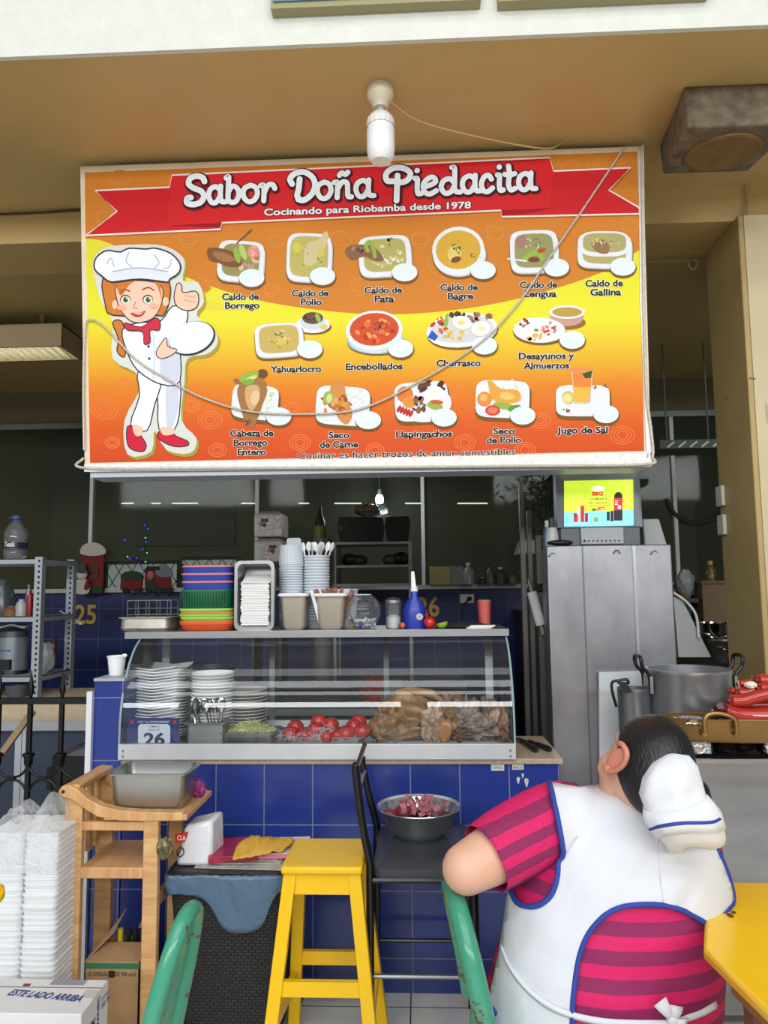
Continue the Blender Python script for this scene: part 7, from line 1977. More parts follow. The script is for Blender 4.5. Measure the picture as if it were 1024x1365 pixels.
for col in range(2):
    cx = xs_ - tw / 2 - col * (tw + .002)
    for k in range(nF):
        z = .001 + k * pitch
        lab = ('white foam tray, %s in the foam column next to the high chair' if col == 0 else 'white foam tray, %s in the foam column at the photo edge') % ('lowest' if k == 0 else 'topmost' if k == nF - 1 else ORD[k] + ' from the floor' if k < 30 else ORD[nF - 1 - k].replace('bottom', 'first') + ' from the top')
        loc = Vector((cx + RND.uniform(-.0015, .0015), fY + .11 + RND.uniform(-.003, .003), z))
        if first is None:
            first = foam_tray(tw, .2, pitch * .94).build('foam_tray', FOAM, None, lab, 'tray', 'stacked foam trays', local=True, loc=loc)
        else:
            copy_tree(first, loc, RND.uniform(-.012, .012), lab)
bg = MB()
rows = []
xa, xb = xs_ - 2 * tw - .012, xs_ + .006
for j in range(13):
    row = []
    for i in range(27):
        u, v_ = i / 26, j / 12
        x = xa + (xb - xa) * u
        y = fY - .004 + .225 * v_
        edge = min(u, 1 - u, v_ * 1.0, 1 - v_)
        px_bump = .10 * math.exp(-((u - .72) / .16) ** 2) + .06 * math.exp(-((u - .28) / .2) ** 2)
        z = zf + .006 + px_bump * (math.sin(PI * v_) ** .6) + (.022 * noise.noise(Vector((u * 9, v_ * 5, 2))) + .012 * noise.noise(Vector((u * 22, v_ * 10, 5)))) * min(1, edge * 8 + .1)
        row.append(Vector((x, y, max(z, zf + .003))))
    rows.append(row)
bg.grid(rows)
n0 = len(bg.v)
skirt = [rows[0]] + [[Vector((p_.x, p_.y - .004 - .004 * noise.noise(Vector((p_.x * 30, s_ * 9, 0))), zf - .03 * s_)) for p_ in rows[0]] for s_ in range(1, 5)]
bg.grid(skirt)
BAGP = bpy.data.materials.new('clear_plastic_bag'); BAGP.use_nodes = True
nt = BAGP.node_tree
b_ = nt.nodes['Principled BSDF']; b_.inputs['Base Color'].default_value = (.86, .88, .9, 1); b_.inputs['Roughness'].default_value = .14; b_.inputs['Alpha'].default_value = .34
tc = nt.nodes.new('ShaderNodeTexCoord'); nz = nt.nodes.new('ShaderNodeTexNoise'); nz.inputs['Scale'].default_value = 24; nz.inputs['Detail'].default_value = 5; nz.inputs['Distortion'].default_value = 1.2
bp = nt.nodes.new('ShaderNodeBump'); bp.inputs['Strength'].default_value = .9; bp.inputs['Distance'].default_value = .02
nt.links.new(tc.outputs['Object'], nz.inputs['Vector']); nt.links.new(nz.outputs['Fac'], bp.inputs['Height']); nt.links.new(bp.outputs['Normal'], b_.inputs['Normal'])
tag(bg.build('plastic_bag', BAGP), 'clear crumpled plastic bag pulled over the stacked white foam trays', 'bag')
zc1 = W(160, 1305, Y=-.62 - .25).z
fyc, byc = -1.02, -.80
zc1 = W(108, 1352, Y=fyc).z
cx1 = W(108, 1360, Y=fyc).x
cx0 = cx1 - .40
rzc = 0.0
t = thing('oil_carton', 'white and blue cardboard carton in the corner in front of the foam trays', 'carton', ((cx0 + cx1) / 2, (fyc + byc) / 2, 0))
WCARD = mat('white_carton', (226, 226, 226), .7, var=.04)
byc = W(158, 1306, Z=zc1).y
MB().box2((cx0, fyc, 0), (cx1, byc, zc1)).build('carton_body', WCARD, t, bevel=.003)
MB().box2((cx0 - .001, fyc - .0015, .05), (cx1 - .0, fyc + .001, zc1 - .028)).build('blue_band', mat('carton_cyan', (30, 130, 170), .6), t, 'blue printed band')
em = MB(); c = Vector((W(45, 1362, Y=fyc).x, fyc - .002, zc1 - .085))
em.flat([c + Vector((.13 * math.cos(k), 0, .055 * math.sin(k))) for k in [2 * PI * j / 28 for j in range(28)]])
ovl = em.build('oval_emblem', mat('carton_navy', (36, 60, 140), .6), t)
em = MB(); em.box(c + Vector((.01, -.001, .042)), (.07, .001, .03)); em.build('emblem_tag', mat('carton_tag_white', (220, 224, 230), .6), ovl)
em = MB(); put_text(em, 'Danec', c + Vector((.012, -.003, .034)), (1, 0, 0), (0, 0, 1), .055, .016, .03); em.build('emblem_lettering', mat('carton_navy', (36, 60, 140), .6), ovl, raw=True)
NV = mat('carton_navy', (36, 60, 140), .6)
ymid = fyc + (byc - fyc) * .42
o_ = W(56, 1328, Z=zc1 + .0016)
em = MB()
e0, e1 = W(9, 1326, Z=zc1 + .0016), W(106, 1335, Z=zc1 + .0016)
ux_ = (e1 - e0).normalized(); uy_ = Vector((0, 0, 1)).cross(ux_)
put_text(em, 'ESTE LADO ARRIBA', e0, ux_, uy_, (e1 - e0).length, .032, .022, .18, 'l'); em.build('top_lettering', NV, t, raw=True)
MB().box2((cx0, ymid + .055, zc1 - .001), (cx1, ymid + .058, zc1 + .0012)).build('lid_seam', mat('carton_seam', (120, 116, 110), .8), t)
MB().box2((cx1 - .06 - .1, ymid + .07, zc1), (cx1 - .06, ymid + .10, zc1 + .0012)).build('print_patch', mat('carton_print_grey', (150, 150, 160), .7), t)
MB().box2((cx1 - .235, ymid + .062, zc1), (cx1 - .215, ymid + .074, zc1 + .0013)).build('red_mark', mat('carton_red', (150, 40, 36), .7), t)
MB().box2((cx1 - .04, ymid - .0, zc1), (cx1, ymid + .045, zc1 + .0014)).build('tape', mat('tape_brown_clear', (206, 204, 200), .2), t)
em = MB(); put_text(em, 'Danec', Vector((cx1 + .0015, fyc + .05, zc1 - .07)), (0, 1, 0), (0, 0, 1), .08, .022, .03, .1)
put_text(em, 'PROVANEC', Vector((cx1 + .0015, fyc + .115, zc1 - .14)), (0, 0, 1), (0, -1, 0), .13, .014, .02, 0, 'l')
put_text(em, '2021 881', Vector((cx1 + .0015, fyc + .16, zc1 - .055)), (0, 1, 0), (0, 0, 1), .06, .012, .01)
put_text(em, 'CONTENIDO 15', Vector((cx1 + .0015, fyc + .16, zc1 - .035)), (0, 1, 0), (0, 0, 1), .065, .008, .01)
em.build('side_lettering', NV, t, raw=True)
# rattan-look bin
bn, bf_ = -.46, -.08
bl, br_ = W(224, 1175, Y=bn).x, W(379, 1175, Y=bn).x
zb_ = W(300, 1163, Y=bn).z
t = thing('wicker_bin', 'black wicker-patterned bin with a blue-grey bag between high chair and yellow stool', 'bin', ((bl + br_) / 2, (bn + bf_) / 2, 0))
def rrect(x0_, x1_, y0_, y1_, z, r=.03, n=6):
    out = []
    for (cx, cy, a0) in ((x1_ - r, y1_ - r, 0), (x0_ + r, y1_ - r, 90), (x0_ + r, y0_ + r, 180), (x1_ - r, y0_ + r, 270)):
        for k in range(n):
            t_ = R(a0 + 90 * k / (n - 1))
            out.append(Vector((cx + r * math.cos(t_), cy + r * math.sin(t_), z)))
    return out
wk = bpy.data.materials.new('black_wicker_plastic'); wk.use_nodes = True
nt = wk.node_tree; b_ = nt.nodes['Principled BSDF']; b_.inputs['Base Color'].default_value = srgb((40, 40, 42)); b_.inputs['Roughness'].default_value = .42
tc = nt.nodes.new('ShaderNodeTexCoord'); sp = nt.nodes.new('ShaderNodeSeparateXYZ'); cb_ = nt.nodes.new('ShaderNodeCombineXYZ'); ad = nt.nodes.new('ShaderNodeMath'); ad.operation = 'ADD'
nt.links.new(tc.outputs['Object'], sp.inputs[0]); nt.links.new(sp.outputs[0], ad.inputs[0]); nt.links.new(sp.outputs[1], ad.inputs[1]); nt.links.new(ad.outputs[0], cb_.inputs[0]); nt.links.new(sp.outputs[2], cb_.inputs[1])
bk = nt.nodes.new('ShaderNodeTexBrick'); bk.inputs['Scale'].default_value = 1; bk.inputs['Brick Width'].default_value = .024; bk.inputs['Row Height'].default_value = .0105; bk.inputs['Mortar Size'].default_value = .0018; bk.inputs['Mortar Smooth'].default_value = 1
bk.inputs['Color1'].default_value = srgb((44, 44, 46)); bk.inputs['Color2'].default_value = srgb((34, 34, 36)); bk.inputs['Mortar'].default_value = srgb((16, 16, 17))
nt.links.new(cb_.outputs[0], bk.inputs['Vector']); nt.links.new(bk.outputs['Color'], b_.inputs['Base Color'])
bp = nt.nodes.new('ShaderNodeBump'); bp.invert = True; bp.inputs['Strength'].default_value = .8; bp.inputs['Distance'].default_value = .004
nt.links.new(bk.outputs['Fac'], bp.inputs['Height']); nt.links.new(bp.outputs['Normal'], b_.inputs['Normal'])
tp = .045
m = MB()
rg = [rrect(bl + tp, br_ - tp, bn + tp, bf_ - tp, 0), rrect(bl, br_, bn, bf_, zb_ - .03)]
m.grid(rg, True); m.add(rg[0], [tuple(range(len(rg[0])))[::-1]]); m.add(rg[1], [tuple(range(len(rg[1])))])
m.build('basket_body', wk, t)
m = MB()
rg = [rrect(bl - .004, br_ + .004, bn - .004, bf_ + .004, zb_ - .03), rrect(bl - .004, br_ + .004, bn - .004, bf_ + .004, zb_ - .012), rrect(bl + .008, br_ - .008, bn + .008, bf_ - .008, zb_)]
m.grid(rg, True); m.add(rg[0], [tuple(range(len(rg[0])))[::-1]]); m.add(rg[2], [tuple(range(len(rg[2])))])
m.build('lid', mat('black_bin_lid', (34, 34, 36), .4, bump=.2, bscale=120), t)
MB().box2(((bl + br_) / 2 - .06, bn - .012, zb_ - .016), ((bl + br_) / 2 + .06, bn + .01, zb_ - .006)).build('lid_lip', BLACKP, t)
# blue-grey bag liner hanging over the rim: wraps front and both sides
low = [(222, 1196), (228, 1192), (240, 1190), (258, 1192), (272, 1197), (281, 1206), (288, 1220), (294, 1233), (302, 1240), (316, 1244), (332, 1243), (344, 1239), (352, 1231), (357, 1218), (362, 1204), (368, 1192), (380, 1184)]
lz = [(W(px, py, Y=bn).x, W(px, py, Y=bn).z) for px, py in low]
def lowz(x):
    if x <= lz[0][0]: return lz[0][1]
    for (xa_, za_), (xb_, zb2_) in zip(lz, lz[1:]):
        if xa_ <= x <= xb_: return za_ + (zb2_ - za_) * (x - xa_) / (xb_ - xa_)
    return lz[-1][1]
path = []
for k in range(7): path.append((bl - .007, bf_ - .02 - (bf_ - bn - .05) * k / 6))
for k in range(1, 5): a_ = PI + PI / 2 * k / 5; path.append((bl - .007 + .03 + .03 * math.cos(a_), bn - .007 + .03 + .03 * math.sin(a_)))
for k in range(33): path.append((bl + .023 + (br_ - bl - .046) * k / 32, bn - .007))
for k in range(1, 5): a_ = -PI / 2 + PI / 2 * k / 5; path.append((br_ + .007 - .03 + .03 * math.cos(a_), bn - .007 + .03 + .03 * math.sin(a_)))
for k in range(7): path.append((br_ + .007, bn + .03 + (bf_ - bn - .05) * k / 6))
rows = []
nr = 10
for j in range(nr + 1):
    row = []
    for (x, y) in path:
        z1_ = zb_ - .004 - .010 * abs(noise.noise(Vector((x * 30, y * 30, 0))))
        z0_ = lowz(x) if y < bn + .03 else (lz[0][1] if x < (bl + br_) / 2 else lz[-1][1])
        z = z1_ + (z0_ - z1_) * j / nr
        k_ = (zb_ - .03 - z) / zb_ * tp if z < zb_ - .03 else 0
        w_ = .010 * noise.noise(Vector((x * 16, z * 9, y * 16))) * (1 if j else .2) + .004 * noise.noise(Vector((x * 60, z * 40, y * 60)))
        dx_ = (1 if x < (bl + br_) / 2 - (br_ - bl) * .47 else -1 if x > (bl + br_) / 2 + (br_ - bl) * .47 else 0)
        dy_ = 1 if y < bn + .02 else 0
        row.append(Vector((x + dx_ * (k_ * .8 - .004 - abs(w_)), y + dy_ * (k_ * .8 - .004 - abs(w_)), z)))
    rows.append(row)
MB().grid(rows).build('bag_liner', mat('blue_grey_bin_bag', (84, 108, 134), .28, var=.15, scale=9, bump=.6, bscale=22), t, 'blue-grey plastic bag liner', solid=.0015)
def onbin(px, py): return W(px, py, Z=zb_ + .001)
for k in range(4):
    a_, b2_ = onbin(262, 1158), onbin(374, 1153)
    m = MB().box((0, 0, 0), (.33 - .02 * k, .20 - .015 * k, .0035))
    o = m.build('newspaper', mat('newsprint_%d' % (k % 2), ((186, 182, 172), (168, 166, 160))[k % 2], .85, var=.25, scale=40), None, ('lowest', 'second', 'third', 'topmost')[k] + ' folded newspaper lying on the wicker bin', 'newspaper', 'newspapers on the bin', local=True, loc=((bl + br_) / 2 + .05 - .008 * k, bn + .125 + .006 * k, zb_ + .003 + .0042 * k))
    o.rotation_euler = (0, 0, (-.06, .05, -.02, .03)[k])
zn = zb_ + .003 + .0042 * 3 + .002
MAGP = mat('pink_magazine_cover', (196, 40, 80), .3, scale=14, col2=(120, 20, 50))
c = W(313, 1132, Z=zn + .012)
MB().box((0, 0, 0), (.17, .20, .022)).build('magazine', MAGP, None, 'thick pink and red covered magazine under the yellow cloth on the bin', 'magazine', local=True, loc=(c.x, c.y, zn + .0115), bevel=.002).rotation_euler = (0, 0, .18)
t2_ = thing('colouring_book', 'white magazine with pink edges at the stool side of the bin', 'magazine', W(370, 1138, Z=zn), .10)
c = W(371, 1134, Z=zn)
t2_.location = (c.x, c.y - .0, zn); t2_.matrix_basis = Matrix.Translation((c.x, c.y, zn)) @ Matrix.Rotation(.10, 4, 'Z')
MB().box((0, 0, .009), (.22, .17, .016)).build('pages', mat('pink_page_edges', (222, 130, 150), .7), t2_, local=True)
MB().box((0, 0, .0185), (.225, .175, .003)).build('cover', mat('pale_cover_print', (226, 226, 232), .3, scale=9, col2=(222, 190, 200)), t2_, local=True)
MB().lathe([(.0, .0202), (.03, .0203), (0, .0206)], 18, (.05, .02, 0)).build('cover_blue_shape', mat('cover_pale_blue', (150, 190, 206), .4), t2_, local=True)
MB().lathe([(.0, .0202), (.02, .0203), (0, .0206)], 18, (-.03, -.01, 0)).lathe([(.0, .0202), (.016, .0203), (0, .0206)], 18, (.08, .05, 0)).build('cover_pink_shape', mat('cover_pink', (216, 110, 140), .4), t2_, local=True, kind='stuff')
rows = []
cc_ = [(310, 1143), (330, 1140), (352, 1137), (376, 1132), (391, 1122)]
ct = [(322, 1120), (334, 1112), (350, 1113), (372, 1116), (389, 1117)]
nx_, ny_ = 26, 12
zc_2 = zn + .026
for j in range(ny_ + 1):
    row = []
    for i in range(nx_ + 1):
        u, v_ = i / nx_ * 4, j / ny_
        k = min(3, int(u)); f = u - k
        pa_ = (cc_[k][0] + (cc_[k + 1][0] - cc_[k][0]) * f, cc_[k][1] + (cc_[k + 1][1] - cc_[k][1]) * f)
        pb_ = (ct[k][0] + (ct[k + 1][0] - ct[k][0]) * f, ct[k][1] + (ct[k + 1][1] - ct[k][1]) * f)
        p_ = W(pa_[0] + (pb_[0] - pa_[0]) * v_, pa_[1] + (pb_[1] - pa_[1]) * v_, Z=zc_2 + .012)
        h_ = zc_2 + .006 + .03 * math.sin(PI * min(1, v_ * 1.1)) * (1 - abs(u - 1.7) / 4) + .012 * noise.noise(Vector((u * 2.2, v_ * 3, 1)))
        row.append(Vector((p_.x, p_.y, max(h_, zc_2 - .001))))
    rows.append(row)
MB().grid(rows).build('yellow_cloth', mat('mustard_cloth', (206, 160, 60), .85, var=.12, scale=60, bump=.2, bscale=200), None, 'crumpled mustard yellow cloth draped over the magazines on the bin', 'cloth', solid=.003)
c0, c1 = W(233, 1146, Y=bn + .06), W(290, 1146, Y=bn + .06)
ty_ = bn + .05
zt_ = W(262, 1094, Y=ty_).z
t = thing('paper_towel_pack', 'white plastic pack of paper with a red and black corner on the bin', 'pack', ((c0.x + c1.x) / 2, ty_ + .06, zb_))
xw0, xw1 = W(234, 1120, Y=ty_).x, W(283, 1120, Y=ty_).x
m = MB().hexa([(xw0, ty_, zb_ + .001), (xw1, ty_, zb_ + .001), (xw1 + .012, ty_ + .13, zb_ + .001), (xw0, ty_ + .13, zb_ + .001)], [(xw0 + .03, ty_ + .004, zt_ - .02), (xw1 - .004, ty_ + .004, zt_), (xw1 + .01, ty_ + .12, zt_ + .005), (xw0 + .03, ty_ + .12, zt_ - .02)])
m.build('plastic_wrap', mat('white_wrap_film', (226, 228, 232), .25, bump=.4, bscale=30), t, bevel=.014)
m = MB().prism([W(px, py, Y=ty_ - .003) for px, py in ((233, 1112), (251, 1109), (247, 1122), (234, 1124))], (0, 0, 0), (0, .002, 0)); m.build('red_corner', mat('wrap_red', (206, 44, 36), .3), t)
em = MB(); put_text(em, 'CLA', W(242, 1120, Y=ty_ - .004), (1, 0, 0), (0, 0, 1), .030, .017, .02); em.build('pack_lettering', WHITEP, t, raw=True)
m = MB(); m.tube(catmull([W(px, py, Y=ty_ - .001) for px, py in ((236, 1141), (243, 1130), (245, 1138), (239, 1142), (236, 1134), (242, 1128))], 4), .002, 6).build('black_swirl', BLACKP, t)
c = W(220, 1134, Y=hn + .06)
MB().ell(W(219, 1131, Y=hn - .005), (.026, .018, .032), bump=.5).build('snack_wrapper', mat('foil_snack_wrapper', (150, 140, 90), .25, .4, scale=30, col2=(70, 80, 60), bump=.6, bscale=40), None, 'crumpled shiny green-gold wrapper on the high chair leg beside the bin', 'wrapper')
# ------------------------------------------------------------------ yellow stool
YEL2 = chipped_mat('yellow_gloss_paint', (246, 196, 16), (176, 120, 20), .3, .26, 16)
sy0, sy1 = -.58, -.29
zst_ = W(430, 1161, Y=sy0).z + .012
sx0, sx1 = W(374, 1158, Y=sy0).x, W(483, 1160, Y=sy0).x
sc_ = Vector(((sx0 + sx1) / 2, (sy0 + sy1) / 2, 0))
t = thing('yellow_stool', 'tall yellow painted wooden stool with chipped edges beside the bin', 'stool', sc_)
MB().box2((sx0, sy0, zst_ - .026), (sx1, sy1, zst_)).build('seat', YEL2, t, bevel=.008)
tops, bots = [], []
for sgx in (-1, 1):
    for sgy in (-1, 1):
        top = Vector((sc_.x + sgx * ((sx1 - sx0) / 2 - .028), sc_.y + sgy * ((sy1 - sy0) / 2 - .035), zst_ - .026))
        bot = Vector((sc_.x + sgx * ((sx1 - sx0) / 2 + (.01 if sgx < 0 < sgy else .045)), sc_.y + sgy * ((sy1 - sy0) / 2 + .05), 0))
        h_ = .021
        MB().hexa([bot + Vector((a_ * h_, b2_ * h_, 0)) for a_, b2_ in ((-1, -1), (1, -1), (1, 1), (-1, 1))], [top + Vector((a_ * h_, b2_ * h_, 0)) for a_, b2_ in ((-1, -1), (1, -1), (1, 1), (-1, 1))]).build('leg', YEL2, t, bevel=.003)
        tops.append(top); bots.append(bot)
def legpt(i, z): return bots[i].lerp(tops[i], z / (zst_ - .026))
for (i, j) in ((0, 2), (1, 3), (0, 1), (2, 3)):
    z = zst_ - .026 - .035
    MB().bar(legpt(i, z), legpt(j, z), .02, .065).build('apron', YEL2, t)
for (i, j, pz) in ((0, 2, 1322), (1, 3, 1275), (0, 1, 1300), (2, 3, 1300)):
    z = W(430, pz, Y=(sy0 - .03 if (i, j) == (0, 2) else sy1 + .02)).z
    MB().bar(legpt(i, z), legpt(j, z), .02, .046).build('stretcher', YEL2, t)
# ------------------------------------------------------------------ black bar chair with bowl
by0, by1 = -.54, -.08
zse = W(570, 1168, Y=by0).z + .035
bx0, bx1 = W(497, 1165, Y=by0).x, W(640, 1160, Y=by0).x
t = thing('bar_chair', 'black metal bar chair with padded seat standing sideways at the tiled counter', 'bar chair', ((bx0 + bx1) / 2, (by0 + by1) / 2, 0))
LEATH = mat('black_vinyl_seat', (58, 62, 68), .34, bump=.1, bscale=160)
m = MB()
rg = [rrect(bx0 + .006, bx1 - .006, by0 + .006, by1 - .006, zse - .045, .03), rrect(bx0, bx1, by0, by1, zse - .035, .04), rrect(bx0, bx1, by0, by1, zse - .016, .04), rrect(bx0 + .016, bx1 - .016, by0 + .016, by1 - .016, zse - .002, .04), rrect(bx0 + .06, bx1 - .06, by0 + .06, by1 - .06, zse + .004, .04)]
m.grid(rg, True); m.add(rg[0], [tuple(range(24))[::-1]]); m.add(rg[-1], [tuple(range(24))])
m.build('seat', LEATH, t)
for y in (by0 + .02, by1 - .02):
    near = y < -.4
    zt2_ = W(479, 1020 if near else 1008, Y=y).z
    xt = W(474.5 if near else 483, 1025 if near else 1010, Y=y).x
    pth = [(bx0 - .014, y, 0), (bx0 - .010, y, zse - .05), (bx0 - .012, y, zse), (xt + .02, y, zse + .13), (xt, y, zt2_ - .02), (xt + .002, y, zt2_)]
    MB().tube(catmull(pth, 6), .0135, 10).build('back_leg', BLACKM, t)
    MB().tube([(bx1 - .02, y, zse - .045), (bx1 - .01, y, 0)], .0125, 10).build('front_leg', BLACKM, t)
    MB().tube([(bx0 - .01, y, zse - .055), (bx1 - .02, y, zse - .055)], .011, 8).build('seat_rail', BLACKM, t)
    z = W(570, 1302 if near else 1254, Y=y).z
    MB().tube([(bx0 - .012, y, z), (bx1 - .012, y, z)], .008, 8).build('side_stretcher', STEELD if near else BLACKM, t)
for z_ in (zse + .20, zse + .30):
    y0_, y1_ = by0 + .02, by1 - .02
    xk = W(477, 1030, Y=-.4).x
    MB().tube([(xk + .004, y0_, z_), (xk + .004, y1_, z_)], .009, 8).build('back_rung', BLACKM, t)
MB().tube([(bx1 - .012, by0 + .02, .22), (bx1 - .012, by1 - .02, .22)], .008, 8).build('cross_stretcher', BLACKM, t)
bc2 = Vector((W(559, 1110, Y=by1 - .17).x, by1 - .165, zse + .0045))
rB = (W(615, 1090, Y=bc2.y).x - W(502, 1090, Y=bc2.y).x) / 2
hB = .105
t = thing('steel_bowl', 'shiny steel mixing bowl of onion peel standing on the black bar chair', 'bowl', bc2)
MB().lathe([(0, 0), (rB * .55, 0), (rB * .78, hB * .35), (rB * .93, hB * .9), (rB, hB * .97), (rB * .99, hB), (rB * .91, hB * .94), (rB * .76, hB * .36), (rB * .53, .004), (0, .004)], 56).build('bowl_wall', mat('bowl_steel', (218, 218, 218), .2, .95), t, local=True)
ONI = mat('red_onion_skin', (128, 50, 68), .3, var=.35, scale=14, bump=.1, bscale=40)
ONP = mat('dry_onion_peel', (170, 104, 112), .5, var=.3, scale=20)
def inb(px, py, y): return W(px, py, Y=y)
items = [(519, 1086, -.36, .03, ONI, 'red onion at the chair-back side of the steel bowl'), (538, 1088, -.38, .036, ONI, 'largest red onion in the front of the steel bowl'), (552, 1094, -.40, .026, ONI, 'dark red onion piece low in the front of the steel bowl'), (533, 1096, -.42, .024, mat('orange_skin_piece', (200, 104, 66), .4), 'orange carrot end in the front of the steel bowl'), (546, 1096, -.43, .018, mat('white_onion', (226, 206, 190), .4), 'white onion end in the front of the steel bowl'), (563, 1094, -.36, .024, ONI, 'purple onion piece in the middle of the steel bowl')]
for k, (px, py, y, r_, m_, lab) in enumerate(items):
    q = inb(px, py, bc2.y - .03 + .03 * (k % 3) - (.05 if k in (3, 4) else 0))
    q.z = max(q.z - .004, bc2.z + r_ + .01 + .03)
    MB().ell(q, (r_, r_ * .9, r_ * .85), bump=.12, seed=k).build('onion' if k not in (3,) else 'carrot_end', m_, None, lab, 'onion' if k != 3 else 'carrot', 'vegetables in the steel bowl')
pe = MB()
rp2 = random.Random(5)
for k in range(26):
    ang, rad = rp2.uniform(0, 2 * PI), rp2.uniform(0, .75) * rB
    q = bc2 + Vector((abs(math.cos(ang)) * rad * .9 + .01 if k < 17 else math.cos(ang) * rad, math.sin(ang) * rad * .7, hB * .72 + rp2.uniform(0, .035)))
    u = Vector((rp2.uniform(-1, 1), rp2.uniform(-1, 1), rp2.uniform(-.6, .9))).normalized()
    w_ = u.orthogonal().normalized(); n3 = u.cross(w_)
    s_ = rp2.uniform(.012, .026)
    rows = [[q + u * s_ * a_ + w_ * s_ * .7 * b2_ + n3 * s_ * .45 * (a_ * a_ + b2_ * b2_) for a_ in (-1, -.33, .33, 1)] for b2_ in (-1, 0, 1)]
    pe.grid(rows)
tag(pe.build('onion_peel', ONP, solid=.001), 'dry curled red onion peel filling the steel bowl', 'onion peel', None, 'stuff')
fill = MB().lathe([(0, hB * .62), (rB * .80, hB * .60), (rB * .80, hB * .56), (0, hB * .56)], 30, bc2)
tag(fill.build('peel_layer', mat('peel_layer_purple', (110, 52, 66), .6, var=.4, scale=60, bump=1, bscale=60)), 'bed of purple onion skins at the bottom of the steel bowl', 'onion peel', None, 'stuff')
tag(MB().tube(catmull([bc2 + Vector((.03, -.02, hB * .7)), bc2 + Vector((.01, .01, hB * .98)), bc2 + Vector((-.01, .05, hB * 1.12))], 5), .006, 8).ell(bc2 + Vector((.035, -.03, hB * .7)), (.012, .02, .01)).build('table_spoon', CHROME), 'steel spoon standing in the steel bowl of onions', 'spoon')
# ------------------------------------------------------------------ yellow table on the right
TZ = .75
A = W(938, 1264, Z=TZ); B2 = W(1024, 1348, Z=TZ); C2 = W(966, 1175, Z=TZ)
C2.x = A.x + .155
dirl = (B2 - A)
E_ = A + dirl * 2.4
YTAB = mat('yellow_table_gloss', (252, 200, 20), .28, var=.04, scale=5)
t = thing('yellow_table', 'yellow painted table at the edge of the photo beside the seated person', 'table', (A.x + .5, A.y, 0))
poly = [(A.x, A.y), (E_.x, E_.y), (A.x + 1.0, E_.y), (A.x + 1.0, C2.y), (C2.x, C2.y)]
m = MB().prism([Vector((x, y, 0)) for x, y in poly], (0, 0, TZ - .028), (0, 0, TZ))
m.build('tabletop', YTAB, t, bevel=.009)
ins = [(A.x + .06, A.y - .02), (E_.x + .06, E_.y + .06), (A.x + .94, E_.y + .06), (A.x + .94, C2.y - .06), (C2.x + .05, C2.y - .05)]
for i in range(5):
    p_, q_ = ins[i], ins[(i + 1) % 5]
    MB().bar((p_[0], p_[1], TZ - .058), (q_[0], q_[1], TZ - .058), .02, .06).build('apron', mat('brown_table_edge', (150, 100, 40), .5), t)
for (x, y) in ((A.x + .10, A.y - .04), (A.x + .9, E_.y + .1), (A.x + .9, C2.y - .1), (E_.x + .1, E_.y + .1)):
    MB().box2((x - .025, y - .025, 0), (x + .025, y + .025, TZ - .028)).build('leg', mat('dark_wood_leg', (110, 70, 34), .5), t, bevel=.003)
for k, (px, py) in enumerate(((972, 1220), (978, 1217), (975, 1222))):
    q = W(px, py, Z=TZ + .001)
    MB().ell(q + Vector((0, 0, .002)), (.007, .005, .003), 8, 6).build('crumb', mat('dark_crumb', (90, 50, 30), .7), None, ('dark crumb on the yellow table nearest the person', 'dark crumb beside the others on the yellow table, furthest from the person', 'middle dark crumb on the yellow table')[k], 'crumb', 'crumbs on the yellow table')
# ------------------------------------------------------------------ green metal chairs
GRN = chipped_mat('worn_green_enamel', (66, 150, 120), (96, 74, 60), .22, .40, 12)
def green_chair(label, base, rz, lean, height, r_=.016, hw=.17, foot=.0):
    t = thing('metal_chair', label, 'chair', base, rz, 'green metal chairs')
    sw_ = hw + .03
    m = MB().box((.19, 0, .45), (.38, sw_ * 2, .016))
    m.build('seat', GRN, t, local=True, bevel=.006)
    for sx_ in (.02, .36):
        for sy_ in (-1, 1):
            MB().tube([(sx_, sy_ * (sw_ - .02), .445), (sx_ + (.03 if sx_ > .1 else -.05), sy_ * (sw_ + .01), 0)], .013, 10).build('leg', GRN, t, local=True)
    def bp(u, v): return Vector((-lean * (max(v, 0) ** 1.15), u, .45 + v * height))
    arch = [bp(-hw, -.02), bp(-hw, .25), bp(-hw * .97, .5), bp(-hw * .85, .75), bp(-hw * .5, .95), bp(0, 1.0), bp(hw * .5, .95), bp(hw * .85, .75), bp(hw * .97, .5), bp(hw, .25), bp(hw, -.02)]
    MB().tube(catmull(arch, 6), r_, 12).build('back_frame', GRN, t, local=True)
    for u in (-hw * .45, 0, hw * .45):
        top = .93 if u else .97
        q = [bp(u, v) for v in (0.0, .25, .5, .75, top)]
        mm = MB()
        for a_, b2_ in zip(q, q[1:]):
            mm.bar(a_, b2_, .006, .034, up=(0, 1, 0))
        mm.build('back_slat', GRN, t, local=True)
    MB().bar(bp(-hw, .08), bp(hw, .08), .012, .03).build('lower_rail', GRN, t, local=True)
    return t
nb_ = W(140, 1375, Y=-1.62); pk_ = W(250, 1209, Y=-1.54)
green_chair('green metal chair with worn slatted back in front of the wicker bin', (nb_.x + .03, -1.52, 0), R(180 - 3), pk_.x - nb_.x - .03, pk_.z - .45 - .016, .018, .10)
n2_ = W(655, 1372, Y=-1.2); p2_ = W(606, 1194, Y=-1.2)
a_ = R(5)
green_chair('green metal chair the person in the white apron sits on', (n2_.x - .165 * math.sin(a_), -1.2 + .165 * math.cos(a_), 0), a_, .065, p2_.z - .50, .026, .165)
q = W(-6, 1191, Y=-1.82)
t = thing('yellow_chair', 'yellow chair of which only the rounded back end shows beside the foam trays', 'chair', (q.x - .2, -1.82, 0))
MB().tube([q + Vector((-.36, 0, 0)), q + Vector((-.02, 0, 0)), q + Vector((.005, 0, -.004)), q + Vector((.012, 0, -.006))], [.022, .022, .018, .008], 14).build('top_rail', YEL2, t)
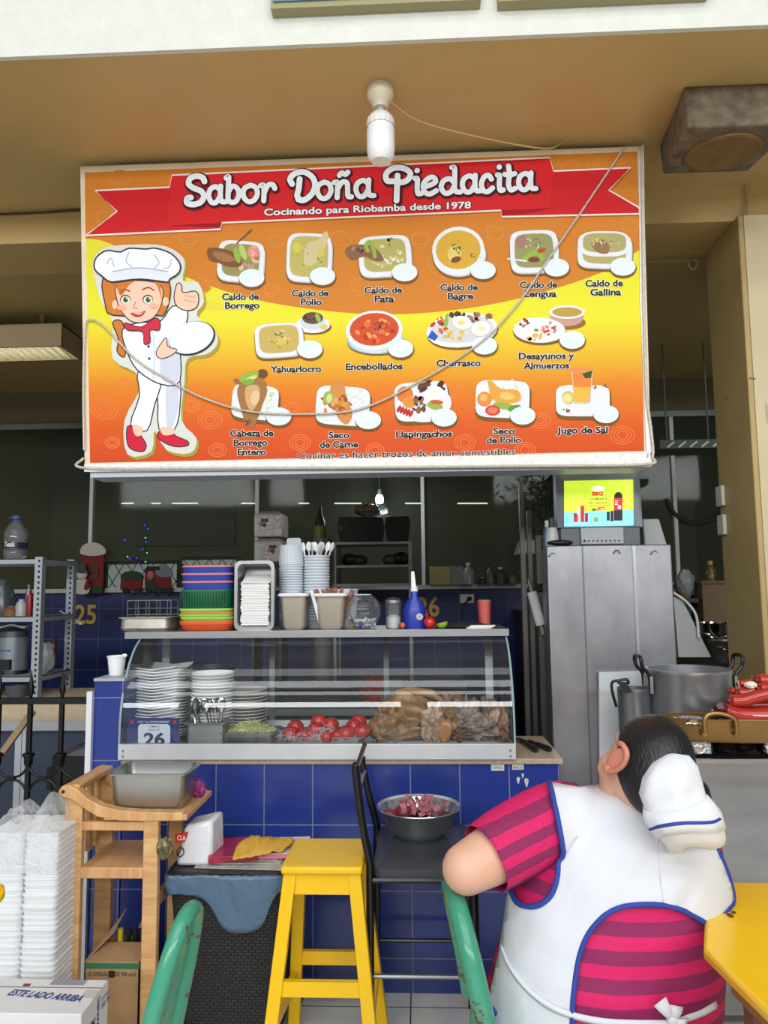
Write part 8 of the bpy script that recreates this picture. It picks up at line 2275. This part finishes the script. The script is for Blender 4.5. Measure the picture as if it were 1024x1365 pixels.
for dx in (-.06, -.32):
    MB().tube([(q.x + dx, -1.82, 0), (q.x + dx, -1.82, q.z)], .014, 10).build('back_post', YEL2, t)
    MB().tube([(q.x + dx, -2.18, 0), (q.x + dx, -2.18, .44)], .014, 10).build('leg', YEL2, t)
MB().box2((q.x - .34, -2.2, .44), (q.x - .04, -1.82, .455)).build('seat', YEL2, t)
# ------------------------------------------------------------------ the seated person
def blob(mb, voxel, smooth=6):
    """one continuous skin over overlapping closed shapes"""
    me = mb.mesh('tmp', [WHITEP], 0)
    o = bpy.data.objects.new('tmp', me); COL.objects.link(o)
    r = o.modifiers.new('r', 'REMESH'); r.mode = 'VOXEL'; r.voxel_size = voxel
    s_ = o.modifiers.new('s', 'SMOOTH'); s_.iterations = smooth; s_.factor = .5
    dg = bpy.context.evaluated_depsgraph_get()
    ev = o.evaluated_get(dg)
    m2 = ev.to_mesh()
    vs = [v.co.copy() for v in m2.vertices]; fs = [tuple(p_.vertices) for p_ in m2.polygons]
    ev.to_mesh_clear()
    bpy.data.objects.remove(o); bpy.data.meshes.remove(me)
    out = MB(); out.add(vs, fs)
    return out
def loft(rings, n=40, e=1.0):
    """closed body from (z, cx, cy, rx, ry)"""
    m = MB()
    rr_ = []
    zs_l = [r_[0] for r_ in rings]
    dense = catmull([Vector(r_[1:4]) for r_ in rings], 4)
    dz = catmull([Vector((r_[0], r_[4], 0)) for r_ in rings], 4)
    for a_, b2_ in zip(dense, dz):
        row = []
        for k in range(n):
            t_ = 2 * PI * k / n
            c_, s_ = math.cos(t_), math.sin(t_)
            row.append(Vector((a_.x + math.copysign(abs(c_) ** e, c_) * a_.z, a_.y + math.copysign(abs(s_) ** e, s_) * b2_.y, b2_.x)))
        rr_.append(row)
    m.grid(rr_, True); m.add(rr_[0], [tuple(range(n))[::-1]]); m.add(rr_[-1], [tuple(range(n))])
    return m
def merge(*ms):
    o = MB()
    for m in ms: o.add(m.v, m.f)
    return o
def TX(px, py, y): return W(px, py, Y=y)
def span(pl, pr, py, y):
    a_, b2_ = TX(pl, py, y), TX(pr, py, y)
    return a_.z, (a_.x + b2_.x) / 2, (b2_.x - a_.x) / 2
yM = -.95
rows_ = []
for pl, pr, py, cy, ry in ((650, 948, 1420, -.92, .23), (653, 950, 1365, -.93, .225), (664, 955, 1305, -.94, .22), (676, 964, 1240, -.945, .215), (684, 967, 1195, -.945, .205), (700, 964, 1150, -.945, .19), (712, 955, 1110, -.94, .165), (735, 940, 1078, -.93, .135), (775, 915, 1056, -.92, .10)):
    z_, cx, rx = span(pl - 6, pr, py, cy)
    rows_.append((z_, cx, cy, rx, ry))
zlow = .47
rows_.insert(0, (zlow, rows_[0][1], -.90, rows_[0][3] * .97, .22))
SK = mat('warm_skin', (224, 174, 148), .45, var=.05, scale=6, sss=.08)
shL = TX(742, 1092, -.96); elL = TX(622, 1158, -1.10)
shR = TX(893, 1108, -.87); elR = Vector((.70, -.62, .86)); wrR = Vector((.80, -.46, .80))
wrL = Vector((.44, -.74, .86))
neck0 = Vector((rows_[-1][1] - .01, -.91, rows_[-1][0] - .06))
hd = TX(864, 1021, -1.0)
up_ = Vector((.42, -.10, .90)).normalized()
fw_ = Vector((-.44, .86, -.30)); fw_ = (fw_ - up_ * fw_.dot(up_)).normalized()
sd_ = up_.cross(fw_).normalized()            # her left side (towards the picture's left and the camera)
HM = Matrix((sd_, fw_, up_)).transposed().to_4x4()
HM.translation = hd
HS = 1.25
def H(s_, f_, u_): return HM @ Vector((s_, f_, u_)) * 1.0
def Hs(s_, f_, u_): return HM @ (Vector((s_, f_, u_)) * HS)
body = merge(loft([(z_, cx, cy, rx - .012, ry - .012) for z_, cx, cy, rx, ry in rows_]))
def limb(pts, rs, m=body):
    q = catmull(pts, 5)
    rr_ = [v.x for v in catmull([Vector((r_, 0, 0)) for r_ in rs], 5)]
    m.tube(q, rr_, 20)
    m.ell(pts[0], rs[0]); m.ell(pts[-1], rs[-1])
limb([shL, shL.lerp(elL, .5) + Vector((0, 0, .0)), elL], [.085, .082, .064])
limb([elL, elL.lerp(wrL, .4), wrL], [.062, .052, .033])
limb([shR, elR], [.085, .062]); limb([elR, elR.lerp(wrR, .4), wrR], [.06, .05, .032])
limb([neck0, neck0.lerp(hd, .5), hd - up_ * .05], [.088, .074, .068])
body.ell((0, 0, 0), (.076 * HS, .096 * HS, .105 * HS), 28, 18, HM)
body.ell((0, .035 * HS, -.055 * HS), (.062 * HS, .066 * HS, .068 * HS), 24, 16, HM)
body.ell((0, .070 * HS, -.088 * HS), (.034 * HS, .032 * HS, .028 * HS), 18, 12, HM)
body.ell((.038 * HS, .058 * HS, -.045 * HS), (.030 * HS, .034 * HS, .036 * HS), 16, 12, HM)
body.ell((-.038 * HS, .058 * HS, -.045 * HS), (.030 * HS, .034 * HS, .036 * HS), 16, 12, HM)
body.tube([Hs(0, .094, .005), Hs(0, .108, -.022), Hs(0, .116, -.036), Hs(0, .100, -.046)], [.009, .012, .016, .010], 12)
body.ell((0, .098 * HS, -.064 * HS), (.024 * HS, .012 * HS, .008 * HS), 14, 8, HM); body.ell((0, .097 * HS, -.074 * HS), (.020 * HS, .012 * HS, .008 * HS), 14, 8, HM)
for k in (-1, 1):
    body.tube([Hs(k * .012, .095, .022), Hs(k * .03, .092, .027), Hs(k * .048, .080, .020)], .008, 10)
def hand(m, wr, d, nrm, thumb):
    """palm, four bent fingers of different lengths, thumb from the palm's side"""
    d, nrm = d.normalized(), nrm.normalized()
    s_ = d.cross(nrm).normalized()
    m.tube([wr, wr + d * .03, wr + d * .06, wr + d * .09], [.030, .036, .038, .034], 14)
    for k, L in enumerate((.072, .082, .078, .060)):
        b0 = wr + d * .085 + s_ * (.030 - .020 * k)
        m.tube([b0, b0 + d * L * .45 + nrm * .004, b0 + d * L * .78 + nrm * .016, b0 + d * L + nrm * .032], [.0095, .009, .0085, .007], 10)
        m.ell(b0 + d * L + nrm * .032, .007, 10, 6)
    b0 = wr + d * .035 + s_ * .030 * thumb
    m.tube([b0, b0 + s_ * .022 * thumb + d * .022, b0 + s_ * .030 * thumb + d * .052 + nrm * .008], [.014, .011, .009], 10)
    m.ell(b0 + s_ * .030 * thumb + d * .052 + nrm * .008, .009, 10, 6)
hand(body, wrL, Vector((.6, .25, .0)), Vector((.1, -.6, .8)), 1)
hand(body, wrR, Vector((.3, .9, -.12)), Vector((0, 0, -1)), 1)
hipz = .48
hx = rows_[0][1]
for k in (-1, 1):
    limb([Vector((hx + .10 + k * .08, -.80, hipz + .02)), Vector((hx + .15 + k * .09, -.60, hipz)), Vector((hx + .18 + k * .09, -.44, hipz - .02))], [.09, .09, .075])
    limb([Vector((hx + .18 + k * .09, -.44, hipz - .02)), Vector((hx + .18 + k * .09, -.43, .28)), Vector((hx + .18 + k * .09, -.45, .08))], [.07, .062, .042])
pr_o = thing('person', 'seated person seen from behind in white apron and pink striped shirt, arm over chair', 'person', (hx, -.9, 0))
bm_ = blob(body, .009, 5)
bm_.build('body', SK, pr_o, smooth=180)
for k in (1, -1):
    e = MB()
    em_ = HM @ Matrix.Translation(Vector((k * .080, -.004, -.012)) * HS) @ Matrix.Rotation(R(18), 4, 'X') @ Matrix.Rotation(R(-28 * k), 4, 'Z')
    pts = [(0, .018, .030), (k * .010, .006, .040), (k * .014, -.014, .036), (k * .014, -.022, .016), (k * .011, -.018, -.006), (k * .007, -.006, -.024), (k * .003, .008, -.032), (0, .014, -.024)]
    e.tube([em_ @ (Vector(p_) * HS) for p_ in catmull(pts, 4)], .0062 * HS, 8)
    e.ell((k * .004, .0, 0), (.006, .018, .032), 16, 12, em_ @ Matrix.Scale(HS, 4))
    e.ell((k * .006, .002, -.028), (.006, .010, .010), 12, 8, em_ @ Matrix.Scale(HS, 4))
    eo = e.build('ear', mat('ear_skin', (206, 132, 110), .45, sss=.1), pr_o, 'pinkish ear', smooth=180)
    MB().ell((k * .012, -.002, -.030), (.003, .003, .003), 10, 8, em_ @ Matrix.Scale(HS, 4)).build('earring', mat('gold_stud', (212, 180, 100), .2, 1.0), eo, 'small gold ear stud')
    MB().ell((k * .030 * HS, .083 * HS, .006 * HS), (.012 * HS, .007 * HS, .008 * HS), 16, 10, HM).build('eye', mat('eye_white', (230, 226, 220), .2), pr_o)
    MB().ell((k * .030 * HS, .0885 * HS, .006 * HS), (.006 * HS, .003 * HS, .006 * HS), 12, 8, HM).build('iris', mat('dark_iris', (40, 26, 20), .2), pr_o)
    MB().tube([Hs(k * .014, .091, .024), Hs(k * .030, .086, .030), Hs(k * .044, .076, .024)], .0035, 8).build('eyebrow', mat('black_hair', (20, 18, 20), .4), pr_o)
MB().tube([Hs(-.022, .1075, -.068), Hs(0, .1125, -.069), Hs(.022, .1075, -.068)], .0045, 8).build('lips', mat('lip_pink', (176, 92, 88), .4), pr_o)
HAIR = mat('black_hair', (20, 18, 20), .4)
hr = bpy.data.materials.new('combed_black_hair'); hr.use_nodes = True
nt = hr.node_tree; b_ = nt.nodes['Principled BSDF']; b_.inputs['Base Color'].default_value = srgb((22, 20, 23)); b_.inputs['Roughness'].default_value = .38
tc = nt.nodes.new('ShaderNodeTexCoord'); mp = nt.nodes.new('ShaderNodeMapping'); mp.inputs['Scale'].default_value = (90, 8, 30); mp.inputs['Rotation'].default_value = (0, R(30), R(-30))
nz = nt.nodes.new('ShaderNodeTexNoise'); nz.inputs['Scale'].default_value = 2; nz.inputs['Detail'].default_value = 4
bp_ = nt.nodes.new('ShaderNodeBump'); bp_.inputs['Strength'].default_value = .5; bp_.inputs['Distance'].default_value = .006
nt.links.new(tc.outputs['Object'], mp.inputs[0]); nt.links.new(mp.outputs[0], nz.inputs['Vector']); nt.links.new(nz.outputs['Fac'], bp_.inputs['Height']); nt.links.new(bp_.outputs['Normal'], b_.inputs['Normal'])
h = MB()
n_, kk = 48, 22
rws = []
for i in range(kk + 1):
    row = []
    for j in range(n_):
        b2_ = 2 * PI * j / n_
        front = max(0, math.sin(b2_))
        back = max(0, -math.sin(b2_))
        sidek = abs(math.cos(b2_))
        amax = 2.02 - .98 * front ** .8 - .34 * sidek ** 3 * (1 - back) + .42 * back ** .5
        a_ = amax * i / kk
        q = Vector((math.sin(a_) * math.cos(b2_), math.sin(a_) * math.sin(b2_), math.cos(a_)))
        k_ = 1 + (.010 if i < kk else -.02)
        row.append(HM @ Vector((q.x * .0815 * HS * k_, q.y * .1035 * HS * k_ - .004, q.z * .112 * HS * k_)))
    rws.append(row)
h.grid(rws, True)
h.build('hair', hr, pr_o, 'black combed-back hair', smooth=180)
hb = MB().ell((0, -.135 * HS, -.005), (.05 * HS, .045 * HS, .05 * HS), 24, 16, HM, bump=.08)
hb.build('hair_bun', hr, pr_o, smooth=180)
def stripe_mat(name, n, pitch, off, c1, c2, duty=.5):
    m = bpy.data.materials.new(name); m.use_nodes = True
    nt = m.node_tree; b_ = nt.nodes['Principled BSDF']; b_.inputs['Roughness'].default_value = .75
    g = nt.nodes.new('ShaderNodeNewGeometry'); dt = nt.nodes.new('ShaderNodeVectorMath'); dt.operation = 'DOT_PRODUCT'; dt.inputs[1].default_value = tuple(Vector(n).normalized())
    ma = nt.nodes.new('ShaderNodeMath'); ma.operation = 'MULTIPLY_ADD'; ma.inputs[1].default_value = 1 / pitch; ma.inputs[2].default_value = off
    fr = nt.nodes.new('ShaderNodeMath'); fr.operation = 'FRACT'; gt = nt.nodes.new('ShaderNodeMath'); gt.operation = 'GREATER_THAN'; gt.inputs[1].default_value = duty
    nz = nt.nodes.new('ShaderNodeTexNoise'); nz.inputs['Scale'].default_value = 7
    av = nt.nodes.new('ShaderNodeVectorMath'); av.operation = 'MULTIPLY_ADD'; av.inputs[1].default_value = (.012, .012, .012)
    nt.links.new(g.outputs['Position'], nz.inputs['Vector']); nt.links.new(nz.outputs['Color'], av.inputs[0]); nt.links.new(g.outputs['Position'], av.inputs[2])
    nt.links.new(av.outputs[0], dt.inputs[0]); nt.links.new(dt.outputs['Value'], ma.inputs[0]); nt.links.new(ma.outputs[0], fr.inputs[0]); nt.links.new(fr.outputs[0], gt.inputs[0])
    mx = nt.nodes.new('ShaderNodeMix'); mx.data_type = 'RGBA'; mx.inputs[6].default_value = srgb(c1); mx.inputs[7].default_value = srgb(c2)
    nt.links.new(gt.outputs[0], mx.inputs['Factor']); nt.links.new(mx.outputs[2], b_.inputs['Base Color'])
    n2 = nt.nodes.new('ShaderNodeTexNoise'); n2.inputs['Scale'].default_value = 14; n2.inputs['Detail'].default_value = 3
    bp = nt.nodes.new('ShaderNodeBump'); bp.inputs['Strength'].default_value = .35; bp.inputs['Distance'].default_value = .012
    nt.links.new(n2.outputs['Fac'], bp.inputs['Height']); nt.links.new(bp.outputs['Normal'], b_.inputs['Normal'])
    MATS[name] = m
    return m
MAG, MAGD = (212, 22, 98), (140, 30, 86)
zst0 = TX(800, 1243, -1.14).z
pit_ = TX(800, 1243, -1.14).z - TX(800, 1279, -1.14).z
SH1 = stripe_mat('pink_striped_jersey', (0, 0, 1), pit_, -(zst0 / pit_) + .5, MAG, MAGD, .48)
dA = (elL - shL); nA = Vector((-dA.z, 0, dA.x)).normalized()
SH2 = stripe_mat('pink_striped_sleeve', nA, .052, .32, MAG, MAGD, .5)
srm = merge(loft([(z_, cx, cy, rx + (.012 if z_ < .53 else 0), ry + (.012 if z_ < .53 else 0)) for z_, cx, cy, rx, ry in rows_]))
srm.ell(shL + Vector((.03, 0, -.005)), (.10, .10, .10)); srm.ell(shR, (.085, .09, .09))
shirt = blob(srm, .010, 6)
def wrinkle(m, amp, f_, seed=0):
    for i, v in enumerate(m.v):
        m.v[i] = v + Vector((0, -1, 0)) * amp * noise.noise(Vector((v.x * f_, v.y * f_, v.z * f_ * 1.6)) + Vector((seed, 0, 0)))
wrinkle(shirt, .006, 9)
shirt.build('shirt', SH1, pr_o, smooth=180)
slm = MB()
cuffc = shL.lerp(elL, .80)
q = catmull([shL + Vector((.07, .02, .01)), shL, shL.lerp(elL, .45) + Vector((0, 0, .004)), cuffc], 6)
rr_ = [v.x for v in catmull([Vector((r_, 0, 0)) for r_ in (.082, .097, .096, .088)], 6)]
slm.tube(q, rr_, 36, cap=False)
for i, v in enumerate(slm.v):
    slm.v[i] = v + Vector((1, .3, .6)).normalized() * (.005 * noise.noise(v * 22))
slm.build('sleeve', SH2, pr_o, smooth=180, solid=.003)
slr = MB(); slr.tube(catmull([shR + Vector((-.06, .02, .01)), shR, shR.lerp(elR, .75)], 6), [.088] * 13, 30, cap=False)
slr.build('sleeve', SH1, pr_o, smooth=180, solid=.003)
tr2 = merge(loft([(.46, hx, -.90, rows_[0][3] * .93, .20), (.50, hx, -.90, rows_[0][3] * .93, .20), (.54, hx, -.91, rows_[0][3] * .86, .19)]))
for k in (-1, 1):
    limb([Vector((hx + .10 + k * .08, -.80, hipz + .02)), Vector((hx + .15 + k * .09, -.60, hipz)), Vector((hx + .18 + k * .09, -.44, hipz - .02))], [.095, .10, .085], tr2)
    limb([Vector((hx + .18 + k * .09, -.44, hipz - .02)), Vector((hx + .18 + k * .09, -.43, .28)), Vector((hx + .18 + k * .09, -.45, .12))], [.085, .078, .06], tr2)
blob(tr2, .012, 5).build('trousers', mat('dark_blue_denim', (34, 40, 62), .8, bump=.1, bscale=200), pr_o, smooth=180)
for k in (-1, 1):
    s_ = MB(); s_.ell((hx + .18 + k * .09, -.40, .045), (.05, .125, .045), 24, 14); s_.v = [Vector((v.x, v.y, max(v.z, .001))) for v in s_.v]
    s_.build('shoe', BLACKP, pr_o, smooth=180)
bodyb = merge(shirt, slm)
bodyb.v = [pr_o.matrix_basis @ v for v in bodyb.v]
bvh = BVHTree.FromPolygons([tuple(v) for v in bodyb.v], bodyb.f)
def on_body(px, py, off):
    d = (W(px, py, Y=-1.0) - CAM_LOC).normalized()
    h_, n2, i, dist = bvh.ray_cast(CAM_LOC, d)
    if h_ is None or h_.y > -.80:
        q = W(px, py, Y=-.93)
        h_, n2, i, dist = bvh.find_nearest(q)
        o_ = (q - h_)
        if o_.length > 1e-5: n2 = o_.normalized() if o_.length < .2 else n2
    if n2.dot(d) > 0: n2 = -n2
    return h_ + n2 * off
def densify(poly, step=4.0):
    out = []
    for a_, b2_ in zip(poly, poly[1:] + poly[:1]):
        n2 = max(1, int(math.hypot(b2_[0] - a_[0], b2_[1] - a_[1]) / step))
        out += [(a_[0] + (b2_[0] - a_[0]) * k / n2, a_[1] + (b2_[1] - a_[1]) * k / n2) for k in range(n2)]
    return out
def sm(pts, n=5): return [(v.x, v.y) for v in catmull([(p_[0], p_[1], 0) for p_ in pts], n)]
def inside(p_, poly):
    c_ = False
    for (x1_, y1_), (x2_, y2_) in zip(poly, poly[1:] + poly[:1]):
        if (y1_ > p_[1]) != (y2_ > p_[1]) and p_[0] < (x2_ - x1_) * (p_[1] - y1_) / (y2_ - y1_) + x1_: c_ = not c_
    return c_
def sheet(poly, off, name, m, lab=None, wr=0.006, step=6):
    pl = densify(poly, step)
    n2 = len(pl)
    xs2 = [p_[0] for p_ in pl]; ys2 = [p_[1] for p_ in pl]
    pts = [Vector(p_) for p_ in pl]
    x = min(xs2) + 3
    while x < max(xs2):
        y = min(ys2) + 3
        while y < max(ys2):
            if inside((x, y), pl) and min((x - a_) ** 2 + (y - b2_) ** 2 for a_, b2_ in pl) > (step * .5) ** 2: pts.append(Vector((x, y)))
            y += step
        x += step
    vs, es, fs, *_ = delaunay_2d_cdt(pts, [(i, (i + 1) % n2) for i in range(n2)], [], 1, 1e-4)
    mb = MB()
    out = []
    for v in vs:
        q = on_body(v.x, v.y, off)
        q.y -= wr * (noise.noise(Vector((v.x * .025, v.y * .012, 3))) + .6 * noise.noise(Vector((v.x * .05 + v.y * .03, v.y * .02, 7)))) + wr * .3
        out.append(q)
    mb.add(out, fs)
    return mb.build(name, m, pr_o, lab, smooth=180, solid=.003)
def trim(pts, w_, off, name='apron_trim', m=None, n=4):
    q = [on_body(x, y, off) for x, y in sm(pts, n)]
    q = [q[0]] + [(q[i - 1] + q[i] * 2 + q[i + 1]) / 4 for i in range(1, len(q) - 1)] + [q[-1]]
    return MB().tube(q, w_, 8).build(name, m or mat('blue_binding', (42, 66, 156), .7), apo, 'blue edge binding', smooth=180)
APR = mat('white_apron_cotton', (218, 220, 227), .8, bump=.45, bscale=9)
armhole = [(733, 1048), (737, 1075), (742, 1105), (747, 1140), (747, 1166), (740, 1190), (727, 1204), (711, 1209), (694, 1203), (685, 1184)]
arch = [(764, 1365), (765, 1330), (769, 1295), (775, 1268), (785, 1244), (802, 1222), (822, 1210), (845, 1205), (879, 1204), (905, 1211), (930, 1225), (947, 1237), (952, 1246), (949, 1256)]
right_ = [(953, 1225), (966, 1208), (971, 1196), (966, 1172), (958, 1150), (950, 1132)]
left_ = [(685, 1184), (681, 1200), (676, 1235), (669, 1275), (662, 1310), (656, 1340), (652, 1375)]
neckl = [(950, 1132), (936, 1098), (915, 1076), (868, 1069), (836, 1060), (805, 1051), (770, 1054), (733, 1048)]
poly = sm(armhole, 3)[:-1] + sm(left_, 3) + [(700, 1372), (763, 1372)] + sm(arch, 3) + sm(right_, 3)[:-1] + neckl[:-1]
apo = sheet(poly, .012, 'apron', APR, 'white apron')
trim(armhole, .0072, .015); trim(arch, .0065, .015); trim(right_, .006, .014)
trim([(657, 1336), (664, 1345), (668, 1352)], .006, .015)
trim([(868, 1070), (872, 1110), (877, 1160), (881, 1203)], .0022, .0145, 'back_seam', mat('apron_seam', (216, 218, 226), .8))
def band(pts, hw_, off, name):
    s2 = sm(pts, 5); rows = [[], [], []]
    for x, y in s2:
        for k, dy in enumerate((-hw_, 0, hw_)): rows[k].append(on_body(x, y + dy, off + (.003 if k == 1 else 0)))
    MB().grid(rows).build(name, APR, apo, smooth=180, solid=.004)
band([(676, 1262), (690, 1294), (715, 1323), (752, 1345), (800, 1356), (860, 1359), (893, 1358), (922, 1348), (946, 1334)], 4.5, .018, 'waist_tie')
c = on_body(888, 1352, .03)
bw = MB()
for (ang, L) in ((125, .055), (80, .035), (-60, .05), (-20, .03)):
    a_ = R(ang); d = Vector((math.cos(a_), -.15, math.sin(a_)))
    s_ = Vector((-math.sin(a_), 0, math.cos(a_)))
    bw.grid([[c + d * L * t_ + s_ * k * (.006 + .012 * t_) + Vector((0, -.008 * math.sin(PI * t_), 0)) for k in (-1, 0, 1)] for t_ in (0, .33, .66, 1)])
bw.ell(c, (.014, .010, .012), 14, 10)
bw.build('bow', APR, apo, smooth=180, solid=.003)
cpm = MB()
yc = hd.y - .17
def CP(px, py, dy=0): return W(px, py, Y=yc + dy)
rings = [((893, 1006), 6, -.02), ((893, 1014), 26, -.03), ((892, 1030), 38, -.03), ((893, 1050), 43, -.02), ((899, 1068), 42, -.02), ((905, 1080), 43, -.025), ((911, 1090), 45, -.03), ((918, 1104), 44, -.03), ((924, 1116), 41, -.02), ((928, 1124), 37, -.01), ((929, 1128), 20, .0)]
rws = []
ax_ = (CP(929, 1128) - CP(893, 1006)).normalized()
rt_ = ax_.cross(Vector((0, 1, 0))).normalized()
for k, (p_, r_, dy) in enumerate(rings):
    c_ = CP(p_[0], p_[1], dy)
    rm_ = r_ / 1080 * (c_.y + 3.12)
    row = []
    for j in range(40):
        t_ = 2 * PI * j / 40
        w_ = 1 + .08 * noise.noise(Vector((math.cos(t_) * 2.2, math.sin(t_) * 2.2, k * .45))) + (.05 * math.cos(5 * t_ + k * .5) if k < 6 else .03 * math.cos(3 * t_))
        row.append(c_ + rt_ * math.cos(t_) * rm_ * w_ + Vector((0, 1, 0)) * math.sin(t_) * rm_ * .72 * w_ + ax_ * (.012 * math.cos(2 * t_ + 1) if k > 5 else 0))
    rws.append(row)
cpm.grid(rws, True); cpm.add(rws[0], [tuple(range(40))]); cpm.add(rws[-1], [tuple(range(40))])
cpo = cpm.build('cap', mat('white_cap_cotton', (222, 224, 230), .8, bump=.4, bscale=16), pr_o, 'floppy white cloth cap', smooth=180)
# turned-up band with blue piping
rws = []
for k, (i, gr) in enumerate(((4, 1.03), (5, 1.09), (6, 1.07), (7, 1.05))):
    row0 = [cpm.v[i * 40 + j] for j in range(40)]
    cc2 = sum((Vector(v) for v in row0), Vector()) / 40
    rws.append([cc2 + (v - cc2) * gr for v in row0])
inv_ = pr_o.matrix_basis.copy()
rws = [[inv_ @ v for v in r_] for r_ in rws]
MB().grid(rws, True).build('cap_band', mat('white_cap_cotton', (234, 235, 240), .8), cpo, smooth=180, solid=.004)
MB().tube(rws[2][14:38], .0042, 8).build('cap_piping', mat('blue_binding', (42, 66, 156), .7), cpo, 'blue piping on the cap', smooth=180)
